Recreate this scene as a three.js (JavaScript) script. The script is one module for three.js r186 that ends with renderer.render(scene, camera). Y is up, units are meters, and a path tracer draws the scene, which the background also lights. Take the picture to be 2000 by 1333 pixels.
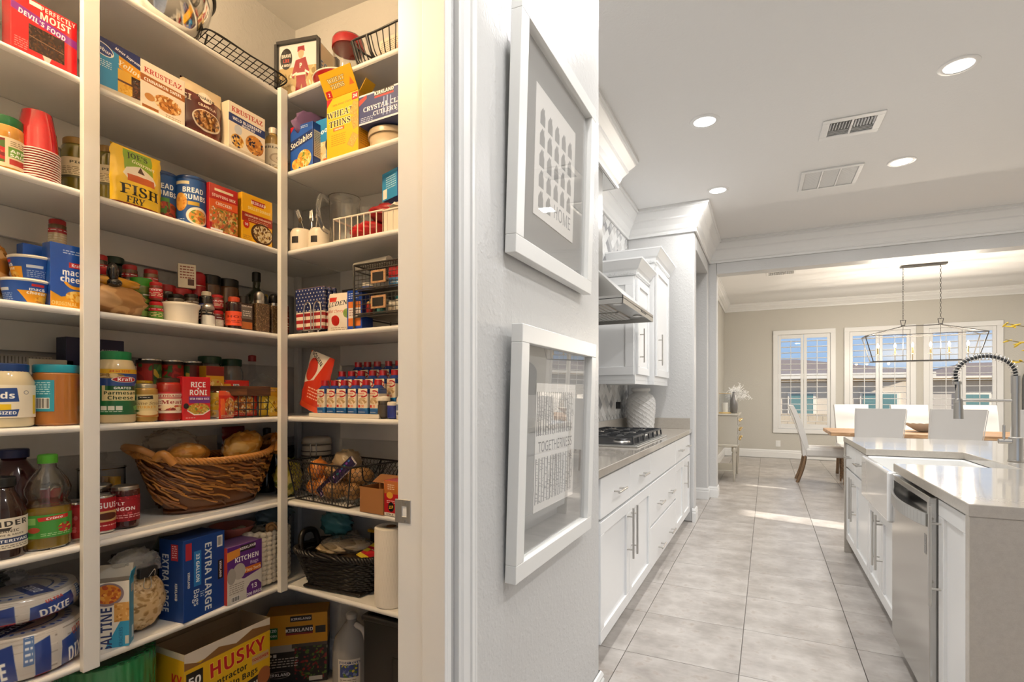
import * as THREE from 'three';
import { RoundedBoxGeometry } from 'three/addons/geometries/RoundedBoxGeometry.js';
import { mergeGeometries, mergeVertices, toCreasedNormals } from 'three/addons/utils/BufferGeometryUtils.js';
import { RectAreaLightUniformsLib } from 'three/addons/lights/RectAreaLightUniformsLib.js';
import { createNoise3D } from 'simplex-noise';

// ---------- camera, exposure, sky, sun ----------
const scene = new THREE.Scene();
const W0 = 2000, H0 = 1333, FOC = 1030, YH = 773;            // focal length and horizon row, in pixels of the photograph
const CAM_H = 1.243, YAW = Math.atan(498 / FOC);
const camera = new THREE.PerspectiveCamera(2 * Math.atan(H0 / 2 / FOC) * 180 / Math.PI, W0 / H0, 0.05, 300);
camera.position.set(0, CAM_H, 0);
camera.rotation.set(0, YAW, 0);
camera.setViewOffset(W0, H0, 0, H0 / 2 - YH, W0, H0);        // architectural shift lens: verticals stay vertical
camera.updateProjectionMatrix();
const renderer = new THREE.WebGLRenderer({ antialias: true });
renderer.toneMapping = THREE.LinearToneMapping;
renderer.toneMappingExposure = 1.28;
renderer.shadowMap.enabled = true;
RectAreaLightUniformsLib.init();

const SKY_STRENGTH = 0.69;
const CAN_LUM = 205, CAN_COLOR = [1.0, 0.975, 0.945];            // recessed lamps
const PANTRY_CD = 4.9, PANTRY_COLOR = [1.0, 0.69, 0.38];       // pantry ceiling lamp
const SUN_E = 11;
const sun = new THREE.DirectionalLight(new THREE.Color(1, 0.93, 0.82), SUN_E);
sun.position.set(14.84 * 1.0 + 3, 5.6, 3.93 - 6); sun.target.position.set(3, 0, -6);
sun.castShadow = true; sun.shadow.mapSize.set(2048, 2048);
Object.assign(sun.shadow.camera, { left: -20, right: 20, top: 20, bottom: -20, near: 0.5, far: 60 });
scene.add(sun, sun.target);

// ---------- helpers ----------
let seed = 7;
const rnd = () => { seed = (seed + 0x6d2b79f5) | 0; let t = Math.imul(seed ^ (seed >>> 15), 1 | seed); t = (t + Math.imul(t ^ (t >>> 7), 61 | t)) ^ t; return ((t ^ (t >>> 14)) >>> 0) / 4294967296; };
const rr = (a, b) => a + (b - a) * rnd();
const noise3 = createNoise3D(rnd);
const fbm = (x, y, z, o = 4) => { let s = 0, a = 0.5; for (let i = 0; i < o; i++) { s += a * noise3(x, y, z); x *= 2.03; y *= 2.03; z *= 2.03; a *= 0.5; } return s; };
const PI = Math.PI;
const used = {};
const numbered = (n) => { const k = used[n] = (used[n] ?? -1) + 1; return k ? n + '_' + String(k).padStart(3, '0') : n; };
const C = (c) => Array.isArray(c) ? new THREE.Color().setRGB(...c) : new THREE.Color(c);
const mat = (c, r = 0.6, o = {}) => new THREE.MeshPhysicalMaterial({ color: C(c), roughness: r, ...o });
function tag(o, label, category, group, kind) {
  if (label) o.userData.label = label; if (category) o.userData.category = category;
  if (group) o.userData.group = group; if (kind) o.userData.kind = kind; return o;
}
function thing(name, label, category, pos = [0, 0, 0], turn = 0, group) {
  const o = new THREE.Group(); o.name = numbered(name); o.position.set(...pos); o.rotation.y = turn; scene.add(o);
  return tag(o, label, category, group);
}
function part(name, geo, m, parent, label) {
  const o = new THREE.Mesh(Array.isArray(geo) ? mg(geo) : geo, m); o.name = name; o.castShadow = o.receiveShadow = true;
  parent.add(o); if (label) o.userData.label = label; return o;
}
function solo(name, geo, m, label, category, pos = [0, 0, 0], turn = 0, group) {
  const o = part(numbered(name), geo, m, scene); o.position.set(...pos); o.rotation.y = turn; return tag(o, label, category, group);
}
const struct = (name, geo, m) => { const o = part(name, geo, m, scene); o.userData.kind = 'structure'; return o; };
function dup(root, pos, turn, label, group) {
  const r = root.clone(); r.name = numbered(root.name.replace(/_\d{3}$/, '')); scene.add(r);
  if (pos) r.position.set(...pos); if (turn !== undefined) r.rotation.y = turn;
  r.userData = { ...root.userData }; if (label) r.userData.label = label; if (group) r.userData.group = group; return r;
}
function plain(g) {
  g = g.index ? g.toNonIndexed() : g;
  for (const k of Object.keys(g.attributes)) if (!['position', 'normal', 'uv'].includes(k)) g.deleteAttribute(k);
  if (!g.attributes.uv) g.setAttribute('uv', new THREE.BufferAttribute(new Float32Array(g.attributes.position.count * 2), 2));
  g.clearGroups(); return g;
}
const mg = (list) => list.length === 1 ? list[0] : mergeGeometries(list.map(plain));
const at = (g, x = 0, y = 0, z = 0) => g.translate(x, y, z);
const rb = (w, h, d, r = 0.002, x = 0, y = 0, z = 0, s = 1) => new RoundedBoxGeometry(w, h, d, s, Math.min(r, w / 2.01, h / 2.01, d / 2.01)).translate(x, y, z);
const bx = (x0, x1, y0, y1, z0, z1, r = 0) => { const w = x1 - x0, h = y1 - y0, d = z1 - z0; return (r ? rb(w, h, d, r, 0, 0, 0, 2) : new THREE.BoxGeometry(w, h, d)).translate((x0 + x1) / 2, (y0 + y1) / 2, (z0 + z1) / 2); };
const cyl = (r0, r1, h, seg = 20, x = 0, y = 0, z = 0) => new THREE.CylinderGeometry(r1, r0, h, seg).translate(x, y + h / 2, z);
const lathe = (pts, seg = 28) => new THREE.LatheGeometry(pts.map((p) => new THREE.Vector2(Math.max(p[0], 0.00001), p[1])), seg);
const V = (x, y, z) => new THREE.Vector3(x, y, z);
const tube = (pts, r, seg = 24, rs = 6, closed = false) => new THREE.TubeGeometry(new THREE.CatmullRomCurve3(pts.map((p) => V(...p)), closed, 'catmullrom', 0.5), seg, r, rs, closed);
function rod(a, b, r, rs = 6) {
  const A = V(...a), B = V(...b), d = B.clone().sub(A), g = new THREE.CylinderGeometry(r, r, d.length(), rs);
  g.applyQuaternion(new THREE.Quaternion().setFromUnitVectors(V(0, 1, 0), d.clone().normalize()));
  return g.translate((A.x + B.x) / 2, (A.y + B.y) / 2, (A.z + B.z) / 2);
}
const bar = (a, b, w) => { const A = V(...a), B = V(...b), d = B.clone().sub(A), g = new THREE.BoxGeometry(w, d.length(), w); g.applyQuaternion(new THREE.Quaternion().setFromUnitVectors(V(0, 1, 0), d.clone().normalize())); return g.translate((A.x + B.x) / 2, (A.y + B.y) / 2, (A.z + B.z) / 2); };
// uv in metres, by the way a face points
function uvm(g, k = 1, ox = 0, oy = 0) {
  g = plain(g); const p = g.attributes.position, n = g.attributes.normal, u = g.attributes.uv;
  for (let i = 0; i < p.count; i++) {
    const ax = Math.abs(n.getX(i)), ay = Math.abs(n.getY(i)), az = Math.abs(n.getZ(i));
    if (ay >= ax && ay >= az) u.setXY(i, p.getX(i) * k + ox, p.getZ(i) * k + oy);
    else if (ax >= az) u.setXY(i, p.getZ(i) * k + ox, p.getY(i) * k + oy);
    else u.setXY(i, p.getX(i) * k + ox, p.getY(i) * k + oy);
  }
  return g;
}
// sweep a profile [[out, y]...] along a path [[x, z]...]; "out" points to the left of the path's direction
function sweep(profile, path, closed = false) {
  const n = path.length, pos = [], idx = [];
  const nor = (a, b) => { const dx = b[0] - a[0], dz = b[1] - a[1], l = Math.hypot(dx, dz); return [dz / l, -dx / l]; };
  const m = profile.length, verts = [];
  for (let i = 0; i < n; i++) {
    const a = closed ? path[(i + n - 1) % n] : path[i - 1], b = path[i], c = closed ? path[(i + 1) % n] : path[i + 1];
    let nx, nz; if (!a) [nx, nz] = nor(b, c); else if (!c) [nx, nz] = nor(a, b);
    else { const p = nor(a, b), q = nor(b, c); nx = p[0] + q[0]; nz = p[1] + q[1]; const k = 2 / (nx * nx + nz * nz); nx *= k; nz *= k; }
    for (const [o, y] of profile) verts.push([b[0] + nx * o, y, b[1] + nz * o]);
  }
  const segs = closed ? n : n - 1;
  const tri = (a, b, c) => { for (const k of [a, b, c]) pos.push(...verts[k]); };
  for (let i = 0; i < segs; i++) for (let j = 0; j < m - 1; j++) {
    const a = i * m + j, b = ((i + 1) % n) * m + j; tri(a, b, b + 1); tri(a, b + 1, a + 1);
  }
  const g = new THREE.BufferGeometry(); g.setAttribute('position', new THREE.Float32BufferAttribute(pos, 3));
  g.computeVertexNormals(); return uvm(g);
}
// ---------- textures ----------
function dtex(w, h, f, srgb = true) {
  const d = new Uint8Array(w * h * 4);
  for (let y = 0; y < h; y++) for (let x = 0; x < w; x++) { const c = f(x / w, y / h, x, y), i = (y * w + x) * 4; d[i] = c[0]; d[i + 1] = c[1] ?? c[0]; d[i + 2] = c[2] ?? c[0]; d[i + 3] = 255; }
  const t = new THREE.DataTexture(d, w, h); t.wrapS = t.wrapT = THREE.RepeatWrapping; t.magFilter = THREE.LinearFilter; t.minFilter = THREE.LinearFilter;
  if (srgb) t.colorSpace = THREE.SRGBColorSpace; t.needsUpdate = true; return t;
}
const mix = (a, b, t) => a.map((v, i) => v + (b[i] - v) * t);
const clamp = (x, a = 0, b = 1) => Math.min(b, Math.max(a, x));
const sst = (a, b, x) => { const t = clamp((x - a) / (b - a)); return t * t * (3 - 2 * t); };

// label atlases: every printed pack has its own patch
const PAGES = [];
function page() { const c = document.createElement('canvas'); c.width = c.height = 2048; const x = c.getContext('2d'); x.fillStyle = '#888'; x.fillRect(0, 0, 2048, 2048); const t = new THREE.CanvasTexture(c); t.colorSpace = THREE.SRGBColorSpace; const p = { c, x, t, cx: 0, cy: 0, row: 0 }; PAGES.push(p);
  p.m = mat('#ffffff', 0.45, { map: t }); p.gloss = mat('#ffffff', 0.18, { map: t, clearcoat: 0.5, clearcoatRoughness: 0.1 }); return p; }
let PG = page();
const SOLID = new Map();
function take(w, h) { const p = PG; if (p.cx + w + 4 > 2048) { p.cx = 0; p.cy += p.row + 4; p.row = 0; } if (p.cy + h + 4 > 2048) throw new Error('atlas full'); const r = { p, x: p.cx + 2, y: p.cy + 2, w, h }; p.cx += w + 4; p.row = Math.max(p.row, h); r.u0 = (r.x + 0.7) / 2048; r.u1 = (r.x + w - 0.7) / 2048; r.v0 = 1 - (r.y + h - 0.7) / 2048; r.v1 = 1 - (r.y + 0.7) / 2048; return r; }
// A(w, h, background, draw): draw gets small drawing helpers; sizes in patch pixels
function A(w, h, bg, draw) {
  const r = take(w, h), x = PG.x; x.save(); x.beginPath(); x.rect(r.x - 2, r.y - 2, w + 4, h + 4); x.clip(); x.translate(r.x, r.y); x.fillStyle = bg; x.fillRect(-2, -2, w + 4, h + 4);
  const d = {
    w, h, x,
    r: (a, b, c, e, col) => { x.fillStyle = col; x.fillRect(a, b, c, e); return d; },
    e: (a, b, c, e, col, rot = 0) => { x.fillStyle = col; x.beginPath(); x.ellipse(a, b, c, e, rot, 0, 7); x.fill(); return d; },
    ring: (a, b, c, e, lw, col) => { x.strokeStyle = col; x.lineWidth = lw; x.beginPath(); x.ellipse(a, b, c, e, 0, 0, 7); x.stroke(); return d; },
    p: (pts, col) => { x.fillStyle = col; x.beginPath(); pts.forEach((q, i) => i ? x.lineTo(...q) : x.moveTo(...q)); x.closePath(); x.fill(); return d; },
    l: (pts, lw, col) => { x.strokeStyle = col; x.lineWidth = lw; x.beginPath(); pts.forEach((q, i) => i ? x.lineTo(...q) : x.moveTo(...q)); x.stroke(); return d; },
    t: (s, a, b, size, col, o = {}) => { x.save(); x.translate(a, b); if (o.rot) x.rotate(o.rot); x.scale(o.sx ?? 1, 1); x.font = (o.f ?? 'bold') + ' ' + size + 'px ' + (o.ff ?? 'sans-serif'); x.textAlign = o.al ?? 'center'; x.textBaseline = 'middle'; if (o.ol) { x.strokeStyle = o.ol; x.lineWidth = o.lw ?? 3; x.lineJoin = 'round'; x.strokeText(s, 0, 0); } x.fillStyle = col; x.fillText(s, 0, 0); x.restore(); return d; },
    // speckled food print
    food: (a, b, c, e, cols, n = 60, s = 0.16, sq = 0) => { x.save(); x.beginPath(); if (sq) x.rect(a - c, b - e, 2 * c, 2 * e); else x.ellipse(a, b, c, e, 0, 0, 7); x.clip(); x.fillStyle = cols[0]; x.fillRect(a - c, b - e, 2 * c, 2 * e);
      for (let i = 0; i < n; i++) { x.fillStyle = cols[Math.floor(rnd() * cols.length)]; x.beginPath(); x.ellipse(a + rr(-c, c), b + rr(-e, e), c * s * rr(0.5, 1.4), c * s * rr(0.3, 0.9), rr(0, 3), 0, 7); x.fill(); } x.restore(); return d; },
    fine: (a, b, c, n, lh, col, s = 5) => { for (let i = 0; i < n; i++) { x.fillStyle = col; let q = a; while (q < a + c) { const k = rr(s, s * 3.2); x.fillRect(q, b + i * lh, Math.min(k, a + c - q), lh * 0.42); q += k + s * 0.6; } } return d; },
    code: (a, b, c, e) => { x.fillStyle = '#fff'; x.fillRect(a, b, c, e); x.fillStyle = '#222'; let q = a + 2; while (q < a + c - 2) { const k = rr(0.7, 2.6); x.fillRect(q, b + 2, k, e - 4); q += k + rr(0.8, 2.4); } return d; },
  };
  draw && draw(d, x); x.restore(); return r;
}
const solid = (c) => { const k = PAGES.indexOf(PG) + c; if (!SOLID.has(k)) SOLID.set(k, A(6, 6, c)); return SOLID.get(k); };
function uvTo(g, r, i0 = 0, i1 = 1e9) { const u = g.attributes.uv; for (let i = i0; i < Math.min(i1, u.count); i++) u.setXY(i, r.u0 + clamp(u.getX(i)) * (r.u1 - r.u0), r.v0 + clamp(u.getY(i)) * (r.v1 - r.v0)); return g; }
// printed carton: faces f front, r right, l left, t top, b bottom, k back; base at y = 0, front at +d/2
function carton(w, h, d, faces, rad = 0.0018) {
  const g = new RoundedBoxGeometry(w, h, d, 1, rad).translate(0, h / 2, 0), n = g.attributes.uv.count / 6;
  const F = [faces.r ?? faces.s, faces.l ?? faces.s ?? faces.r, faces.t ?? faces.s ?? faces.r, faces.b ?? faces.s ?? faces.r, faces.f, faces.k ?? faces.s ?? faces.r];
  for (let i = 0; i < 6; i++) uvTo(g, F[i], i * n, (i + 1) * n); return g;
}
// carton without a top: four printed walls and a floor of plain board, front at z = 0
function openCarton(w, h, d, faces, inside) {
  const t = 0.0016, i = solid(inside), p = (W, f, turn, x, z) => carton(W, h, t, { f: f ?? faces.s, k: i, s: i }, 0.0004).rotateY(turn).translate(x, 0, z);
  return [p(w, faces.f, 0, 0, -t / 2), p(w, faces.s, PI, 0, -d + t / 2), p(d - 2 * t, faces.r, PI / 2, w / 2 - t / 2, -d / 2), p(d - 2 * t, faces.l, -PI / 2, -w / 2 + t / 2, -d / 2), carton(w - 2 * t, t, d - 2 * t, { f: i, s: i }, 0.0004).translate(0, 0, -d / 2)];
}
// part of a lathe facing +z, for labels; pts [[r, y]...]
function wrap(pts, arc, r, seg = 32) { const g = new THREE.LatheGeometry(pts.map((p) => new THREE.Vector2(p[0] + 0.0006, p[1])), Math.max(seg, Math.round(arc * 8)), -arc / 2, arc); return uvTo(g, r); }
// filled bag: two faces bulging between seams
function pouch(w, h, d, f, k, o = {}) {
  const nx = o.nx ?? 16, ny = o.ny ?? 20, pos = [], uv = [], idx = [], sd = o.seed ?? 1, wr = o.wr ?? 0.12;
  const prof = o.prof ?? ((v) => Math.pow(Math.sin(PI * clamp(0.04 + v * 0.96)), 0.6) * (1.15 - 0.55 * v));
  const wid = o.wid ?? (() => 1);
  for (const side of [1, -1]) for (let j = 0; j <= ny; j++) for (let i = 0; i <= nx; i++) {
    const u = i / nx, v = j / ny, s = Math.pow(Math.max(0, 1 - Math.pow(Math.abs(2 * u - 1), 2.4)), 0.7), b = prof(v) * s;
    const e = noise3(u * 4 + sd * 7, v * 5, side * 3 + sd) * wr * b;
    const ex = (o.crimp ?? 0.02) * noise3(v * 6, sd, 5) * (2 * u - 1);
    pos.push((u - 0.5) * w * wid(v) + ex * w, v * h, side * d * 0.5 * (b + e) + (o.lean ?? 0) * v * v);
    const R = side > 0 ? f : k; uv.push(R.u0 + (side > 0 ? u : 1 - u) * (R.u1 - R.u0), R.v0 + v * (R.v1 - R.v0));
  }
  const N = (nx + 1) * (ny + 1);
  for (let s = 0; s < 2; s++) for (let j = 0; j < ny; j++) for (let i = 0; i < nx; i++) { const a = s * N + j * (nx + 1) + i, b = a + 1, c = a + nx + 1, e = c + 1; if (s === 0) idx.push(a, b, e, a, e, c); else idx.push(a, e, b, a, c, e); }
  const g = new THREE.BufferGeometry(); g.setAttribute('position', new THREE.Float32BufferAttribute(pos, 3)); g.setAttribute('uv', new THREE.Float32BufferAttribute(uv, 2)); g.setIndex(idx); g.computeVertexNormals(); return g;
}
// flat underside where a soft thing rests
function flatten(g, y) { const p = g.attributes.position; for (let i = 0; i < p.count; i++) if (p.getY(i) < y) p.setY(i, y); g.computeVertexNormals(); return g; }
// lumpy closed blob (crumpled bag, bread, onion)
function blob(rx, ry, rz, amp = 0.1, fq = 2, sd = 1, seg = 24) {
  const g = mergeVertices(new THREE.SphereGeometry(1, seg, Math.round(seg * 0.7))), p = g.attributes.position;
  for (let i = 0; i < p.count; i++) { const v = V(p.getX(i), p.getY(i), p.getZ(i)), k = 1 + amp * fbm(v.x * fq + sd * 5, v.y * fq, v.z * fq, 3) * 2; p.setXYZ(i, v.x * rx * k, v.y * ry * k, v.z * rz * k); }
  g.computeVertexNormals(); return g;
}
// ---------- sky ----------
{
  const w = 512, h = 256, d = new Float32Array(w * h * 4);
  for (let y = 0; y < h; y++) for (let x = 0; x < w; x++) {
    const el = ((y + 0.5) / h - 0.5) * PI, az = (x / w) * 2 * PI, up = Math.max(0, Math.sin(el)), i = (y * w + x) * 4;
    const k = Math.min(1, Math.pow(up, 0.45));
    let c = mix([0.6, 0.8, 1.0], [0.1, 0.36, 0.95], k);
    const q = 1 / (0.12 + Math.abs(Math.sin(el))), cl = sst(0.05, 0.5, fbm(Math.cos(az) * Math.cos(el) * q * 0.55, Math.sin(az) * Math.cos(el) * q * 0.55, 4, 5) + 0.06) * sst(0, 0.06, up);
    c = mix(c, [1.15, 1.13, 1.1], cl * 0.85);
    if (el < 0) c = [0.5, 0.46, 0.4];
    d[i] = c[0]; d[i + 1] = c[1]; d[i + 2] = c[2]; d[i + 3] = 1;
  }
  const t = new THREE.DataTexture(d, w, h, THREE.RGBAFormat, THREE.FloatType); t.magFilter = THREE.LinearFilter; t.mapping = THREE.EquirectangularReflectionMapping; t.needsUpdate = true;
  scene.background = t; scene.backgroundIntensity = SKY_STRENGTH;
}
// ---------- surface materials ----------
const texPlaster = dtex(1024, 1024, (u, v) => { const a = fbm(u * 26, v * 26, 1, 4), b = fbm(u * 80, v * 80, 2, 2); const k = sst(0, 0.5, a) * 120 + b * 60 + 60; return [clamp(k, 0, 255)]; }, false);
texPlaster.repeat.set(1, 1); texPlaster.wrapS = texPlaster.wrapT = THREE.MirroredRepeatWrapping;
const M = {};
M.wall = mat([0.6, 0.6, 0.595], 0.36, { bumpMap: texPlaster, bumpScale: 0.0011 });
M.wallWarm = mat([0.56, 0.54, 0.49], 0.5, { bumpMap: texPlaster, bumpScale: 0.001 });
M.wallPantry = M.wall;
M.ceiling = mat([0.79, 0.785, 0.775], 0.75, { bumpMap: texPlaster, bumpScale: 0.0006 });
M.trim = mat([0.8, 0.8, 0.79], 0.3);
M.jamb = M.trim;
M.cab = mat([0.82, 0.83, 0.835], 0.26, { clearcoat: 0.15, clearcoatRoughness: 0.2 });
M.duct = mat([0.42, 0.43, 0.44], 0.5, { metalness: 0.6 });
const ductBox = (w, d) => [bx(-w / 2, w / 2, 0.45, 0.452, -d / 2, d / 2), bx(-w / 2, w / 2, 0.141, 0.45, -d / 2, -d / 2 + 0.002), bx(-w / 2, w / 2, 0.141, 0.45, d / 2 - 0.002, d / 2), bx(-w / 2, -w / 2 + 0.002, 0.141, 0.45, -d / 2, d / 2), bx(w / 2 - 0.002, w / 2, 0.141, 0.45, -d / 2, d / 2)];
M.shelf = M.trim;
const texTile = dtex(1024, 1024, (u, v) => {
  const a = fbm(u * 5, v * 5, 1, 5), b = fbm(u * 17, v * 17, 5, 4), c = fbm(u * 12, v * 55, 9, 3), k = clamp(0.55 + a * 0.42 + b * 0.22 + c * 0.1);
  let q = mix([142, 135, 129], [206, 201, 196], k); if (b > 0.25) q = mix(q, [150, 137, 127], (b - 0.25) * 1.5); return q.map((x) => clamp(x, 0, 255));
});
texTile.wrapS = texTile.wrapT = THREE.MirroredRepeatWrapping;
M.tile = mat('#ffffff', 0.3, { map: texTile });
M.grout = mat([0.5, 0.47, 0.44], 0.85);
const texQuartz = dtex(512, 512, (u, v, x, y) => { const k = fbm(u * 40, v * 40, 3, 3) * 5 + (rnd() - 0.5) * 5; return [178 + k, 171 + k, 161 + k]; });
M.quartz = mat('#ffffff', 0.1, { map: texQuartz, clearcoat: 0.4, clearcoatRoughness: 0.05 });
const texBrush = dtex(512, 512, (u, v) => [150 + fbm(u * 6, v * 90, 3, 2) * 100], false); texBrush.repeat.set(0.6, 6);
M.steel = mat([0.47, 0.465, 0.45], 0.3, { metalness: 1, bumpMap: texBrush, bumpScale: 0.00005 });
M.nickel = mat([0.56, 0.54, 0.51], 0.3, { metalness: 1 });
M.chrome = mat([0.75, 0.74, 0.72], 0.1, { metalness: 1 });
M.black = mat([0.018, 0.018, 0.02], 0.35);
M.iron = mat([0.03, 0.032, 0.035], 0.4);
M.bronze = mat([0.09, 0.085, 0.08], 0.4, { metalness: 0.6 });
M.white = mat([0.82, 0.82, 0.8], 0.35);
M.fabric = mat([0.72, 0.71, 0.69], 0.85, { sheen: 0.3, sheenRoughness: 0.6 });
const wood = (a, b, kx = 30) => dtex(512, 512, (u, v) => { const k = fbm(u * kx * 0.12, v * kx, 1, 4), f = fbm(u * 9, v * 130, 4, 2); return mix(a, b, clamp(0.5 + k + f * 0.5)); });
M.oak = mat('#ffffff', 0.45, { map: wood([150, 112, 78], [206, 168, 128]) });
M.oakDark = mat('#ffffff', 0.5, { map: wood([112, 88, 66], [160, 130, 100]) });
M.glass = mat('#ffffff', 0.0, { transmission: 1, thickness: 0, ior: 1.5 });
M.clear = mat([0.93, 0.94, 0.95], 0.03, { transmission: 1, thickness: 0, ior: 1.4 });
M.brass = mat([0.75, 0.55, 0.25], 0.25, { metalness: 1 });
const glow = (c, k) => new THREE.MeshStandardMaterial({ color: 0x000000, emissive: C(c), emissiveIntensity: k });

// ---------- floor ----------
const TS = 0.508, TX0 = -0.62, TZ0 = -2.55;
const floor = struct('floor', uvm(bx(-3, 6.14, -0.14, -0.012, -11.95, 4.34)), M.grout);
{
  const vs = []; for (let i = 0; i < 8; i++) { const g = rb(TS - 0.003, 0.012, TS - 0.003, 0.0015, 0, -0.006, 0); uvm(g, 0.62, rnd() * 3, rnd() * 3); if (i % 2) { const u = g.attributes.uv; for (let j = 0; j < u.count; j++) u.setXY(j, -u.getX(j), u.getY(j)); } vs.push(g); }
  const far = [];
  for (let i = -5; i < 14; i++) for (let j = -18; j < 14; j++) {
    const x = TX0 + (i + 0.5) * TS, z = TZ0 + (j + 0.5) * TS; if (x > 5.8 || z < -11.6 || z > 4.1) continue;
    const g = vs[Math.floor(rnd() * 8)];
    if (i >= -1 && i <= 5 && z < -1.2) { const o = part('tile', g, M.tile, floor); o.position.set(x, 0, z); }
    else far.push(g.clone().translate(x, 0, z));
  }
  const o = part('tile', mg(far), M.tile, floor); o.userData.kind = 'stuff';
}
// ---------- walls ----------
const CH = 3.1, PW = -0.62, PI_X = -0.748, JZ = -0.976, PE = -2.11;
const wall = (name, list, m = M.wall) => struct(name, mg(list.map((b) => uvm(bx(...b)))), m);
wall('wall_picture', [[PI_X, PW, 0, CH, PE, JZ, 0.016], [PI_X, PW, 2.44, CH, JZ, -0.15], [PI_X, PW, 0, CH, -0.15, 4.34]]);
wall('wall_pantry_back', [[-2.16, PI_X, 0, CH, -1.95, -1.81], [-1.44, PI_X, 0, CH, PE, -1.95]], M.wallPantry);
wall('wall_pantry_left', [[-2.16, -2.02, 0, CH, -1.81, 0.74], [-2.02, PI_X, 0, CH, 0.6, 0.74]], M.wallPantry);
struct('ceiling_pantry', bx(-2.02, PI_X, 2.98, CH, -1.81, 0.6), M.ceiling);
wall('wall_cabinets', [[-1.44, -1.3, 0, CH, -5.58, PE]]);
wall('wall_stub', [[-1.3, -0.64, 0, CH, -5.58, -5.43, 0.016]]);
wall('wall_passage', [[-2.7, -0.64, 0, CH, -6.85, -6.7, 0.016], [-2.84, -2.7, 0, CH, -6.85, -5.43], [-2.7, -1.44, 0, CH, -5.58, -5.43], [-0.77, -0.64, 2.71, CH, -6.7, -5.58]]);
wall('wall_header', [[-0.95, -0.55, 0, CH, -7.05, -6.86, 0.016], [-0.55, 6, 2.72, CH, -7.05, -6.86]]);
wall('wall_dining_left', [[-0.94, -0.8, 0, CH, -11.91, -7.05]], M.wallWarm);
const WIN = [[0.111, 1.181], [1.318, 2.424], [2.53, 3.63]], WY0 = 0.5, WY1 = 2.53, WZ = -11.77, CAS = 0.085;
{
  const ps = [[-0.94, WIN[0][0] + CAS, 0, CH, -11.91, WZ], [WIN[2][1] - CAS, 6, 0, CH, -11.91, WZ]];
  for (let i = 0; i < 2; i++) ps.push([WIN[i][1] - CAS, WIN[i + 1][0] + CAS, 0, CH, -11.91, WZ]);
  for (const [a, b] of WIN) { ps.push([a + CAS, b - CAS, 0, WY0 + CAS, -11.91, WZ]); ps.push([a + CAS, b - CAS, WY1 - CAS, CH, -11.91, WZ]); }
  wall('wall_far', ps, M.wallWarm);
}
// right-hand wall of the great room, with three tall narrow windows letting the low sun in, and a wide one for daylight
{
  const gaps = [[-8.39, -8.15, 0.05, 2.4], [-6.42, -6.18, 0.05, 2.4], [-4.62, -4.28, 0.05, 2.4]], ps = []; let z = -11.91;
  for (const [a, b, y0, y1] of gaps) { ps.push([6, 6.14, 0, CH, z, a]); ps.push([6, 6.14, 0, y0, a, b]); ps.push([6, 6.14, y1, CH, a, b]); z = b; }
  ps.push([6, 6.14, 0, CH, z, 4.34]);
  wall('wall_right', ps, M.wallWarm);
}
// rear wall of the great room with a wide glazed opening behind the camera
wall('wall_rear', [[PW, 0.4, 0, CH, 4.2, 4.34], [5.4, 6, 0, CH, 4.2, 4.34], [0.4, 5.4, 2.5, CH, 4.2, 4.34], [0.4, 5.4, 0, 0.1, 4.2, 4.34]]);
const ceil = struct('ceiling', (() => {
  // slab with real openings for the two supply grilles
  const sh = new THREE.Shape([[-2.84, -4.34], [6.14, -4.34], [6.14, 11.95], [-2.84, 11.95]].map((p) => new THREE.Vector2(...p)));
  for (const [x, z, w, d] of [[0.52, -4.28, 0.26, 0.2], [0.19, -8.95, 0.33, 0.2]]) sh.holes.push(new THREE.Path([[x - w / 2, -z - d / 2], [x - w / 2, -z + d / 2], [x + w / 2, -z + d / 2], [x + w / 2, -z - d / 2]].map((p) => new THREE.Vector2(...p))));
  return uvm(new THREE.ExtrudeGeometry(sh, { depth: 0.14, bevelEnabled: false }).rotateX(-PI / 2).translate(0, CH, 0));
})(), M.ceiling);
// ---------- mouldings ----------
const crownP = (h, o, y1) => [[0.004, y1 - h], [0.02, y1 - h], [0.024, y1 - h + 0.02], [0.016, y1 - h + 0.03], [0.03, y1 - h + 0.045], [0.045, y1 - h * 0.66], [0.075, y1 - h * 0.5], [0.085, y1 - h * 0.46], [0.085, y1 - h * 0.4], [o * 0.72, y1 - h * 0.3], [o * 0.86, y1 - h * 0.2], [o * 0.9, y1 - h * 0.18], [o * 0.9, y1 - h * 0.12], [o, y1 - h * 0.1], [o, y1]];
const K = crownP(0.25, 0.15, CH);
struct('trim_1', sweep(K, [[6, -6.86], [-0.64, -6.86], [-0.64, -5.43], [-1.3, -5.43], [-1.3, -4.03], [-1.06, -4.03], [-1.06, -3.2], [-1.3, -3.2], [-1.3, PE]]), M.trim);
struct('trim_2', uvm(bx(-1.3, -1.06, 2.85, CH, -4.03, -3.2)), M.trim);
struct('trim_3', sweep(crownP(0.14, 0.13, CH), [[6, -11.77], [-0.8, -11.77], [-0.8, -7.05]]), M.trim);
const baseP = [[0.014, 0], [0.016, 0.09], [0.012, 0.1], [0.014, 0.112], [0.008, 0.13], [0.002, 0.135]];
struct('baseboard_picture', sweep(baseP.map(([a, b]) => [a, b * 0.82]), [[PI_X, PE], [PW, PE], [PW, -1.06]]), M.trim);
struct('baseboard_stub', sweep(baseP, [[-0.66, -5.43], [-0.64, -5.43], [-0.64, -5.58], [-1.3, -5.58]].reverse()), M.trim);
struct('baseboard_passage', sweep(baseP, [[-2.7, -6.7], [-0.64, -6.7], [-0.64, -6.86], [-0.55, -6.86], [-0.55, -7.05]].reverse()), M.trim);
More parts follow.
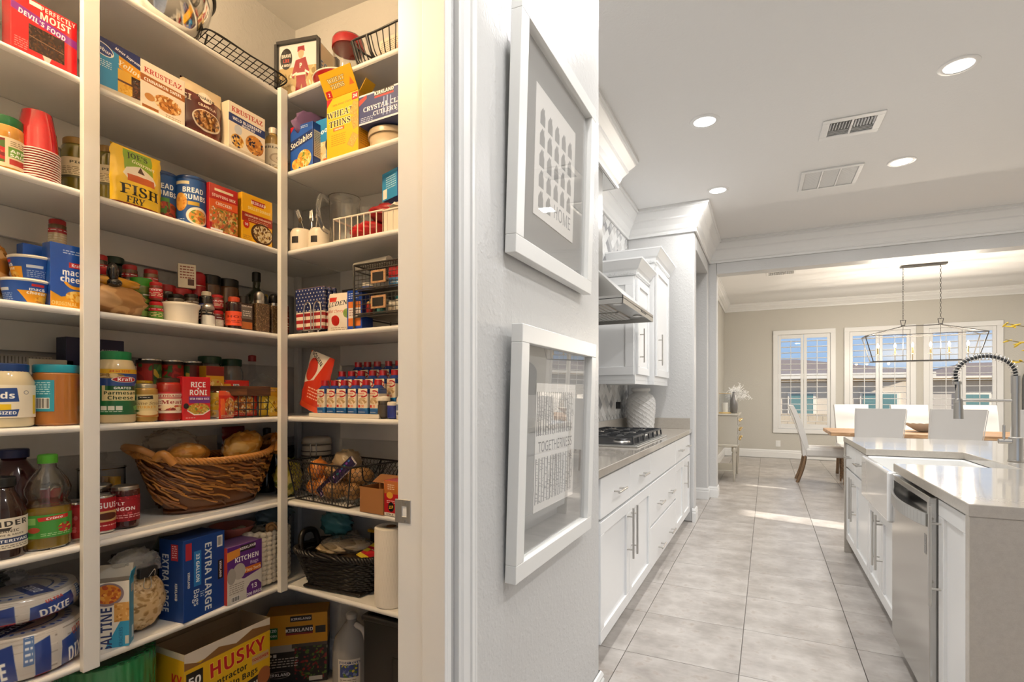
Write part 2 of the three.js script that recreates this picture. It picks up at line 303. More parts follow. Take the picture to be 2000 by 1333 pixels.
struct('baseboard_dining', sweep(baseP.map(([a, b]) => [a, b * 1.2]), [[-0.8, -7.05], [-0.8, -11.77], [6, -11.77]].reverse()), M.trim);
struct('baseboard_pantry', sweep(baseP, [[-2.02, 0.6], [-2.02, -1.81], [PI_X, -1.81]].reverse()), M.trim);
// ---------- pantry doorway: jamb, stop, strike plate, casing ----------
{
  const d = struct('door_1', uvm(bx(PI_X - 0.002, PW + 0.002, 0, 2.44, JZ, JZ + 0.017, 0.002)), M.jamb);
  part('door_stop', bx(PI_X + 0.07, PW + 0.002, 0, 2.44, JZ + 0.016, JZ + 0.026, 0.002), M.jamb, d);
  part('head_jamb', bx(PI_X - 0.002, PW + 0.002, 2.42, 2.44, JZ + 0.017, -0.168, 0.002), M.jamb, d);
  part('side_jamb', bx(PI_X - 0.002, PW + 0.002, 0, 2.44, -0.168, -0.15, 0.002), M.jamb, d);
  const zf = JZ + 0.0175, s = part('strike_plate', [rb(0.012, 0.053, 0.0025, 0.002, PI_X + 0.005, 0.983, zf), rb(0.011, 0.053, 0.0025, 0.002, PI_X + 0.0285, 0.983, zf), rb(0.014, 0.015, 0.0025, 0.001, PI_X + 0.017, 1.002, zf), rb(0.014, 0.015, 0.0025, 0.001, PI_X + 0.017, 0.964, zf), rb(0.012, 0.053, 0.004, 0.0018, PI_X - 0.004, 0.983, zf - 0.0015)], M.nickel, d, 'brushed nickel strike plate');
  for (const y of [0.962, 1.004]) part('screw', new THREE.CylinderGeometry(0.0035, 0.0035, 0.001, 12).rotateX(PI / 2).translate(PI_X + 0.022, y, zf + 0.0016), M.chrome, s);
  // casing with a stepped profile on the kitchen side of the wall
  const prof = [[0, 0], [0, 0.012], [0.006, 0.014], [0.012, 0.011], [0.018, 0.015], [0.045, 0.017], [0.048, 0.021], [0.06, 0.021], [0.064, 0.017], [0.07, 0.02], [0.078, 0.018], [0.08, 0]];
  const mk = (z0, dir) => { const pos = []; const ring = prof.map(([a, b]) => [PW + b, z0 + dir * a]); for (let i = 0; i < ring.length - 1; i++) { const [x0, za] = ring[i], [x1, zb] = ring[i + 1]; pos.push(x0, 0, za, x1, 0, zb, x1, 2.52, zb, x0, 0, za, x1, 2.52, zb, x0, 2.52, za); } const g = new THREE.BufferGeometry(); g.setAttribute('position', new THREE.Float32BufferAttribute(pos, 3)); g.computeVertexNormals(); return plain(g); };
  part('casing', mk(JZ - 0.014, -0.91), M.trim, d); part('casing', mk(-0.137, 0.91), M.trim, d);
  part('casing', bx(PW, PW + 0.018, 2.455, 2.535, JZ - 0.09, -0.06, 0.003), M.trim, d);
}
// ---------- windows with plantation shutters ----------
WIN.forEach(([a, b], wi) => {
  const w = struct('window_' + (wi + 1), [bx(a, b, WY1 - CAS, WY1, WZ, WZ + 0.035, 0.004), bx(a, b, WY0, WY0 + CAS, WZ, WZ + 0.035, 0.004), bx(a, a + CAS, WY0 + CAS, WY1 - CAS, WZ, WZ + 0.035, 0.004), bx(b - CAS, b, WY0 + CAS, WY1 - CAS, WZ, WZ + 0.035, 0.004)], M.trim);
  const i0 = a + CAS + 0.004, i1 = b - CAS - 0.004, y0 = WY0 + CAS + 0.004, y1 = WY1 - CAS - 0.004, mid = (i0 + i1) / 2, st = 0.05;
  part('pane', bx(i0 - 0.004, i1 + 0.004, y0 - 0.004, y1 + 0.004, WZ - 0.1, WZ - 0.096), M.glass, w);
  part('sash_rail', bx(i0, i1, 1.5, 1.555, WZ - 0.12, WZ - 0.07), mat([0.34, 0.25, 0.14], 0.5), w, 'tan meeting rail of the sash');
  for (const [p, q] of [[i0, mid - 0.003], [mid + 0.003, i1]]) {
    const f = part('shutter_frame', [bx(p, p + st, y0, y1, WZ - 0.015, WZ + 0.015, 0.003), bx(q - st, q, y0, y1, WZ - 0.015, WZ + 0.015, 0.003), bx(p + st, q - st, y1 - 0.075, y1, WZ - 0.015, WZ + 0.015, 0.003), bx(p + st, q - st, y0, y0 + 0.09, WZ - 0.015, WZ + 0.015, 0.003)], M.trim, w);
    const n = 15, s0 = y0 + 0.09, s1 = y1 - 0.075, dy = (s1 - s0) / n;
    const lg = rb(q - p - 2 * st - 0.006, 0.011, 0.085, 0.005, 0, 0, 0, 2); lg.rotateX(-0.06);
    for (let k = 0; k < n; k++) { const o = part('louver', lg, M.trim, f); o.position.set((p + q) / 2, s0 + (k + 0.5) * dy, WZ - 0.005); }
    part('tilt_rod', bx((p + q) / 2 - 0.006, (p + q) / 2 + 0.006, s0 + 0.05, s1 - 0.04, WZ + 0.038, WZ + 0.05, 0.003), M.trim, f);
  }
});
// ---------- recessed lamps, grilles ----------
[[-0.39, -2.43], [-0.38, -3.78], [-0.4, -5.1], [0.97, -3.76], [0.96, -5.11], [0.97, -2.5], [-0.3, -1.1], [0.97, -1.1], [2.3, -2.5], [2.3, -3.76], [2.3, -5.11], [4.2, -2.5], [4.2, -4.2], [0.3, -0.5], [-0.1, -7.75], [1.4, -7.75], [2.9, -7.75], [4.6, -7.75], [4.6, -9.5]].forEach(([x, z], i) => {
  const lb = [, 'round recessed ceiling lamp left of the supply grille', 'round recessed ceiling lamp beside the crown corner of the wall stub', 'largest round recessed ceiling lamp, above the sink', 'round recessed ceiling lamp right of the flat return grille'][i] ?? (i === 0 ? 'round recessed ceiling lamp over the framed prints' : i > 13 ? 'round recessed ceiling lamp of the dining room, hidden behind the header beam' : 'round recessed ceiling lamp behind the camera');
  const t = thing('recessed_lamp', lb, 'ceiling lamp', [x, CH, z], 0, i > 13 ? 'recessed lamps of the dining room' : i > 4 ? 'recessed lamps behind the camera' : 'recessed lamps of the kitchen');
  part('trim_ring', lathe([[0.07, -0.001], [0.072, -0.007], [0.095, -0.004], [0.097, 0]], 40), M.trim, t);
  part('lens', lathe([[0, -0.004], [0.07, -0.004], [0.071, -0.001], [0, -0.001]], 40), glow([1, 0.98, 0.95], 3), t);
  const l = new THREE.RectAreaLight(C(CAN_COLOR), CAN_LUM, 0.13, 0.13); l.position.set(0, -0.012, 0); l.rotation.x = -PI / 2; t.add(l);
});
{
  const g = thing('supply_grille', 'white ceiling air supply grille with two banks of dark slanted slots', 'air vent', [0.52, CH, -4.28], 0.02);
  part('frame', [rb(0.36, 0.008, 0.045, 0.003, 0, -0.004, 0.1275), rb(0.36, 0.008, 0.045, 0.003, 0, -0.004, -0.1275), rb(0.045, 0.008, 0.21, 0.003, 0.1575, -0.004, 0), rb(0.045, 0.008, 0.21, 0.003, -0.1575, -0.004, 0), rb(0.014, 0.008, 0.21, 0.003, 0, -0.004, 0)], M.trim, g);
  part('duct', ductBox(0.27, 0.21), M.duct, g);
  for (const s of [-1, 1]) { for (let k = 0; k < 7; k++) { const o = part('slat', rb(0.003, 0.012, 0.1, 0.001), M.trim, g); o.position.set(s * 0.072 + (k - 3) * 0.018, -0.006, 0.045); o.rotation.z = s * 0.5; } for (let k = 0; k < 4; k++) { const o = part('slat', rb(0.125, 0.003, 0.016, 0.001), M.trim, g); o.position.set(s * 0.072, -0.005, -0.03 - k * 0.022); o.rotation.x = 0.6; } }
  const r = thing('return_grille', 'flat white ceiling return grille of three fine panels', 'air vent', [0.475, CH, -5.22], 0.02);
  part('frame', [rb(0.44, 0.012, 0.03, 0.003, 0, -0.006, 0.215), rb(0.44, 0.012, 0.03, 0.003, 0, -0.006, -0.215), rb(0.03, 0.012, 0.4, 0.003, 0.205, -0.006, 0), rb(0.03, 0.012, 0.4, 0.003, -0.205, -0.006, 0), rb(0.012, 0.01, 0.4, 0.003, 0.065, -0.005, 0), rb(0.012, 0.01, 0.4, 0.003, -0.065, -0.005, 0)], M.trim, r);
  for (let p = -1; p <= 1; p++) { const l = []; for (let k = 0; k < 26; k++) l.push(rb(0.112, 0.003, 0.009, 0.001, p * 0.13, -0.0035, -0.19 + k * 0.0152)); const o = part('grille_panel', l, M.trim, r); }
  const v = thing('dining_grille', 'small white ceiling grille beyond the header beam', 'air vent', [0.19, CH, -8.95], 0);
  part('frame', [rb(0.4, 0.008, 0.03, 0.003, 0, -0.004, 0.12), rb(0.4, 0.008, 0.03, 0.003, 0, -0.004, -0.12), rb(0.03, 0.008, 0.21, 0.003, 0.185, -0.004, 0), rb(0.03, 0.008, 0.21, 0.003, -0.185, -0.004, 0), rb(0.34, 0.008, 0.012, 0.003, 0, -0.004, 0)], M.trim, v);
  part('duct', ductBox(0.34, 0.21), M.duct, v);
  for (let k = 0; k < 13; k++) { const o = part('slat', rb(0.004, 0.012, 0.2, 0.001), M.trim, v); o.position.set(-0.156 + k * 0.026, -0.006, 0); o.rotation.z = 0.5; }
}
// ---------- kitchen: left run of base cabinets ----------
const CF = -0.70;                       // plane of the cabinet fronts
const shaker = (w, h, d = 0.019, fr = 0.06) => [rb(w, fr, d, 0.002, 0, h / 2 - fr / 2, 0), rb(w, fr, d, 0.002, 0, -h / 2 + fr / 2, 0), rb(fr, h - 2 * fr, d, 0.002, -w / 2 + fr / 2, 0, 0), rb(fr, h - 2 * fr, d, 0.002, w / 2 - fr / 2, 0, 0), rb(w - 2 * fr + 0.004, h - 2 * fr + 0.004, d * 0.4, 0.001, 0, 0, -d * 0.25)];
const slab = (w, h, d = 0.019) => [rb(w, h, d, 0.003, 0, 0, 0, 2)];
const pull = (len, vert) => { const g = [cyl(0.006, 0.006, len, 14, 0, -len / 2, 0.034), cyl(0.0045, 0.0045, 0.034, 10).rotateX(PI / 2).translate(0, len * 0.33, 0), cyl(0.0045, 0.0045, 0.034, 10).rotateX(PI / 2).translate(0, -len * 0.33, 0)]; const m = mg(g); if (!vert) m.rotateZ(PI / 2); return m; };
// a cabinet front: list of [kind, u0, u1, y0, y1, handles]; u runs along the run, the box stands behind the front plane
function cabinet(label, origin, turn, u0, u1, y0, y1, depth, fronts, group, name = 'base_cabinet', toe = 0.09) {
  const t = thing(name, label, 'cabinet', origin, turn, group);
  part('carcass', bx(u0, u1, y0, y1, -depth, -0.001, 0.001), M.cab, t);
  if (toe) part('toe_kick', bx(u0, u1, 0, y0, -depth, -0.055, 0.001), M.cab, t);
  for (const [kind, a, b, c, d, hs] of fronts) {
    const w = b - a - 0.004, h = d - c - 0.004, g = kind === 'door' ? shaker(w, h) : slab(w, h);
    const f = part(kind === 'panel' ? 'false_front' : kind, g, M.cab, t); f.position.set((a + b) / 2, (c + d) / 2, 0.0105);
    for (const [hu, hy, len, vert] of hs ?? []) { const p = part('handle', pull(len, vert), M.nickel, f); p.position.set(hu - (a + b) / 2, hy - (c + d) / 2, 0.008); }
  }
  return t;
}
const CT = PI / 2, LO = [CF, 0, 0];     // local x = -world z, local z = +world x
const G1 = 'base cabinets along the left wall';
cabinet('white shaker base cabinet nearest the picture wall, two drawers over twin doors', LO, CT, 2.115, 3.47, 0.1, 0.875, 0.58, [
  ['drawer', 2.33, 2.885, 0.675, 0.865, [[2.62, 0.77, 0.16, 0]]], ['drawer', 2.885, 3.47, 0.675, 0.865, [[3.2, 0.77, 0.16, 0]]],
  ['door', 2.33, 2.885, 0.105, 0.665, [[2.84, 0.5, 0.27, 1]]], ['door', 2.885, 3.47, 0.105, 0.665, [[2.935, 0.5, 0.27, 1]]]], G1);
cabinet('white drawer base under the gas cooktop with a plain front above two wide drawers', LO, CT, 3.472, 4.52, 0.1, 0.875, 0.58, [
  ['panel', 3.472, 4.52, 0.675, 0.865], ['drawer', 3.472, 4.52, 0.39, 0.665, [[3.76, 0.5, 0.16, 0], [4.22, 0.5, 0.16, 0]]], ['drawer', 3.472, 4.52, 0.105, 0.38, [[3.8, 0.19, 0.16, 0], [4.24, 0.19, 0.16, 0]]]], G1);
cabinet('white base cabinet at the far end by the wall stub, drawer over narrow doors', LO, CT, 4.522, 5.41, 0.1, 0.875, 0.58, [
  ['drawer', 4.522, 5.41, 0.675, 0.865, [[4.72, 0.77, 0.15, 0], [5.18, 0.77, 0.15, 0]]], ['door', 4.522, 4.97, 0.105, 0.665, []], ['door', 4.97, 5.41, 0.105, 0.665, [[5.03, 0.52, 0.24, 1]]]], G1);
{
  const t = thing('worktop', 'taupe quartz worktop with low upstand along the left cabinets', 'worktop', [0, 0, 0]);
  part('slab', uvm(bx(-1.3, -0.665, 0.877, 0.915, -5.425, PE - 0.002, 0.003)), M.quartz, t);
  part('upstand', uvm(bx(-1.3, -1.28, 0.915, 1.02, -5.425, PE - 0.002, 0.002)), M.quartz, t);
  part('upstand', uvm(bx(-1.28, -0.68, 0.915, 1.02, -5.427, -5.407, 0.002)), M.quartz, t);
}
// cooktop
{
  const t = thing('gas_cooktop', 'stainless gas cooktop with black cast iron grates set in the worktop', 'cooktop', [-0.99, 0.915, -3.83], CT);
  const w = 1.06, d = 0.53;
  part('tray', [rb(w, 0.012, d, 0.005, 0, 0.006, 0, 2), rb(w - 0.03, 0.004, d - 0.03, 0.002, 0, 0.013, 0)], M.steel, t);
  part('burner_pan', rb(w - 0.1, 0.004, d - 0.08, 0.002, -0.02, 0.0165, 0), M.black, t);
  for (const [x, z, r] of [[-0.36, 0.12, 0.045], [-0.36, -0.13, 0.035], [0, 0, 0.06], [0.3, 0.12, 0.035], [0.3, -0.13, 0.045]]) {
    const b = part('burner', lathe([[r + 0.012, 0.018], [r + 0.01, 0.03], [r, 0.032], [r, 0.02]], 24), M.nickel, t); b.position.set(x, 0, z);
    part('burner_cap', lathe([[0, 0.044], [r * 0.8, 0.044], [r, 0.038], [r, 0.03], [0, 0.03]], 24), M.black, b);
  }
  for (const gx of [-0.34, 0, 0.32]) {
    const l = [], hw = 0.155, hd = 0.225, y = 0.062, b = (a, c, q = 0.011) => l.push(bar(a, c, q));
    for (const s of [-1, 1]) { b([gx - hw, y, s * hd], [gx + hw, y, s * hd]); b([gx + s * hw, y, -hd], [gx + s * hw, y, hd]); }
    for (const px of [-hw, 0, hw]) for (const pz of [-hd, hd]) b([gx + px, 0.018, pz * 1.02], [gx + px, y, pz]);
    b([gx - hw, y, 0], [gx + hw, y, 0]);
    for (const pz of [-0.12, 0.12]) { b([gx - hw, y, pz], [gx - 0.03, y + 0.006, pz]); b([gx + hw, y, pz], [gx + 0.03, y + 0.006, pz]); b([gx, y, pz - 0.1], [gx, y + 0.006, pz - 0.03]); b([gx, y, pz + 0.1], [gx, y + 0.006, pz + 0.03]); }
    for (const px of [-0.08, 0.08]) for (const s of [-1, 1]) b([gx + px, y, s * hd], [gx + px, y + 0.004, s * (hd - 0.07)]);
    part('grate', l, M.iron, t);
  }
  for (let k = 0; k < 4; k++) { const q = part('knob', [cyl(0.019, 0.017, 0.022, 20, 0, 0.014, 0), rb(0.006, 0.006, 0.03, 0.002, 0, 0.038, 0)], M.nickel, t); q.position.set(0.485, 0, -0.15 + k * 0.1); }
}
// range hood
{
  const t = thing('range_hood', 'stainless steel chimney range hood above the cooktop', 'range hood', [-1.3, 1.795, -3.57], CT);
  const hw = 0.46, dp = 0.53, P = (x, y, z) => [x, y, z];
  const pos = [], q = (a, b, c, d) => pos.push(...a, ...b, ...c, ...a, ...c, ...d);
  const A0 = [-hw, 0.05, dp], A1 = [hw, 0.05, dp], A2 = [hw, 0.05, 0.0], A3 = [-hw, 0.05, 0.0], B0 = [-0.13, 0.33, 0.235], B1 = [0.13, 0.33, 0.235], B2 = [0.13, 0.33, 0], B3 = [-0.13, 0.33, 0];
  q(A0, A1, B1, B0); q(A1, A2, B2, B1); q(A3, A0, B0, B3); q(A2, A3, B3, B2);
  const g = new THREE.BufferGeometry(); g.setAttribute('position', new THREE.Float32BufferAttribute(pos, 3)); g.computeVertexNormals();
  part('canopy', [plain(g), bx(-hw, hw, 0, 0.05, dp - 0.006, dp, 0.001), bx(-hw, -hw + 0.006, 0, 0.05, 0, dp, 0.001), bx(hw - 0.006, hw, 0, 0.05, 0, dp, 0.001), bx(-hw, hw, 0.03, 0.034, 0, dp)], M.steel, t);
  part('chimney', bx(-0.13, 0.13, 0.32, 1.055, 0.002, 0.235, 0.002), M.steel, t);
  for (const s of [-1, 1]) { const f = part('filter', [bx(s * 0.2 - 0.17, s * 0.2 + 0.17, 0.018, 0.03, 0.05, 0.38, 0.002)], M.nickel, t); for (let k = 0; k < 9; k++) part('baffle', bx(s * 0.2 - 0.15, s * 0.2 + 0.15, 0.012, 0.019, 0.075 + k * 0.034, 0.085 + k * 0.034, 0.002), M.steel, f); }
  for (const s of [-0.28, 0.28]) part('lamp', cyl(0.03, 0.03, 0.006, 24, s, 0.022, 0.45), M.white, t);
  part('control_strip', bx(0.05, 0.2, 0.018, 0.034, dp, dp + 0.002, 0.0005), M.black, t);
}
// upper cabinets
function upper(label, x, z0, z1, y0, y1, side) {
  const t = thing('wall_cabinet', label, 'cabinet', [x, 0, 0], CT, 'upper cabinets beside the hood');
  const d = x + 1.3, w = z0 - z1, u0 = -z0, u1 = -z1;
  part('carcass', bx(u0, u1, y0, y1, -d + 0.002, -0.001, 0.002), M.cab, t);
  const f = part('door', shaker(w - 0.05, y1 - y0 - 0.1), M.cab, t); f.position.set((u0 + u1) / 2, (y0 + y1) / 2 - 0.005, 0.0105);
  const p = part('handle', pull(0.27, 1), M.nickel, f); p.position.set(-w / 2 + 0.09, -(y1 - y0) / 2 + 0.28, 0.008);
  if (side) { const s = part('side_panel', shaker(d - 0.02, y1 - y0 - 0.08, 0.016, 0.065), M.cab, t); s.rotation.y = -PI / 2; s.position.set(u0 - 0.008, (y0 + y1) / 2, -d / 2); }
  const cp = [[0, y1 - 0.03], [0.014, y1 - 0.03], [0.014, y1 + 0.004], [0.02, y1 + 0.012], [0.03, y1 + 0.02], [0.05, y1 + 0.05], [0.066, y1 + 0.075], [0.07, y1 + 0.078], [0.07, y1 + 0.09], [0, y1 + 0.09]];
  const path = [[u1, -d + 0.01], [u1, 0], [u0, 0], [u0, -d + 0.01]];
  part('cornice', sweep(cp, path), M.cab, t);
  const dl = []; for (let u = u0 + 0.012; u < u1; u += 0.022) dl.push(bx(u, u + 0.012, y1 - 0.022, y1 - 0.006, 0.013, 0.022)); for (let q = -d + 0.02; q < 0; q += 0.022) dl.push(bx(u0 - 0.022, u0 - 0.013, y1 - 0.022, y1 - 0.006, q, q + 0.012));
  part('dentil', dl, M.cab, t).userData.kind = 'stuff';
  part('light_rail', [bx(u0, u1, y0 - 0.03, y0, -0.02, 0, 0.002), bx(u0, u0 + 0.02, y0 - 0.03, y0, -d + 0.005, -0.02, 0.002)], M.cab, t);
}
upper('shallower white upper cabinet beside the hood with panelled side and dentil cornice', -0.93, -4.14, -4.63, 1.365, 2.22, true);
upper('deeper and taller white upper cabinet next to the wall stub with dentil cornice', -0.875, -4.632, -5.3, 1.365, 2.42, false);
// mosaic backsplash of slim diamonds, each tile its own piece of the wall behind the hood
{
  const sp = struct('wall_backsplash', uvm(bx(-1.3, -1.297, 1.02, 2.85, -5.425, -2.6)), mat([0.62, 0.62, 0.61], 0.8));
  const dw = 0.116, dh = 0.096, sh = new THREE.Shape([[0, -dh / 2 + 0.003], [dw / 2 - 0.0022, 0], [0, dh / 2 - 0.003], [-dw / 2 + 0.0022, 0]].map((p) => new THREE.Vector2(...p)));
  const g = new THREE.ExtrudeGeometry(sh, { depth: 0.004, bevelEnabled: true, bevelSize: 0.0012, bevelThickness: 0.0012, bevelSegments: 1 }).rotateY(PI / 2);
  const ms = [mat([0.3, 0.3, 0.31], 0.2), mat([0.74, 0.74, 0.73], 0.2), mat([0.5, 0.5, 0.5], 0.2), mat([0.62, 0.61, 0.6], 0.15), mat([0.78, 0.78, 0.77], 0.12)];
  const spots = [], rest = [[], [], [], [], []];
  for (let r = 0; r < 38; r++) for (let k = 0; k < 25; k++) { const y = 1.02 + dh / 2 + r * dh / 2, z = -2.68 - dw * k - (r % 2) * dw / 2; if (z < -5.36 || y > 2.8) continue; const low = y < 1.37 && z < -4.05, high = y > 2.36 && z < -4.2; spots.push([y, z, low || high ? (low ? 0 : 1) : 2]); }
  let n = 0;
  for (const [y, z, c] of spots.sort((a, b) => a[2] - b[2])) { const mi = Math.floor(rnd() * 5); if (c < 2 && n < 300) { const o = part('tile', g, ms[mi], sp); o.position.set(-1.297, y, z); n++; } else rest[mi].push(g.clone().translate(-1.297, y, z)); }
  rest.forEach((l, i) => { const o = part('tile', mg(l), ms[i], sp); o.userData.kind = 'stuff'; });
}
// ginger jar with a woven lozenge relief, wall socket with charger
{
  const pr = [[0, 0], [0.115, 0], [0.12, 0.006], [0.128, 0.1], [0.135, 0.2], [0.134, 0.26], [0.12, 0.31], [0.09, 0.345], [0.075, 0.352], [0.072, 0.362], [0.078, 0.366], [0.09, 0.372], [0.092, 0.39], [0.088, 0.398], [0.074, 0.398], [0.068, 0.37]];
  const cv = new THREE.SplineCurve(pr.slice(1, 8).map((p) => new THREE.Vector2(...p))).getPoints(70), pts = [[0, 0]].concat(cv.map((p) => [p.x, Math.max(0, p.y)]), pr.slice(8));
  const g = lathe(pts, 160), p = g.attributes.position;
  for (let i = 0; i < p.count; i++) { const x = p.getX(i), y = p.getY(i), z = p.getZ(i), r = Math.hypot(x, z), a = Math.atan2(x, z); if (r > 0.08 && y > 0.008 && y < 0.335) { const k = 24 / (2 * PI), s = Math.abs(Math.sin((a * k + y * 46) * PI / 2)), q = Math.abs(Math.sin((a * k - y * 46) * PI / 2)), e = Math.max(Math.pow(1 - s, 3), Math.pow(1 - q, 3)) * 0.009; p.setX(i, x * (1 + e / r)); p.setZ(i, z * (1 + e / r)); } }
  g.computeVertexNormals();
  solo('ginger_jar', g, mat([0.74, 0.73, 0.71], 0.5), 'white ceramic jar with raised lozenge pattern on the worktop corner', 'jar', [-1.112, 0.9155, -5.19]);
  const s = thing('wall_socket', 'white wall socket with a black charger on the mosaic beside the jar', 'socket', [-1.292, 1.155, -4.93], CT);
  part('cover_plate', rb(0.075, 0.115, 0.006, 0.003, 0, 0, 0.003, 2), M.white, s); part('charger', rb(0.05, 0.065, 0.045, 0.006, 0.005, -0.005, 0.028, 2), M.black, s, 'black plug-in charger');
}
// ---------- island ----------
const IX = 0.55, IO = [0.585, 0, 0], IT = -PI / 2;   // local x = +world z, local z = -world x
{
  const t = thing('island_worktop', 'taupe quartz island worktop with waterfall ends and a sink cutout', 'worktop', [0, 0, 0]);
  const sh = new THREE.Shape([[0.55, 2.04], [1.75, 2.04], [1.75, 4.95], [0.55, 4.95], [0.55, 3.873], [1.02, 3.873], [1.02, 3.095], [0.55, 3.095]].map((p) => new THREE.Vector2(...p)));
  const g = new THREE.ExtrudeGeometry(sh, { depth: 0.034, bevelEnabled: true, bevelThickness: 0.003, bevelSize: 0.003, bevelSegments: 2, bevelOffset: -0.003 }).rotateX(-PI / 2).translate(0, 0.878, 0);
  part('slab', uvm(g), M.quartz, t);
  part('waterfall_end', uvm(bx(0.552, 1.748, 0, 0.878, -2.08, -2.042, 0.003)), M.quartz, t);
  part('waterfall_end', uvm(bx(0.552, 1.748, 0, 0.878, -4.948, -4.91, 0.003)), M.quartz, t);
}
const G2 = 'island cabinets facing the aisle';
cabinet('white island cabinet at the far waterfall end, drawers over two doors', IO, IT, -4.908, -3.905, 0.1, 0.872, 0.6, [
  ['drawer', -4.908, -4.45, 0.68, 0.865, [[-4.68, 0.775, 0.16, 0]]], ['drawer', -4.45, -3.905, 0.68, 0.865, [[-4.2, 0.775, 0.16, 0]]], ['door', -4.908, -4.45, 0.105, 0.67, [[-4.495, 0.5, 0.3, 1]]], ['door', -4.45, -3.905, 0.105, 0.67, [[-4.4, 0.5, 0.3, 1]]]], G2);
cabinet('white island cabinet under the apron sink with a pair of doors and twin long pulls', IO, IT, -3.9, -3.1, 0.1, 0.62, 0.6, [
  ['door', -3.9, -3.5, 0.105, 0.612, [[-3.545, 0.44, 0.3, 1]]], ['door', -3.5, -3.1, 0.105, 0.612, [[-3.455, 0.44, 0.3, 1]]]], G2);
cabinet('narrow white island cabinet between the dishwasher and near waterfall end', IO, IT, -2.42, -2.085, 0.1, 0.872, 0.6, [['door', -2.42, -2.085, 0.105, 0.865, [[-2.385, 0.66, 0.36, 1]]]], G2);
part('filler', bx(1.19, 1.7, 0.02, 0.87, -4.9, -2.09), M.cab, scene); scene.children[scene.children.length - 1].name = 'island_back_panel';
tag(scene.children[scene.children.length - 1], 'white back of the island behind its cabinets, under the overhang', 'panel');
{
  const t = thing('apron_sink', 'white fireclay apron front sink set in the island worktop', 'sink', [0, 0, 0]);
  const x0 = 0.525, x1 = 1.03, z0 = -3.88, z1 = -3.09, b = 0.625, tp = 0.872;
  part('apron', bx(x0, x0 + 0.035, b, tp, z0 + 0.005, z1 - 0.005, 0.012), mat([0.82, 0.82, 0.82], 0.08, { clearcoat: 1, clearcoatRoughness: 0.03 }), t);
  part('basin', [bx(x0 + 0.03, x1, b, b + 0.03, z0, z1, 0.01), bx(x1 - 0.03, x1, b, tp, z0, z1, 0.01), bx(x0 + 0.03, x1, b, tp, z0, z0 + 0.03, 0.01), bx(x0 + 0.03, x1, b, tp, z1 - 0.03, z1, 0.01)], M.white, t);
  part('drain', lathe([[0, 0.658], [0.04, 0.658], [0.045, 0.656]], 24).translate(0.8, 0, -3.48), M.chrome, t);
}
{
  const t = thing('dishwasher', 'stainless steel dishwasher with a bowed bar handle in the island', 'dishwasher', [0.583, 0, -2.755], IT);
  part('tub', bx(-0.325, 0.325, 0.1, 0.868, -0.58, 0, 0.002), M.nickel, t);
  part('door', [bx(-0.322, 0.322, 0.1, 0.76, 0.001, 0.042, 0.004), bx(-0.322, 0.322, 0.84, 0.866, 0.001, 0.042, 0.004), bx(-0.322, -0.29, 0.755, 0.845, 0.001, 0.042, 0.003), bx(0.29, 0.322, 0.755, 0.845, 0.001, 0.042, 0.003), bx(-0.3, 0.3, 0.755, 0.845, 0.001, 0.012)], mat([0.5, 0.49, 0.475], 0.17, { metalness: 1 }), t);
  const hp = []; for (let i = 0; i <= 20; i++) { const s = i / 20 * 2 - 1; hp.push([s, 0.03 + 0.035 * (1 - s * s)]); }
  const hg = []; for (let i = 0; i < 20; i++) { const [a, za] = hp[i], [b2, zb] = hp[i + 1]; const g = rb(0.295 * (b2 - a) + 0.003, 0.05, 0.012, 0.003, 0, 0, 0); g.rotateY(-Math.atan2(zb - za, 0.295 * (b2 - a))); g.translate(0.295 * (a + b2) / 2, 0.775, (za + zb) / 2 + 0.012); hg.push(g); }
  part('handle', hg, M.steel, t);
  PG = PAGES[0]; const r = A(60, 120, '#8e8c88', (d) => { d.ring(30, 36, 20, 24, 3, '#555').t('LG', 30, 38, 16, '#555').fine(8, 72, 44, 4, 11, '#666', 6); });
  part('badge', uvTo(new THREE.PlaneGeometry(0.03, 0.075), r).translate(0.27, 0.68, 0.0425), PG.m, t);
}
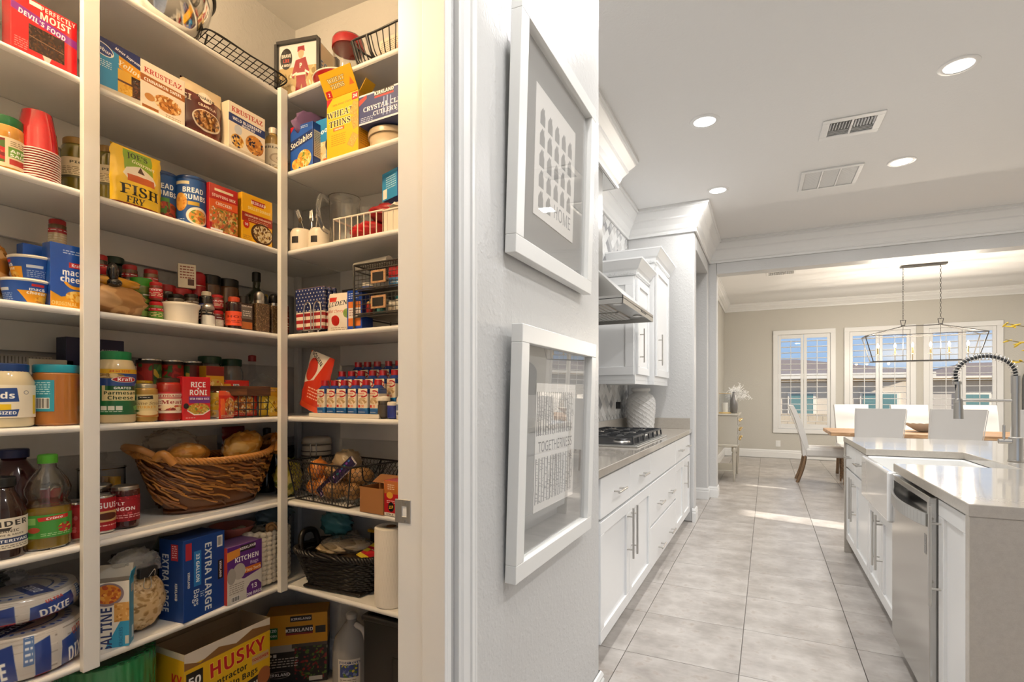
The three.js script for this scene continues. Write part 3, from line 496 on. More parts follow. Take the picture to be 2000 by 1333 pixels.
// pull-down spring faucet
{
  const t = thing('kitchen_faucet', 'brushed nickel spring neck pull-down faucet beside the island sink', 'faucet', [1.11, 0.915, -3.44]);
  part('base', lathe([[0, 0], [0.031, 0], [0.031, 0.006], [0.028, 0.01], [0.028, 0.118], [0.026, 0.122], [0, 0.122]], 32), M.nickel, t);
  part('post', [cyl(0.0165, 0.0165, 0.25, 24, 0, 0.12, 0), cyl(0.0185, 0.0185, 0.085, 28, 0, 0.34, 0)], M.nickel, t);
  const lv = part('lever', [cyl(0.012, 0.012, 0.05, 16).rotateZ(PI / 2).translate(-0.02, 0.1, 0.012), rb(0.01, 0.075, 0.014, 0.004, -0.05, 0.145, 0.016)], M.nickel, t);
  const arc = []; const R = 0.118; for (let i = 0; i <= 28; i++) { const a = i / 28 * PI * 0.985; arc.push([-R + R * Math.cos(a), 0.43 + Math.sin(a) * R * 0.82, 0]); }
  arc.push([-2 * R + 0.004, 0.40, 0]);
  part('hose', tube([[0, 0.41, 0], ...arc, [-2 * R + 0.01, 0.3, 0]], 0.0085, 80, 12), M.iron, t);
  const cv = new THREE.CatmullRomCurve3([[0, 0.4, 0], [0, 0.425, 0], ...arc].map((p) => V(...p))), n = 26 * 14, cp = [];
  for (let i = 0; i <= n; i++) { const k = i / n, p = cv.getPointAt(k), tg = cv.getTangentAt(k), b = V(0, 0, 1), nn = b.clone().cross(tg), a = i / 14 * 2 * PI; cp.push(p.add(nn.multiplyScalar(Math.cos(a) * 0.0155)).add(b.multiplyScalar(Math.sin(a) * 0.0155))); }
  part('spring', new THREE.TubeGeometry(new THREE.CatmullRomCurve3(cp), n * 2, 0.0022, 5), M.nickel, t);
  part('collar', cyl(0.019, 0.019, 0.014, 20, -2 * R + 0.006, 0.385, 0), M.nickel, t);
  part('spray_head', [cyl(0.012, 0.011, 0.08, 18, -2 * R + 0.01, 0.305, 0), cyl(0.021, 0.0185, 0.095, 24, -2 * R + 0.012, 0.208, 0)], M.nickel, t);
  part('docking_arm', [rod([0, 0.302, 0], [-2 * R, 0.302, 0], 0.0075, 12), lathe([[0.014, 0.292], [0.019, 0.292], [0.019, 0.312], [0.014, 0.312]], 20).translate(-2 * R + 0.01, 0, 0)], M.nickel, t);
}
// ---------- framed prints ----------
function framed(label, y, draw) {
  PG = PAGES[0];
  const t = thing('framed_print', label, 'picture', [-0.6, y, -1.55], CT, 'white framed prints on the picture wall'), w = 0.648, h = 0.675, f = 0.0475;
  t.rotation.order = 'YXZ'; t.rotation.x = 0.03;
  part('frame', [rb(w, f, 0.032, 0.002, 0, h / 2 - f / 2, 0.012, 2), rb(w, f, 0.032, 0.002, 0, -h / 2 + f / 2, 0.012, 2), rb(f, h - 2 * f, 0.032, 0.002, -w / 2 + f / 2, 0, 0.012, 2), rb(f, h - 2 * f, 0.032, 0.002, w / 2 - f / 2, 0, 0.012, 2)], M.white, t);
  part('backing_board', rb(w - 0.06, h - 0.06, 0.006, 0.001, 0, 0, 0), mat([0.36, 0.36, 0.35], 0.8), t, 'grey mat board');
  const r = A(380, 410, '#eceae6', draw); part('print', carton(0.338, 0.374, 0.002, { f: r, s: solid('#e8e6e2') }, 0.0004).translate(0, -0.187, 0.004), PG.m, t);
  part('glazing', rb(w - 2 * f + 0.006, h - 2 * f + 0.006, 0.002, 0.0005, 0, 0, 0.012), M.glass, t);
}
framed('upper white framed print of a grid of grey houses over the word HOME', 1.952, (d) => {
  for (let i = 0; i < 5; i++) for (let j = 0; j < 5; j++) { if (j === 4 && i > 1) continue; const x = 38 + i * 66, y = 60 + j * 66; d.p([[x, y + 54], [x, y + 20], [x + 21, y - 4], [x + 42, y + 20], [x + 42, y + 54]], '#8d8d8b').r(x + 29, y - 2, 6, 14, '#8d8d8b'); }
  d.t('HOME', 262, 350, 62, '#77777a', { f: 'normal' });
});
framed('lower white framed print of birch trunks around the word TOGETHERNESS', 1.092, (d, x) => {
  const trees = (y0, y1) => { let q = 14; while (q < 360) { const w = rr(9, 20); d.r(q - 6, y0, 6, y1 - y0, '#6c6c6c'); for (let k = 0; k < 16; k++) d.l([[q + rr(0, w * 0.4), rr(y0, y1)], [q + rr(w * 0.4, w), rr(y0, y1 - 4)]].map((p, i, a) => [p[0], a[0][1] + i * 3]), 2, '#8a8a8a'); d.l([[q + w, y0], [q + w + rr(-3, 3), y1]], 2, '#777'); if (rnd() < 0.6) d.l([[q + w, rr(y0 + 30, y1)], [q + w + 14, rr(y0, y1 - 40)]], 2.4, '#777'); q += w + rr(5, 9); } };
  trees(28, 168); trees(240, 385); d.t('TOGETHERNESS', 190, 205, 46, '#5d5d5f', { f: 'normal', sx: 1 });
});
// ---------- dining room ----------
{
  const t = thing('dining_table', 'light oak dining table with thick top under the linear lantern', 'table', [1.95, 0, -8.41]);
  const w = 2.42, d = 1.07;
  for (let k = 0; k < 5; k++) part('plank', uvm(rb(w, 0.045, d / 5 - 0.001, 0.003, 0, 0.7475, (k - 2) * d / 5), 1, 0, k * 0.3), M.oak, t);
  part('apron', uvm(rb(w - 0.5, 0.06, d - 0.3, 0.004, 0, 0.695, 0)), M.oak, t);
  for (const s of [-1, 1]) { part('leg', uvm(rb(0.14, 0.66, 0.6, 0.008, s * 0.75, 0.335, 0)), M.oakDark, t); part('foot', uvm(rb(0.16, 0.05, 0.84, 0.008, s * 0.75, 0.026, 0)), M.oakDark, t); }
}
function chairProto(label) {
  const t = thing('dining_chair', label, 'chair', [0, 0, 0], 0, 'white upholstered chairs round the dining table');
  // front of the chair faces +z; upholstered shell with a raked, slightly flared back
  const b = new THREE.BoxGeometry(0.45, 0.72, 0.09, 8, 10, 2), p = b.attributes.position;
  for (let i = 0; i < p.count; i++) { const y = p.getY(i) + 0.36, k = y / 0.72; p.setXYZ(i, p.getX(i) * (0.9 + 0.12 * k), y + 0.38, p.getZ(i) * (1 - 0.35 * k) - 0.215 - 0.15 * k * k - 0.04 * k); }
  const bk = toCreasedNormals(b, 0.6); part('backrest', bk, M.fabric, t);
  part('seat', [rb(0.46, 0.12, 0.5, 0.03, 0, 0.435, 0.03, 3), rb(0.44, 0.05, 0.46, 0.025, 0, 0.485, 0.03, 3)], M.fabric, t);
  for (const s of [-1, 1]) part('piping', rod([s * 0.21, 0.4, -0.2], [s * 0.232, 1.09, -0.44], 0.004), M.fabric, t);
  for (const s of [-1, 1]) {
    part('leg', lathe([[0, 0], [0.014, 0], [0.022, 0.38], [0, 0.38]], 4).rotateY(PI / 4).translate(s * 0.19, 0, 0.24), M.oakDark, t);
    const pts = []; for (let k = 0; k <= 6; k++) { const y = k / 6; pts.push([s * 0.19, y * 0.39, -0.23 - 0.1 * Math.pow(1 - y, 1.6)]); }
    const g = new THREE.TubeGeometry(new THREE.CatmullRomCurve3(pts.map((q) => V(...q))), 12, 0.022, 4); part('leg', [g, rb(0.03, 0.006, 0.03, 0.002, s * 0.19, 0.003, -0.33)], M.oakDark, t);
  }
  return t;
}
{
  const c = chairProto('white upholstered dining chair seen from the side at the left table end');
  c.position.set(0.72, 0, -8.76); c.rotation.y = PI / 2;
  const L = [[1.11, -6.87, PI, 'white upholstered chair with its back to the island, left of the faucet', 1], [1.78, -6.87, PI, 'white upholstered chair with its back behind the faucet arch', 1],
    [1.2, -9.5, 0, 'white chair on the window side of the table, behind the left near chair', 0], [1.95, -9.5, 0, 'white chair on the window side of the table, behind the fluted bowl', 0], [2.75, -9.5, 0, 'white chair on the window side, right of the faucet arch', 0], [2.46, -6.9, PI, 'white upholstered chair cut by the right edge behind the faucet post', 1]];
  for (const [x, z, r, l] of L) dup(c, [x, 0, z - (r ? 0.45 : 0)], r ? PI : 0, l);
}
for (const o of scene.children) if (o.name.startsWith('dining_chair') && Math.abs(o.rotation.y - PI) < 0.01) { o.rotation.y = PI; }
{
  const g = lathe([[0, 0.003], [0.05, 0.003], [0.09, 0.02], [0.17, 0.075], [0.21, 0.11], [0.204, 0.112], [0.16, 0.082], [0.085, 0.03], [0, 0.014]], 72), p = g.attributes.position;
  for (let i = 0; i < p.count; i++) { const x = p.getX(i), z = p.getZ(i), r = Math.hypot(x, z), a = Math.atan2(z, x), k = 1 + 0.06 * Math.abs(Math.sin(a * 9)) * r / 0.2; p.setXYZ(i, x * k, p.getY(i) + 0.008 * Math.abs(Math.sin(a * 9)) * r / 0.2, z * k); }
  g.computeVertexNormals(); solo('fluted_bowl', g, mat([0.6, 0.57, 0.52], 0.6), 'wide cream fluted bowl on the oak dining table', 'bowl', [1.83, 0.77, -8.5]);
}
// linear lantern
{
  const t = thing('linear_lantern', 'long open bronze lantern with candle bulbs hanging on two chains over the table', 'pendant lamp', [1.97, CH, -9.24]);
  const m = M.bronze, y0 = -1.365, y1 = -1.0, yA = -0.865, bw = 0.59, bd = 0.12, tw = 0.69, td = 0.16, ax = 0.215, q = 0.011;
  part('canopy', rb(0.53, 0.025, 0.11, 0.004, 0.02, -0.0125, 0), m, t);
  const cage = []; const b = (a, c) => cage.push(bar(a, c, q));
  for (const s of [-1, 1]) {
    b([-bw, y0, s * bd], [bw, y0, s * bd]); b([s * bw, y0, -bd], [s * bw, y0, bd]); b([-tw, y1, s * td], [tw, y1, s * td]); b([s * tw, y1, -td], [s * tw, y1, td]);
    for (const z of [-1, 1]) { b([s * bw, y0, z * bd], [s * tw, y1, z * td]); b([s * tw, y1, z * td], [s * ax, yA, 0]); }
  }
  b([-ax, yA, 0], [ax, yA, 0]); b([-bw, y0, 0], [bw, y0, 0]);
  part('cage', cage, m, t);
  for (const s of [-1, 1]) {
    const x = s * ax; part('hanger', [bar([x - 0.02, yA + 0.02, 0], [x - 0.032, yA + 0.085, 0], 0.008), bar([x + 0.02, yA + 0.02, 0], [x + 0.032, yA + 0.085, 0], 0.008), bar([x - 0.034, yA + 0.085, 0], [x + 0.034, yA + 0.085, 0], 0.008), cyl(0.026, 0.026, 0.022, 16, x, yA - 0.006, 0), rod([x, yA, 0], [x, y0, 0], 0.004)], m, t);
    const n = 22, ln = (-0.02 - (yA + 0.08)) / n, lk = []; for (let k = 0; k < n; k++) { const g = new THREE.TorusGeometry(0.0115, 0.0028, 5, 10).scale(0.75, 1.6, 1); if (k % 2) g.rotateY(PI / 2); lk.push(g.translate(x, yA + 0.08 + (k + 0.5) * ln, 0)); }
    part('chain', lk, m, t).userData.kind = 'stuff';
  }
  for (let k = 0; k < 6; k++) {
    const x = -0.515 + k * 0.206, c = part('candle_arm', [cyl(0.004, 0.004, 0.11, 10, x, y0, 0), cyl(0.03, 0.022, 0.006, 16, x, y0 + 0.1, 0), cyl(0.0095, 0.0095, 0.09, 14, x, y0 + 0.105, 0)], M.brass, t);
    part('bulb', lathe([[0, 0], [0.009, 0.002], [0.017, 0.022], [0.016, 0.035], [0.008, 0.06], [0, 0.075]], 14).translate(x, y0 + 0.195, 0), glow([1, 0.82, 0.55], 6), c);
    const l = new THREE.PointLight(C([1, 0.88, 0.72]), 1.3); l.position.set(x, y0 + 0.23, 0); l.shadow.radius = 1; t.add(l);
  }
}
// console, candle lantern, vase, coral flowers, mirror
{
  const m = mat([0.62, 0.58, 0.5], 0.28, { metalness: 0.55 }), mir = mat([0.72, 0.7, 0.66], 0.08, { metalness: 0.9 });
  const t = thing('console_chest', 'champagne mirrored console chest on turned legs against the dining wall', 'console', [-0.785, 0, -8.66], CT);
  const w = 0.95, d = 0.4;
  part('body', [rb(w, 0.42, d, 0.006, 0, 0.74, d / 2 + 0.005), rb(w + 0.04, 0.025, d + 0.03, 0.006, 0, 0.965, d / 2 + 0.005), rb(w + 0.02, 0.03, d + 0.015, 0.006, 0, 0.52, d / 2 + 0.005)], m, t);
  for (let r = 0; r < 3; r++) for (let c = 0; c < 2; c++) { const f = part('drawer', rb(w / 2 - 0.03, 0.12, 0.014, 0.004), mir, t); f.position.set((c - 0.5) * (w / 2 - 0.01), 0.605 + r * 0.135, d + 0.012); for (const s of [-1, 1]) part('knob', new THREE.SphereGeometry(0.013, 12, 8).translate(s * 0.1, 0, 0.018), M.brass, f); }
  for (const x of [-1, 1]) for (const z of [0.05, d - 0.04]) part('leg', lathe([[0, 0], [0.012, 0], [0.018, 0.04], [0.014, 0.06], [0.03, 0.36], [0.034, 0.4], [0.022, 0.42], [0.036, 0.44], [0.036, 0.505], [0, 0.505]], 20).translate(x * (w / 2 - 0.05), 0, z), m, t);
  part('stretcher', rb(w - 0.12, 0.02, d - 0.12, 0.005, 0, 0.15, d / 2), m, t);
  const l = thing('candle_lantern', 'square glass candle lantern with gold base on the console', 'lantern', [-0.56, 0.978, -8.42]);
  part('base', rb(0.16, 0.02, 0.16, 0.004, 0, 0.01, 0), M.brass, l); part('glass', [rb(0.15, 0.27, 0.003, 0.001, 0, 0.155, 0.073), rb(0.15, 0.27, 0.003, 0.001, 0, 0.155, -0.073), rb(0.003, 0.27, 0.143, 0.001, 0.073, 0.155, 0), rb(0.003, 0.27, 0.143, 0.001, -0.073, 0.155, 0)], M.clear, l);
  part('rim', [rb(0.16, 0.008, 0.008, 0.002, 0, 0.294, 0.073), rb(0.16, 0.008, 0.008, 0.002, 0, 0.294, -0.073), rb(0.008, 0.008, 0.15, 0.002, 0.073, 0.294, 0), rb(0.008, 0.008, 0.15, 0.002, -0.073, 0.294, 0)], M.brass, l);
  part('candle', cyl(0.038, 0.038, 0.14, 24, 0, 0.02, 0), mat([0.85, 0.8, 0.7], 0.5), l);
  const s = [0.0, 0.045, 0.06, 0.058, 0.04, 0.018, 0.02], ys = [0, 0, 0.06, 0.14, 0.22, 0.3, 0.32];
  solo('slim_vase', lathe(s.map((r, i) => [r, ys[i]]), 28), mat([0.14, 0.13, 0.12], 0.12, { clearcoat: 1 }), 'dark slim glass vase behind the candle lantern on the console', 'vase', [-0.45, 0.978, -8.6]);
  const f = thing('white_coral_spray', 'spray of white coral branches in a pale vase on the console', 'flowers', [-0.48, 0.978, -9.02]);
  part('vase', lathe([[0, 0], [0.05, 0], [0.065, 0.08], [0.04, 0.17], [0.05, 0.2], [0.046, 0.2], [0.036, 0.17]], 24), M.white, f);
  const br = []; for (let k = 0; k < 46; k++) { const a = rr(-2.0, 2.0), e = rr(0.15, 1.2), r = rr(0.16, 0.3), c = [Math.cos(a) * Math.cos(e), Math.sin(e), Math.sin(a) * Math.cos(e)], p = [0, 0.19, 0], q = p.map((v, i) => v + c[i] * r), h2 = p.map((v, i) => v + c[i] * r * 0.5 + (i === 1 ? 0.03 : 0)); br.push(tube([p, h2, q], 0.003, 6, 4)); for (let j = 0; j < 7; j++) { const k2 = rr(0.45, 1), o = p.map((v, i) => v + c[i] * r * k2); br.push(rod(o, o.map((v) => v + rr(-0.06, 0.06)), 0.0028, 4)); } }
  part('branches', br, mat([0.88, 0.87, 0.84], 0.7), f).userData.kind = 'stuff';
  const g = thing('wall_mirror', 'dark framed mirror on the dining wall above the console', 'mirror', [-0.798, 1.62, -8.75], CT);
  part('frame', [rb(0.78, 0.075, 0.03, 0.004, 0, 0.4, 0.015), rb(0.78, 0.075, 0.03, 0.004, 0, -0.4, 0.015), rb(0.075, 0.73, 0.03, 0.004, 0.352, 0, 0.015), rb(0.075, 0.73, 0.03, 0.004, -0.352, 0, 0.015)], mat([0.08, 0.07, 0.065], 0.4), g); part('glass', rb(0.64, 0.74, 0.006, 0.001, 0, 0, 0.008), mat([0.85, 0.85, 0.85], 0.02, { metalness: 1 }), g);
  const o = thing('wall_outlet', 'white wall outlet low on the far wall under the left window', 'socket', [0.2, 0.285, -11.77]); part('cover_plate', rb(0.085, 0.125, 0.006, 0.003, 0, 0, 0.003), M.white, o); for (const y of [-0.03, 0.03]) part('receptacle', rb(0.04, 0.035, 0.003, 0.001, 0, y, 0.007), M.trim, o);
}
// arched dark board and sprig at the right edge
{
  const sh = new THREE.Shape(); sh.moveTo(-0.3, 0); sh.lineTo(0.3, 0); sh.lineTo(0.3, 1.35); sh.absarc(0, 1.35, 0.3, 0, PI); sh.lineTo(-0.3, 0);
  solo('arched_board', new THREE.ExtrudeGeometry(sh, { depth: 0.02, bevelSize: 0.003, bevelThickness: 0.003, bevelSegments: 1 }), mat([0.1, 0.1, 0.1], 0.5), 'dark arched board standing at the far wall by the right edge', 'wall decor', [4.17, 0.14, -11.74]);
  const st = thing('side_table', 'small dark table holding the vase outside the right edge', 'table', [2.5, 0, -5.9]); part('top', cyl(0.25, 0.25, 0.03, 32, 0, 0.7, 0), M.oakDark, st); part('pedestal', lathe([[0, 0], [0.18, 0], [0.17, 0.02], [0.03, 0.05], [0.03, 0.7], [0, 0.7]], 24), M.oakDark, st);
  const f = thing('yellow_sprig', 'yellow blossom sprig reaching in at the right edge', 'flowers', [2.5, 0.73, -5.9]);
  part('vase', lathe([[0, 0], [0.06, 0], [0.09, 0.15], [0.05, 0.3], [0.06, 0.36], [0.055, 0.36], [0.045, 0.3]], 24), mat([0.2, 0.2, 0.2], 0.2), f);
  const br = [], lf = []; for (let k = 0; k < 12; k++) { const a = PI + rr(-1.2, 1.2), r = rr(0.3, 0.66), p = [Math.cos(a) * r, 0.75 + rr(0, 0.55), Math.sin(a) * r * 0.6]; if (k === 0) { p[0] = -0.66; p[1] = 1.13; p[2] = 0.0; } br.push(tube([[0, 0.34, 0], [p[0] * 0.35, p[1] * 0.85, p[2] * 0.4], p], 0.004, 10, 5)); for (let j = 0; j < 16; j++) { const q = rr(0.5, 1), g = new THREE.SphereGeometry(1, 6, 4).scale(0.035, 0.007, 0.012).rotateZ(rr(-1, 1)).rotateY(rr(0, 6)); lf.push(g.translate(p[0] * q + rr(-0.03, 0.03), 0.34 + (p[1] - 0.34) * Math.pow(q, 0.6) + rr(-0.03, 0.03), p[2] * q + rr(-0.03, 0.03))); } }
  part('stems', br, mat([0.25, 0.2, 0.08], 0.7), f); const q = part('blossoms', lf, mat([0.85, 0.6, 0.06], 0.6), f); q.userData.kind = 'stuff';
}
// ---------- outdoors beyond the far windows ----------
{
  struct('ground_outside', uvm(bx(-60, 90, -1.5, -1.2, -140, -12.1)), mat([0.42, 0.37, 0.3], 0.9));
  const pts = [], N = 60; const hg = new THREE.PlaneGeometry(260, 30, N, 6), p = hg.attributes.position;
  for (let i = 0; i < p.count; i++) { const x = p.getX(i), k = (p.getY(i) + 15) / 30; p.setXYZ(i, x, k * (6.5 + 3 * fbm(x * 0.03, 2, 1, 4)) - 0.2, -k * 20); }
  hg.computeVertexNormals(); const hm = new THREE.Mesh(hg, mat([0.17, 0.18, 0.17], 0.95)); hm.position.set(30, 0, -95); hm.name = 'distant_hills'; hm.userData.kind = 'structure'; scene.add(hm);
  const stucco = mat([0.55, 0.47, 0.37], 0.9), roofM = mat([0.17, 0.13, 0.11], 0.85), win = mat([0.1, 0.2, 0.2], 0.1), tr = mat([0.62, 0.57, 0.48], 0.8);
  const house = (name, label, x, z, w, d, h, roofH, st, wins, hip = 0.5) => {
    const t = thing(name, label, 'house', [x, -0.9, z]); part('wall', bx(-w / 2, w / 2, 0, h, -d, 0), st, t);
    const e = 0.6, pos = [], A = [-w / 2 - e, h, e], B = [w / 2 + e, h, e], Cc = [w / 2 + e, h, -d - e], D = [-w / 2 - e, h, -d - e], E = [-w / 2 * hip, h + roofH, -d / 2], F = [w / 2 * hip, h + roofH, -d / 2];
    for (const q of [[A, B, F], [A, F, E], [B, Cc, F], [Cc, D, E], [Cc, E, F], [D, A, E], [A, Cc, B], [A, D, Cc]]) pos.push(...q.flat());
    const g = new THREE.BufferGeometry(); g.setAttribute('position', new THREE.Float32BufferAttribute(pos, 3)); g.computeVertexNormals(); part('roof', plain(g), roofM, t);
    part('fascia', bx(-w / 2 - e, w / 2 + e, h - 0.22, h, e - 0.05, e), tr, t);
    for (const [wx, wy, ww, wh] of wins) { const f = part('window', bx(wx - ww / 2, wx + ww / 2, wy, wy + wh, 0, 0.06), tr, t); part('pane', bx(wx - ww / 2 + 0.1, wx + ww / 2 - 0.1, wy + 0.1, wy + wh - 0.1, 0.05, 0.075), win, f); }
    return t;
  };
  house('neighbour_house', 'tan stucco house with gabled tile roof behind the left window', 0, -27, 11, 9, 3.1, 0.95, stucco, [[-0.9, 0.8, 1.3, 1.5], [1.4, 0.8, 1.1, 1.5], [4.3, 0.8, 1.4, 1.5]], 0.25);
  house('neighbour_house', 'dark roofed house beyond the block wall behind the middle window', 14, -40, 11, 9, 3.3, 1.0, mat([0.4, 0.36, 0.31], 0.9), [[-3, 0.9, 1.6, 1.4], [2, 0.9, 1.6, 1.4]], 0.4);
  house('neighbour_house', 'blue grey house with a broad slate roof behind the right window', 27, -41, 11, 9, 3.1, 1.0, mat([0.16, 0.24, 0.36], 0.8), [[-3, 0.9, 1.8, 1.4]], 0.5);
  const texBlk = dtex(256, 256, (u, v) => { const y = v * 4, x = u * 2 + (Math.floor(y) % 2) * 0.5, m = (x % 1 < 0.03 || y % 1 < 0.06); const k = fbm(u * 20, v * 20, 8, 3) * 14; return m ? [120 + k, 108 + k, 92 + k] : [178 + k, 163 + k, 140 + k]; });
  solo('block_fence', uvm(bx(-30, 50, 0, 1.85, -0.2, 0), 1.25), mat('#ffffff', 0.9, { map: texBlk }), 'tan block wall fence across the yard beyond the windows', 'fence', [0, -1.2, -19.5]);
  const sh = []; for (let k = 0; k < 420; k++) { const a = rr(0, 6.3), e = rr(-0.2, 1.4), r = 0.55 * rr(0.7, 1); sh.push(new THREE.IcosahedronGeometry(0.09, 0).scale(1, 0.4, 0.6).rotateZ(rr(0, 3)).rotateY(rr(0, 3)).translate(Math.cos(a) * Math.cos(e) * r, 0.4 + Math.sin(e) * r, Math.sin(a) * Math.cos(e) * r)); }
  const b = thing('garden_shrub', 'dark green rounded shrub in front of the fence, middle window', 'shrub', [3.0, -1.0, -18]); part('foliage', sh, mat([0.07, 0.1, 0.05], 0.8), b); part('stem', cyl(0.05, 0.04, 0.5, 8), M.oakDark, b);
  dup(b, [5.4, -1.0, -18.4], 1, 'dark green rounded shrub in front of the fence, right window');
}
// ---------- pantry shelving ----------
const SX = -1.72, S = [2.439, 2.131, 1.817, 1.485, 1.160, 0.826, 0.495, 0];
const EX = [0.998, 0.063], CO = [-1.72, -1.491], BT = -0.063;    // back unit: direction along its front, corner, turn
const RAD = new Map();                                              // radius of round things: their axis stands that far behind the front
const putL = (o, row, u, ins = 0.02, turn = 0, dy = 0) => { const k = 1 + (RAD.get(o) ?? 0) / (1.72 + ins); o.position.set((SX - ins) * k, S[row] + dy, -u * k); o.rotation.y = PI / 2 + turn; return o; };
const putB = (o, row, u, ins = 0.02, turn = 0, dy = 0) => { const k = 1 + (RAD.get(o) ?? 0) / (1.47 + ins); o.position.set((CO[0] + EX[0] * u + 0.063 * ins) * k, S[row] + dy, (CO[1] + EX[1] * u - 0.998 * ins) * k); o.rotation.y = BT + turn; return o; };
{
  const t = thing('pantry_shelving', 'white painted shelving of seven boards along the left pantry wall', 'shelving', [0, 0, 0]);
  for (let r = 0; r < 7; r++) {
    const y = S[r]; part('shelf', [bx(-2.018, SX - 0.006, y - 0.019, y, -1.806, 0.596), rod([SX - 0.0095, y - 0.0095, -1.5], [SX - 0.0095, y - 0.0095, 0.596], 0.0095, 16)], M.shelf, t);
    if (r) part('cleat', bx(-2.018, -2.0, S[r - 1] - 0.019 - 0.09, S[r - 1] - 0.0195, -1.806, 0.596, 0.002), M.shelf, t);
  }
  for (const [a, b, y1] of [[-0.838, -0.797, 2.9], [-1.488, -1.455, 2.445]]) part('upright', bx(SX - 0.002, SX + 0.018, 0.474, y1, a, b, 0.002), M.shelf, t);
  part('corner_strip', bx(-1.999, -1.972, 0.476, 2.42, -1.806, -1.782, 0.002), M.shelf, t);
}
{
  const t = thing('pantry_shelving', 'white painted shelving of seven boards across the back pantry wall', 'shelving', [0, 0, 0]), L = 0.94;
  for (let r = 0; r < 7; r++) {
    const y = S[r], e = [CO[0] + EX[0] * L, CO[1] + EX[1] * L], sh = new THREE.Shape([[CO[0] + 0.002, -CO[1] + 0.006], [e[0], -e[1] + 0.006], [e[0], 1.806], [CO[0] + 0.002, 1.806]].map((p) => new THREE.Vector2(...p)));
    part('shelf', [new THREE.ExtrudeGeometry(sh, { depth: 0.019, bevelEnabled: false }).rotateX(-PI / 2).translate(0, y - 0.019, 0), rod([CO[0] + 0.002, y - 0.0095, CO[1] - 0.0095], [e[0], y - 0.0095, e[1] - 0.0095], 0.0095, 16)], M.shelf, t);
    if (r) part('cleat', bx(CO[0] + 0.002, e[0], S[r - 1] - 0.109, S[r - 1] - 0.0195, -1.806, -1.788, 0.002), M.shelf, t);
  }
  part('bracket', [bx(-1.22, -1.0, S[3] - 0.031, S[3] - 0.0195, -1.62, -1.575, 0.002)], M.shelf, t);
}
// pantry ceiling lamp, out of the frame
{
  const t = thing('pantry_lamp', 'warm opal dome lamp on the pantry ceiling above the doorway', 'ceiling lamp', [-1.55, 2.98, -0.25]);
  part('rim', lathe([[0.09, -0.02], [0.1, -0.02], [0.1, 0], [0.0, 0]], 32), M.nickel, t); part('dome', lathe([[0, -0.075], [0.04, -0.07], [0.07, -0.052], [0.088, -0.02], [0.088, -0.012], [0, -0.012]], 32), glow([1, 0.75, 0.48], 4), t);
  const l = new THREE.PointLight(C(PANTRY_COLOR), PANTRY_CD); l.position.set(0, -0.12, 0); l.shadow.radius = 4; t.add(l);
}
// ---------- builders for groceries ----------
const plastic = (c, r = 0.35) => mat(c, r);
const cache = {}; const pm = (c, r = 0.35) => cache[c + r] ??= mat(c, r);
const glossy = (c) => cache['g' + c] ??= mat(c, 0.12, { clearcoat: 0.8, clearcoatRoughness: 0.06 });
const glassSolid = mat([0.96, 0.97, 0.97], 0.01, { transmission: 1, thickness: 0.004, ior: 1.45 });
const clearJar = mat([0.96, 0.96, 0.95], 0.04, { transmission: 1, thickness: 0, ior: 1.4 });
function box(name, label, cat, w, h, d, f, side, o = {}) { const t = solo(name, carton(w, h, d, { f, s: solid(side), ...(o.faces ?? {}) }), o.gloss ? PG.gloss : PG.m, label, cat, [0, 0, 0], 0, o.group); t.geometry.translate(0, 0, -d / 2); return t; }
// round jar or can: prof = body outline, lid = [outline, colour], band = [[r,y]..., art, arc]
function jar(name, label, cat, prof, bm, lid, band, o = {}) {
  const t = thing(name, label, cat, [0, 0, 0], 0, o.group); const b = part(o.body ?? 'body', lathe(prof, 48), bm, t);
  if (lid) part(o.lidName ?? 'lid', lathe(lid[0], 32), lid[2] ?? pm(lid[1], 0.3), t);
  if (band) { const g = wrap(band[0], band[2] ?? PI * 1.1, band[1], 36); part('label', g, o.labelGloss ? PG.gloss : PG.m, t); }
  const R = Math.max(...prof.map((p) => p[0])); RAD.set(t, R); return t;
}
const lidP = (r, y, h, dome = 0.002) => [[0, y + h + dome], [r - 0.003, y + h], [r, y + h - 0.003], [r, y], [r - 0.002, y], [0, y]];
const jarP = (r, h, sh = 0.02, nr) => [[0, 0], [r - 0.006, 0], [r, 0.006], [r, h - sh], [(r + (nr ?? r * 0.8)) / 2 + 0.002, h - sh * 0.35], [nr ?? r * 0.8, h], [0, h]];
function can(name, label, w, h, art, o = {}) { const r = w / 2; return jar(name, label, 'can', [[0, 0.002], [r - 0.003, 0], [r, 0.002], [r - 0.001, 0.006], [r - 0.001, h - 0.006], [r, h - 0.002], [r - 0.003, h], [r - 0.004, h - 0.004], [0, h - 0.004]], M.chrome, null, [[[r - 0.0002, 0.007], [r - 0.0002, h - 0.007]], art, 2 * PI], o); }
function bag(name, label, cat, w, h, d, f, k, o = {}) { const m = o.m ?? (o.gloss === false ? PG.m : PG.gloss); const t = solo(name, pouch(w, h, d, f, k ?? f, o), m, label, cat, [0, 0, 0], 0, o.group); t.geometry.translate(0, 0, -d / 2); return t; }
const SERIF = { ff: "serif" }, mk = {};
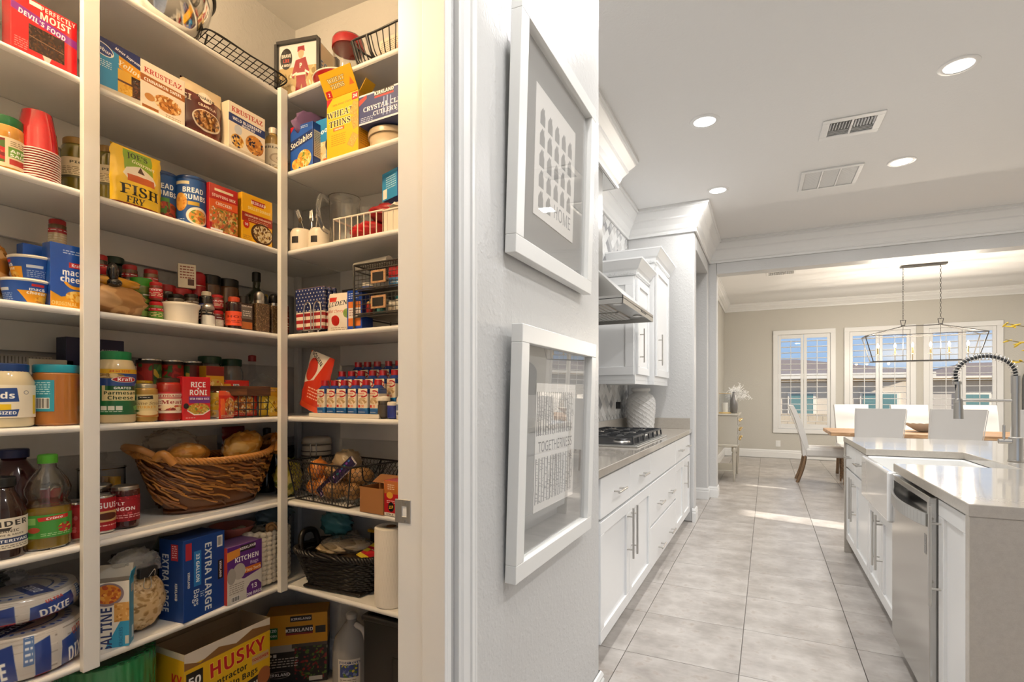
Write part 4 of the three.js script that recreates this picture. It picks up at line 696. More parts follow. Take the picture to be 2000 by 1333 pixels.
// ======== top shelf ========
PG = page();
{
  const b = thing('mixing_bowl', 'large polished steel mixing bowl on the top left shelf', 'bowl', [0, 0, 0]);
  part('bowl', lathe([[0, 0], [0.06, 0], [0.11, 0.03], [0.152, 0.1], [0.165, 0.17], [0.172, 0.172], [0.172, 0.176], [0.162, 0.175], [0.148, 0.1], [0.1, 0.035], [0, 0.01]], 56), M.chrome, b);
  part('rim_band', lathe([[0.165, 0.165], [0.1735, 0.17], [0.1735, 0.178], [0.164, 0.177]], 56), pm('#1c1a18'), b); putL(b, 0, 1.07, 0.115);
  const r = thing('cooling_rack', 'black wire cooling rack lying at the edge of the top shelf', 'rack'), l = [];
  for (let i = 0; i <= 12; i++) l.push(rod([-0.16 + i * 0.0267, 0.02, -0.09], [-0.16 + i * 0.0267, 0.02, 0.02], 0.0017, 5)); for (let j = 0; j <= 5; j++) l.push(rod([-0.16, 0.023, -0.09 + j * 0.022], [0.16, 0.023, -0.09 + j * 0.022], 0.0017, 5));
  part('grid', l, M.black, r); part('frame', [tube([[-0.16, 0.021, -0.09], [0, 0.021, -0.092], [0.16, 0.021, -0.09], [0.163, 0.021, -0.05], [0.16, 0.021, 0.02], [0, 0.021, 0.022], [-0.16, 0.021, 0.02], [-0.163, 0.021, -0.05]], 0.003, 90, 6, true)], M.black, r);
  for (const s of [-1, 1]) part('foot', rod([s * 0.15, -0.02, -0.04], [s * 0.15, 0.021, 0.0], 0.003), M.black, r); putL(r, 0, 1.345, 0.028, -0.03, 0.045); r.rotation.order = 'YXZ'; r.rotation.x = -0.28;
  // tin with a print of a hockey player in red
  const tf = A(230, 210, '#d9c9a5', (d) => { d.food(115, 150, 115, 60, ['#b39a66', '#cdb684', '#8d7748', '#e2d3ad'], 60, 0.12, 1).r(0, 0, 230, 95, '#cfd0cf').e(50, 60, 34, 40, '#1d1a1a').t('BRAVE', 50, 48, 18, '#e8e2d8').t('LIKE', 50, 66, 18, '#c8413a').t('A WOLF', 50, 84, 14, '#e8e2d8');
    d.p([[104, 70], [160, 62], [182, 120], [168, 138], [156, 100], [160, 150], [178, 206], [150, 206], [136, 160], [124, 206], [98, 206], [108, 150], [104, 112], [92, 140], [80, 128]], '#8d1622').r(104, 118, 56, 10, '#e6ddcf').l([[84, 126], [112, 118]], 8, '#e6ddcf').l([[156, 112], [180, 124]], 8, '#e6ddcf').e(134, 44, 17, 21, '#c99a78').p([[114, 40], [116, 20], [152, 18], [156, 40], [134, 32]], '#8d1622').t('P', 132, 92, 26, '#e6ddcf').r(186, 180, 34, 10, '#eee'); });
  const ts = A(150, 210, '#d3bd92', (d) => { d.t('FOOD', 75, 88, 46, '#3d5a86', { ol: '#e6ddc6' }).t('CITY', 75, 140, 46, '#3d5a86', { ol: '#e6ddc6' }); });
  const t = thing('lunch_tin', 'printed tin with a hockey player in red on the corner of the top shelf', 'tin'); part('body', carton(0.17, 0.205, 0.12, { f: tf, r: ts, s: solid('#c9b388') }, 0.014).translate(0, 0.004, 0), PG.gloss, t);
  for (const z of [0.062, -0.062]) { const g = new THREE.TorusGeometry(0.1, 0.007, 6, 4); part('rim', [bar([-0.083, 0.005, z], [0.083, 0.005, z], 0.011), bar([-0.083, 0.208, z], [0.083, 0.208, z], 0.011), bar([-0.086, 0.008, z], [-0.086, 0.205, z], 0.011), bar([0.086, 0.008, z], [0.086, 0.205, z], 0.011)], M.black, t); }
  t.scale.setScalar(1.12); t.position.set(-1.72, S[0] + 0.002, -1.605); t.rotation.y = 0.22;
  const j = thing('lidded_canister', 'clear plastic canister with a red handled lid on the top back shelf', 'canister'); part('body', lathe([[0, 0.003], [0.055, 0], [0.058, 0.006], [0.06, 0.2], [0.056, 0.2], [0.054, 0.01], [0, 0.008]], 32), clearJar, j);
  part('lid', lathe([[0, 0.245], [0.03, 0.245], [0.058, 0.238], [0.064, 0.225], [0.064, 0.198], [0.06, 0.198], [0, 0.2]], 36), glossy('#a5141a'), j); part('handle', new THREE.TorusGeometry(0.022, 0.005, 8, 20, PI).translate(0, 0.244, 0), glossy('#8e1116'), j); putB(j, 0, 0.19, 0.15);
  const q = thing('serving_dish', 'red enamel dish tilted at the edge of the top back shelf', 'dish'); part('dish', lathe([[0, 0.006], [0.05, 0.004], [0.085, 0.02], [0.098, 0.038], [0.1, 0.042], [0.095, 0.042], [0.08, 0.024], [0, 0.012]], 40), glossy('#a3161c'), q); part('rim', new THREE.TorusGeometry(0.099, 0.003, 6, 40).rotateX(PI / 2).translate(0, 0.042, 0), pm('#e6ddd0'), q); putB(q, 0, 0.19, 0.105);
  // oval wire basket with letters
  const w = thing('wire_fruit_basket', 'oval black wire basket of letters on the top back shelf', 'basket'), wl = [], E2 = (a, k, y) => [Math.cos(a) * 0.2 * k, y, Math.sin(a) * 0.1 * k];
  const yT = (a) => 0.1 + 0.06 * Math.pow(Math.abs(Math.cos(a)), 2); for (let i = 0; i < 44; i++) { const a = i / 44 * 2 * PI; wl.push(tube([E2(a, 0.45, 0.012), E2(a, 0.8, 0.04), E2(a, 1, yT(a))], 0.0022, 8, 5)); }
  part('ribs', wl, M.black, w).userData.kind = 'stuff'; const ring = (k, y) => tube(Array.from({ length: 28 }, (_, i) => E2(i / 28 * 2 * PI, k, typeof y === 'function' ? y(i / 28 * 2 * PI) : y)), 0.0042, 84, 6, true); part('rim', ring(1, yT), M.black, w); part('base', [ring(0.45, 0.012), ring(0.5, 0.004)], M.black, w); part('strap', [0.9, 1.8, 2.4].map((a) => { const p = [E2(a, 0.45, 0.013), E2(a, 0.82, 0.04), E2(a, 1.01, yT(a))]; return tube(p, 0.0055, 8, 5); }), M.black, w);
  putB(w, 0, 0.47, 0.115);
  const la = A(180, 90, '#d8cdbd', (d) => { d.fine(12, 14, 150, 8, 8, '#8d8478', 6).food(140, 60, 30, 22, ['#b98c80', '#8c7a66', '#cbb9a2'], 20, 0.3, 1); });
  for (let k = 0; k < 3; k++) { const o = solo('letter', carton(0.16, 0.1, 0.004, { f: la, s: solid('#d8cdbd') }, 0.0005), PG.m, ['printed letter upright at the front of the wire fruit basket', 'printed letter in the middle of the wire fruit basket', 'printed letter at the back of the wire fruit basket'][k], 'paper'); putB(o, 0, 0.47 + k * 0.02, 0.1 + k * 0.02, 0.06 * k - 0.06, 0.05); o.rotation.order = 'YXZ'; o.rotation.x = -0.15; }
  const pl = solo('plate', lathe([[0, 0], [0.04, 0], [0.075, 0.012], [0.08, 0.014], [0.076, 0.016], [0.04, 0.005], [0, 0.005]], 40).rotateX(1.25).translate(0, 0.08, 0), pm('#d8ccb8', 0.2), 'cream plate standing behind the letters in the wire basket', 'plate'); putB(pl, 0, 0.5, 0.165, 0, 0.04);
  const hp = solo('wire_stand', [new THREE.TorusGeometry(0.055, 0.004, 8, 40).translate(0, 0.3, 0), cyl(0.004, 0.004, 0.245, 8, 0, 0, 0), cyl(0.035, 0.035, 0.004, 24)], M.black, 'black wire hoop stand behind the oval basket', 'stand'); putB(hp, 0, 0.52, 0.27, 0.1);
}
// ======== second shelf: baking mixes, crackers ========
{
  let f = A(230, 215, '#d31f26', (d) => { d.r(0, 0, 230, 22, '#c01920').p([[0, 38], [230, 74], [230, 104], [0, 66]], '#8b2f8f').t('PERFECTLY', 160, 16, 24, '#f2ded8', { rot: 0.0 }).t('MOIST', 150, 44, 36, '#f7efe6').t('DEVIL\'S FOOD', 105, 74, 25, '#f7ecf5', { rot: 0.14 }).food(120, 140, 62, 46, ['#3a2317', '#4a2d1d', '#2a180f', '#5a3a26'], 260, 0.07, 1).l([[60, 136], [180, 146]], 3, '#8a6a50').p([[104, 186], [136, 186], [128, 208], [124, 215], [114, 215], [112, 206]], '#cfc6c0').r(60, 6, 40, 16, '#f4f0ec').fine(12, 160, 44, 5, 8, '#e88', 5); });
  putL(box('cake_mix_box', 'red cake mix box with a chocolate cake slice, far left of the second shelf', 'box', 0.147, 0.155, 0.045, f, '#a3161c', { gloss: 1 }), 1, 0.728, 0.02, 0.03);
  f = A(80, 200, '#c89b45', (d) => d.food(40, 120, 40, 70, ['#a8742a', '#d9b45e', '#e2c98f'], 40, 0.3, 1)); putL(box('cracker_box', 'tan snack box cut by the left edge of the photo', 'box', 0.1, 0.17, 0.05, f, '#8c5a28'), 1, 0.565, 0.03);
  f = A(200, 215, '#2d93cf', (d) => { d.p([[0, 0], [200, 0], [200, 62], [0, 14]], '#1d2c6d').e(50, 48, 44, 26, '#f3f3f0', 0.2).e(50, 48, 40, 22, '#25418f', 0.2).t('Pillsbury', 50, 49, 20, '#fff', { rot: 0.22 }).t('Moist Supreme', 150, 30, 15, '#fff', { rot: 0.22, f: 'bold italic' }).p([[112, 42], [200, 62], [200, 112], [112, 92]], '#e9a21f').t('Yellow', 157, 78, 30, '#fbf3df', { rot: 0.2, f: 'bold italic', ff: 'serif' }).r(108, 96, 60, 100, '#e9b33c').r(108, 140, 60, 8, '#5a3420').food(184, 156, 22, 52, ['#4b2a1b', '#6b3f2a', '#33190f'], 60, 0.3, 1).food(138, 168, 28, 20, ['#e9b33c', '#f0c45c', '#d99c2a'], 50, 0.15, 1).p([[0, 200], [200, 190], [200, 215], [0, 215]], '#d9d2c6').fine(14, 92, 70, 4, 8, '#d7ecf7', 5); });
  putL(box('cake_mix_box', 'blue and yellow cake mix box right of the tall upright', 'box', 0.138, 0.152, 0.04, f, '#1d6ea8', { gloss: 1 }), 1, 0.893, 0.012);
  f = A(200, 210, '#efe4d2', (d) => { d.p([[0, 60], [200, 68], [200, 98], [0, 90]], '#a4602a').t('KRUSTEAZ', 100, 38, 31, '#b8322b', SERIF).t('CINNAMON SWIRL', 100, 79, 19, '#fff').food(120, 148, 62, 36, ['#b9752f', '#d99a52', '#e8c083', '#8d5320', '#f2ddb4'], 120, 0.12).e(40, 150, 22, 16, '#c48a4a').r(8, 190, 70, 12, '#a4602a').fine(110, 192, 70, 2, 8, '#b59a78', 5); });
  putL(box('bread_mix_box', 'cinnamon crumb cake mix box with red lettering', 'box', 0.138, 0.15, 0.045, f, '#8d5a33'), 1, 1.03, 0.012);
  f = A(200, 240, '#d8c4a0', (d) => { d.p([[0, 50], [200, 66], [200, 240], [0, 240]], '#5d241f').t('SI', 24, 82, 40, '#f3e5cd').e(108, 56, 34, 24, '#f0e6d6').t('QUAKER', 110, 60, 22, '#2d2a2a').t('GRANOLA', 110, 96, 18, '#f3e5cd').e(110, 160, 70, 46, '#e8dcc8').food(110, 158, 64, 40, ['#8d5a2d', '#c48a4d', '#6b3c1d', '#d9b07a', '#4b2513'], 160, 0.12).r(0, 212, 200, 28, '#70302a').fine(20, 220, 150, 2, 8, '#d8b8a0'); });
  putL(bag('granola_bag', 'brown granola pouch with a bowl of clusters', 'bag', 0.15, 0.185, 0.055, f, solid('#5d241f'), { seed: 3 }), 1, 1.178, 0.02);
  f = A(200, 210, '#efe6d4', (d) => { d.t('KRUSTEAZ', 100, 30, 31, '#b8322b', SERIF).p([[0, 52], [200, 60], [200, 96], [0, 88]], '#253a78').t('WILD BLUEBERRY', 100, 70, 19, '#fff').t('MUFFIN MIX', 105, 86, 12, '#fff').food(140, 150, 50, 44, ['#c98a3e', '#e0a858', '#a8662a', '#2b2342'], 90, 0.14).food(46, 166, 34, 30, ['#e0b050', '#f2dca6', '#b5782d', '#2b2a52'], 50, 0.2).e(50, 114, 20, 22, '#c9d2dd').r(0, 196, 200, 14, '#dcd0ba'); });
  putL(box('muffin_mix_box', 'blueberry muffin mix box with a dark blue band', 'box', 0.152, 0.168, 0.05, f, '#c9bda6'), 1, 1.329, 0.008);
  const dr = (label, u, ins) => { const a = A(120, 150, '#e8e2d2', (d) => { d.t('BRIANNAS', 60, 22, 20, '#555', SERIF).e(60, 90, 34, 34, '#b7a996').e(60, 92, 28, 28, '#d8ccba').l([[60, 60], [50, 90], [60, 122], [70, 90], [60, 60]], 2, '#857866').fine(24, 134, 72, 2, 7, '#857866'); });
    return putL(jar('dressing_bottle', label, 'bottle', [[0, 0], [0.03, 0], [0.034, 0.005], [0.034, 0.115], [0.026, 0.135], [0.015, 0.145], [0.014, 0.165], [0, 0.165]], mat([0.45, 0.3, 0.1], 0.1, { clearcoat: 1 }), [lidP(0.0165, 0.15, 0.024), '#e6dccb'], [[[0.0344, 0.01], [0.0344, 0.1]], a, PI * 1.2], { lidName: 'cap' }), 1, u, ins); };
  dr('salad dressing bottle with a garlic label beside the corner upright', 1.447, 0.015); dr('second dressing bottle half hidden behind the garlic one', 1.405, 0.09);
  // back unit
  const lid = putB(solo('bag_of_pasta', blob(0.02, 0.06, 0.11, 0.12, 2, 3), pm('#7c5f86', 0.25), 'purple film bag wedged behind the blue cracker box', 'bag'), 1, 0.055, 0.1, 0, 0.16); lid.rotation.x = 0.3; lid.position.y = S[1] + 0.2; lid.userData.label = 'purple film bag lying on the cracker boxes at the corner';
  f = A(190, 240, '#1f56b0', (d) => { d.r(0, 0, 190, 26, '#1a4a9c').p([[0, 0], [40, 0], [0, 40]], '#c4202a').fine(50, 10, 100, 2, 8, '#cfe0f5').p([[0, 80], [190, 40], [190, 90], [0, 134]], '#16306c').t('Sociables', 92, 88, 42, '#f2ece0', { rot: -0.22, ol: '#0d1c44', lw: 4, f: 'bold italic' }).food(120, 186, 58, 48, ['#e2a53a', '#f0c766', '#c9822a', '#f5dca0', '#6f8a3a'], 90, 0.2).food(50, 206, 34, 28, ['#e2a53a', '#f0c766', '#c9822a'], 40, 0.25); });
  const sr = A(90, 240, '#1a3f8a', (d) => { d.r(10, 40, 70, 140, '#cfc7b6').fine(16, 50, 58, 14, 9, '#75705f').r(10, 190, 70, 30, '#27519c'); });
  putB(box('cracker_box', 'blue cracker box with a cursive name at the corner', 'box', 0.125, 0.178, 0.055, f, '#1a3f8a', { faces: { r: sr } }), 1, 0.072, 0.018, 0.04);
  f = A(110, 240, '#2a8ac6', (d) => { d.p([[60, 0], [110, 0], [110, 30]], '#c4202a').food(30, 170, 24, 60, ['#d9c49a', '#e8dcc0', '#c9a76a'], 24, 0.5, 1).e(90, 128, 40, 46, '#1b2638').t('Good', 40, 60, 30, '#fff', { f: 'bold italic', rot: -0.3 }).r(40, 190, 70, 30, '#d8642a'); });
  putB(box('cracker_box', 'light blue cracker box between the cursive box and the yellow one', 'box', 0.12, 0.2, 0.05, f, '#1c6ea8'), 1, 0.165, 0.06);
  f = A(200, 300, '#f0b81a', (d) => { d.p([[0, 0], [40, 0], [0, 44]], '#c4202a').t('100% WHOLE GRAIN', 96, 40, 12, '#8a6a1a').t('WHEAT', 84, 84, 42, '#2c241c', { ff: 'serif', ol: '#f8e8b0', lw: 5 }).t('THINS', 84, 130, 42, '#2c241c', { ff: 'serif', ol: '#f8e8b0', lw: 5 }).r(42, 152, 70, 16, '#c9642a').t('ORIGINAL', 77, 160, 11, '#fff').r(160, 8, 36, 34, '#c4202a').t('24', 178, 25, 24, '#fff').fine(30, 186, 90, 6, 10, '#b98a1a', 5); for (const [x, y, r] of [[176, 84, 0.4], [180, 150, -0.3], [165, 236, 0.6]]) { d.x.save(); d.x.translate(x, y); d.x.rotate(r); d.r(-22, -32, 44, 64, '#d99a42').food(0, 0, 19, 29, ['#dca552', '#c98a38', '#e6ba70'], 50, 0.15, 1); d.x.restore(); } });
  const fl = A(200, 110, '#d9a514', (d) => { d.t('WHEAT', 92, 40, 26, '#f5e6b8', { ff: 'serif', ol: '#3a2c14' }).t('THINS', 92, 66, 26, '#f5e6b8', { ff: 'serif', ol: '#3a2c14' }).r(10, 76, 34, 30, '#b81f24').t('2', 27, 91, 20, '#fff').p([[160, 80], [190, 80], [176, 50]], '#c9642a'); });
  const wsd = A(80, 300, '#d69a16', (d) => d.fine(12, 40, 56, 20, 11, '#a8761a'));
  { const t = thing('cracker_box', 'tall yellow cracker box with its top flap open', 'box'); part('carton', openCarton(0.16, 0.225, 0.06, { f, r: wsd, s: solid('#d69a16') }, '#b9a58a'), PG.m, t); const g = rb(0.16, 0.085, 0.0025, 0.0008, 0, 0.0425, 0); const nn = g.attributes.uv.count; const F = carton(0.16, 0.085, 0.0025, { f: fl, s: solid('#d9a514') }, 0.0006); F.rotateX(0.5); F.translate(0, 0.224, 0); part('flap', F, PG.m, t); const g2 = carton(0.002, 0.05, 0.05, { f: solid('#e0ac1a'), s: solid('#e0ac1a') }, 0.0005); g2.rotateZ(-0.7).translate(0.08, 0.222, -0.03); part('flap', g2, PG.m, t); putB(t, 1, 0.305, 0.012, 0.02); }
  const rc = jar('round_container', 'cream round plastic tub under the cutlery box', 'container', [[0, 0], [0.072, 0], [0.078, 0.006], [0.084, 0.05], [0, 0.05]], pm('#c9b79a', 0.4), [lidP(0.09, 0.05, 0.022, 0.004), '#bfae94']); putB(rc, 1, 0.54, 0.025);
  f = A(250, 120, '#25336f', (d) => { d.r(0, 0, 250, 8, '#c8d2e2').r(0, 112, 250, 8, '#c8d2e2').r(78, 0, 92, 26, '#1d1a1e').r(78, 22, 92, 8, '#a5242a').t('KIRKLAND', 124, 12, 19, '#fff').t('360', 214, 20, 22, '#e8eef8', SERIF).p([[0, 20], [40, 6], [40, 20], [0, 44]], '#b8382e').t('CRYSTAL CLEAR', 132, 62, 25, '#eef2f8', { ff: 'serif', sx: 1.05 }).t('CUTLERY', 128, 88, 24, '#eef2f8', SERIF).l([[124, 34], [120, 104]], 5, '#8fa6d8').l([[140, 32], [138, 106]], 5, '#9db2de').l([[156, 36], [152, 104]], 5, '#8fa6d8').fine(10, 92, 60, 3, 7, '#b8c4dd', 5).fine(180, 84, 60, 3, 7, '#b8c4dd', 5); });
  const cb = box('cutlery_box', 'dark blue plastic cutlery box resting on the round tub', 'box', 0.235, 0.108, 0.13, f, '#38426b'); putB(cb, 1, 0.522, 0.0, 0.03, 0.0765);
}
// ======== third shelf ========
{
  let f = A(160, 130, '#e5d2b0', (d) => { d.food(34, 60, 34, 52, ['#b8262a', '#d95a4a', '#7a1f1f', '#4c6b2a'], 50, 0.3, 1).r(74, 40, 60, 44, '#6c9b3a').t('APPLE', 104, 56, 18, '#fff').t('SAUCE', 104, 74, 18, '#fff').r(76, 92, 66, 24, '#b5382e').fine(78, 14, 60, 3, 8, '#8a7a55'); });
  putL(jar('sauce_jar', 'apple sauce jar with a green lid at the left edge', 'jar', jarP(0.043, 0.126, 0.026, 0.037), glossy('#c98f35'), [lidP(0.04, 0.12, 0.026), '#1d6b3a'], [[[0.0434, 0.012], [0.0434, 0.088]], f, PI * 1.2]), 2, 0.645, 0.03);
  // stacks of red party cups, bases up
  const cup = (label, y, dx) => { const t = thing('party_cup', label, 'cup', [0, 0, 0], 0, 'red party cups nested upside down'); part('cup', lathe([[0.0465, 0.004], [0.0462, 0.006], [0.041, 0.062], [0.0405, 0.064], [0.032, 0.112], [0.029, 0.114], [0, 0.112]], 36), glossy('#c5131c'), t); part('rim', new THREE.TorusGeometry(0.0484, 0.0019, 8, 40).rotateX(PI / 2).translate(0, 0.003, 0), pm('#e9d2cc', 0.3), t); for (const c of t.children) c.geometry.translate(dx, 0, -0.047); return putL(t, 2, 0.729, 0.02, 0, y); };
  const ordn = ['lowest', 'second', 'third', 'fourth', 'fifth', 'sixth', 'seventh', 'eighth', 'ninth', 'tenth', 'eleventh', 'twelfth', 'topmost'];
  const c0 = cup('lowest cup of the stack of red party cups', 0, 0); for (let k = 1; k < 13; k++) { const o = dup(c0, null, undefined, k === 12 ? 'topmost red party cup of the stack, its whole side showing' : ordn[k] + ' cup from the bottom in the red party cup stack'); o.position.y += k * 0.0066; o.rotation.y += k * 0.3 * 0; }
  f = A(150, 110, '#ddd3b4', (d) => { d.t('PICKLES', 75, 26, 19, '#4a4a3a').fine(20, 50, 110, 5, 9, '#847a5c').r(0, 96, 150, 14, '#5a5a3a'); });
  const pick = (l, u, ins) => putL(jar('pickle_jar', l, 'jar', jarP(0.042, 0.165, 0.024, 0.034), glossy('#6b6420'), [lidP(0.036, 0.163, 0.02), '#8a6a2c'], [[[0.0424, 0.06], [0.0424, 0.12]], f, PI * 1.2]), 2, u, ins);
  pick('pickle jar just left of the tall upright behind the red cups', 0.832, 0.085); pick('pickle jar just right of the tall upright behind the yellow pouch', 0.9, 0.06);
  f = A(230, 290, '#ecc42a', (d) => { d.r(52, 10, 130, 100, '#86ab34').t('JOE\'S', 116, 34, 34, '#2e3a18', SERIF).t('Gourmet', 138, 66, 24, '#f5efcf', { f: 'bold italic', ff: 'serif', rot: 0.1 }).p([[44, 132], [60, 100], [96, 86], [124, 78], [150, 92], [180, 108], [196, 140], [180, 158], [60, 152]], '#eee6d5').r(62, 130, 122, 34, '#c9602c').p([[108, 112], [124, 80], [140, 114]], '#4a2f2a').t('FISH', 118, 206, 66, '#2a2416', { ff: 'serif', sx: 1.1 }).t('FRY', 96, 252, 40, '#2a2416', SERIF).r(0, 270, 230, 20, '#7c2a1a').t('NET WT. 12oz (340 grams)', 120, 280, 13, '#f2d8a0'); });
  putL(bag('fish_fry_pouch', 'yellow fish fry coating pouch with a green panel', 'bag', 0.15, 0.185, 0.05, f, solid('#d8ae1f'), { seed: 5, prof: (v) => Math.pow(Math.sin(PI * clamp(0.1 + v * 0.9)), 0.6) * (1.2 - 0.8 * v) }), 2, 0.968, 0.02, 0.04);
  f = A(360, 170, '#1c4f94', (d) => { for (const o of [-90, 90, 270]) { d.r(16 + o, 10, 60, 12, '#e8d9b0').t('BREAD', 46 + o + 44, 42, 26, '#fff').t('CRUMBS', 46 + o + 44, 68, 26, '#fff').r(70 + o, 84, 44, 14, '#c9a23a').food(42 + o, 88, 26, 34, ['#d99a3a', '#c47c24', '#e8bd6a'], 30, 0.2).e(110 + o, 136, 46, 34, '#efe6d6').food(110 + o, 138, 36, 26, ['#d9933a', '#c4642a', '#e8bd6a', '#6b8a3a'], 40, 0.2).fine(18 + o, 150, 40, 2, 8, '#cdd8ea'); } });
  const f2 = A(360, 170, '#1c4f94', (d) => { for (const o of [-90, 90, 270]) { d.r(16 + o, 10, 60, 12, '#e8d9b0').t('BREAD', 90 + o, 42, 26, '#fff').t('CRUMBS', 90 + o, 68, 26, '#fff').r(70 + o, 84, 44, 14, '#4d8a3a').food(100 + o, 134, 60, 36, ['#a83a24', '#c9642a', '#6b2a1a', '#4d7a2e'], 50, 0.22); } });
  const tin = (l, art, u, ins, tn) => putL(jar('bread_crumb_canister', l, 'canister', [[0, 0], [0.045, 0], [0.046, 0.004], [0.046, 0.16], [0, 0.16]], M.nickel, [lidP(0.0472, 0.158, 0.012), '#1b3f78'], [[[0.0463, 0.004], [0.0463, 0.157]], art, 2 * PI]), 2, u, ins, tn);
  tin('blue canister of bread crumbs half behind the yellow pouch', f2, 1.06, 0.07, -0.5); tin('blue canister of bread crumbs with a plated cutlet', f, 1.125, 0.02, -0.45);
  f = A(170, 230, '#b8231f', (d) => { d.r(30, 20, 110, 12, '#f0e2c0').t('STUFFING MIX', 85, 54, 20, '#f7ecd6').p([[0, 76], [170, 70], [170, 108], [0, 110]], '#e0622a').t('CHICKEN', 84, 92, 22, '#f9edd8').food(96, 168, 80, 56, ['#b97a2c', '#d9a34a', '#8d5a1d', '#5d7a2c', '#e8c27a', '#c9502a'], 200, 0.1, 1).food(22, 150, 22, 40, ['#d9702a', '#6b8a3a', '#e8e0c8'], 30, 0.3, 1).r(8, 216, 70, 10, '#fff'); });
  putL(box('stuffing_mix_box', 'red stuffing mix box left of the yellow noodle box', 'box', 0.11, 0.165, 0.045, f, '#a31c1a', { gloss: 1 }), 2, 1.238, 0.012);
  f = A(200, 230, '#f0b41e', (d) => { d.p([[60, 22], [150, 22], [140, 48], [70, 48]], '#a81f1e').t('BEDDARD', 105, 35, 19, '#fff', SERIF).t('SKILLET DINNER', 112, 66, 19, '#fbe7a0').r(0, 92, 200, 44, '#a3301e').t('CREAMY BEEF STROGANOFF', 104, 106, 13, '#f7e6c8').fine(40, 118, 130, 2, 8, '#e0b890').e(28, 150, 20, 20, '#c9301f').t('10', 28, 150, 18, '#fff').e(130, 180, 72, 52, '#4a2c1a').food(134, 178, 62, 42, ['#e2cfa0', '#c9a86a', '#8d6a3a', '#f0e3c0', '#6b4422'], 170, 0.12).fine(10, 204, 50, 3, 8, '#b8862a'); });
  putL(box('noodle_dinner_box', 'yellow noodle dinner box with a bowl of noodles', 'box', 0.132, 0.175, 0.04, f, '#e0a51c', { gloss: 1 }), 2, 1.375, 0.012);
  f = A(60, 180, '#8a4a34', (d) => { d.r(0, 0, 60, 50, '#d8c6a8').r(0, 90, 60, 60, '#6b2a22'); }); putL(box('soup_mix_box', 'brown box standing behind the yellow noodle box', 'box', 0.1, 0.17, 0.05, f, '#7c4a38'), 2, 1.45, 0.08);
  // back unit: canisters with oval chalk labels, cutlery, pitcher, baskets
  const ct = (l, u, ins, n) => { const t = jar('utensil_crock', l, 'canister', [[0, 0], [0.04, 0], [0.046, 0.006], [0.046, 0.075], [0.038, 0.088], [0.036, 0.092], [0.032, 0.09], [0.032, 0.02], [0, 0.015]], pm('#e2d8c6', 0.25)); part('chalk_label', new THREE.CylinderGeometry(0.0467, 0.0467, 0.026, 12, 1, true, 0.02, 0.6).translate(0, 0.043, 0), pm('#191717', 0.6), t); return putB(t, 2, u, ins); };
  ct('cream crock with a black oval label and cutlery, beside the corner', 0.078, 0.015); ct('cream crock with a black oval label, in front of the pitcher', 0.148, 0.045);
  const fk = (lab, u, ins, a, b) => { const t = thing('fork', lab, 'cutlery', [0, 0, 0], 0, 'forks in the corner crock'); part('handle', rb(0.006, 0.1, 0.002, 0.001, 0, 0.05, 0), M.chrome, t); const hd = part('head', rb(0.02, 0.018, 0.002, 0.001, 0, 0.108, 0), M.chrome, t); for (let k = 0; k < 4; k++) part('tine', rb(0.0025, 0.034, 0.0018, 0.0008, -0.0078 + k * 0.0052, 0.132, 0), M.chrome, hd); putB(t, 2, u, ins, 0, 0.03); t.rotation.order = 'YXZ'; t.rotation.z = a; t.rotation.x = b; };
  fk('leftmost fork leaning out of the corner crock', 0.07, 0.055, 0.35, 0.1); fk('middle fork leaning out of the corner crock', 0.08, 0.065, 0.18, -0.1); fk('rightmost fork leaning out of the corner crock', 0.095, 0.06, -0.25, 0.05);
  const pt = thing('glass_pitcher', 'clear glass pitcher with a looped handle on the back shelf', 'pitcher'); part('body', lathe([[0, 0.0], [0.05, 0], [0.054, 0.006], [0.06, 0.2], [0.063, 0.215], [0.06, 0.213], [0.0565, 0.2], [0.05, 0.012], [0, 0.01]], 36), glassSolid, pt); part('handle', tube([[-0.02, 0.19, 0.055], [-0.02, 0.215, 0.085], [-0.02, 0.16, 0.1], [-0.02, 0.09, 0.085], [-0.02, 0.07, 0.055]], 0.0085, 30, 10), glassSolid, pt); putB(pt, 2, 0.19, 0.13, -0.3);
  const g2 = solo('drinking_glass', lathe([[0, 0.0], [0.028, 0], [0.032, 0.12], [0.034, 0.16], [0.032, 0.16], [0.03, 0.12], [0.026, 0.01], [0, 0.01]], 28), glassSolid, 'tall clear glass behind the white wire basket', 'glass'); putB(g2, 2, 0.285, 0.15);
  // white wire basket with folded red cloth
  const wireBasket = (name, label, w, h, d, m, n, o = {}) => { const t = thing(name, label, 'basket'); const q = o.r ?? 0.0022, tp = o.taper ?? 0, l = []; const hw = w / 2, hb = hw - tp, y0 = 0.004; const c = (x0, z0) => [[-hw, h, 0], [hw, h, 0], [hw, h, -d], [-hw, h, -d]]; const rim = [[-hw, h, 0], [hw, h, 0], [hw, h, -d], [-hw, h, -d]], bot = [[-hb, y0, -tp], [hb, y0, -tp], [hb, y0, -d + tp], [-hb, y0, -d + tp]]; part('rim', rim.map((p, i) => rod(p, rim[(i + 1) % 4], q * 1.6)), m, t);
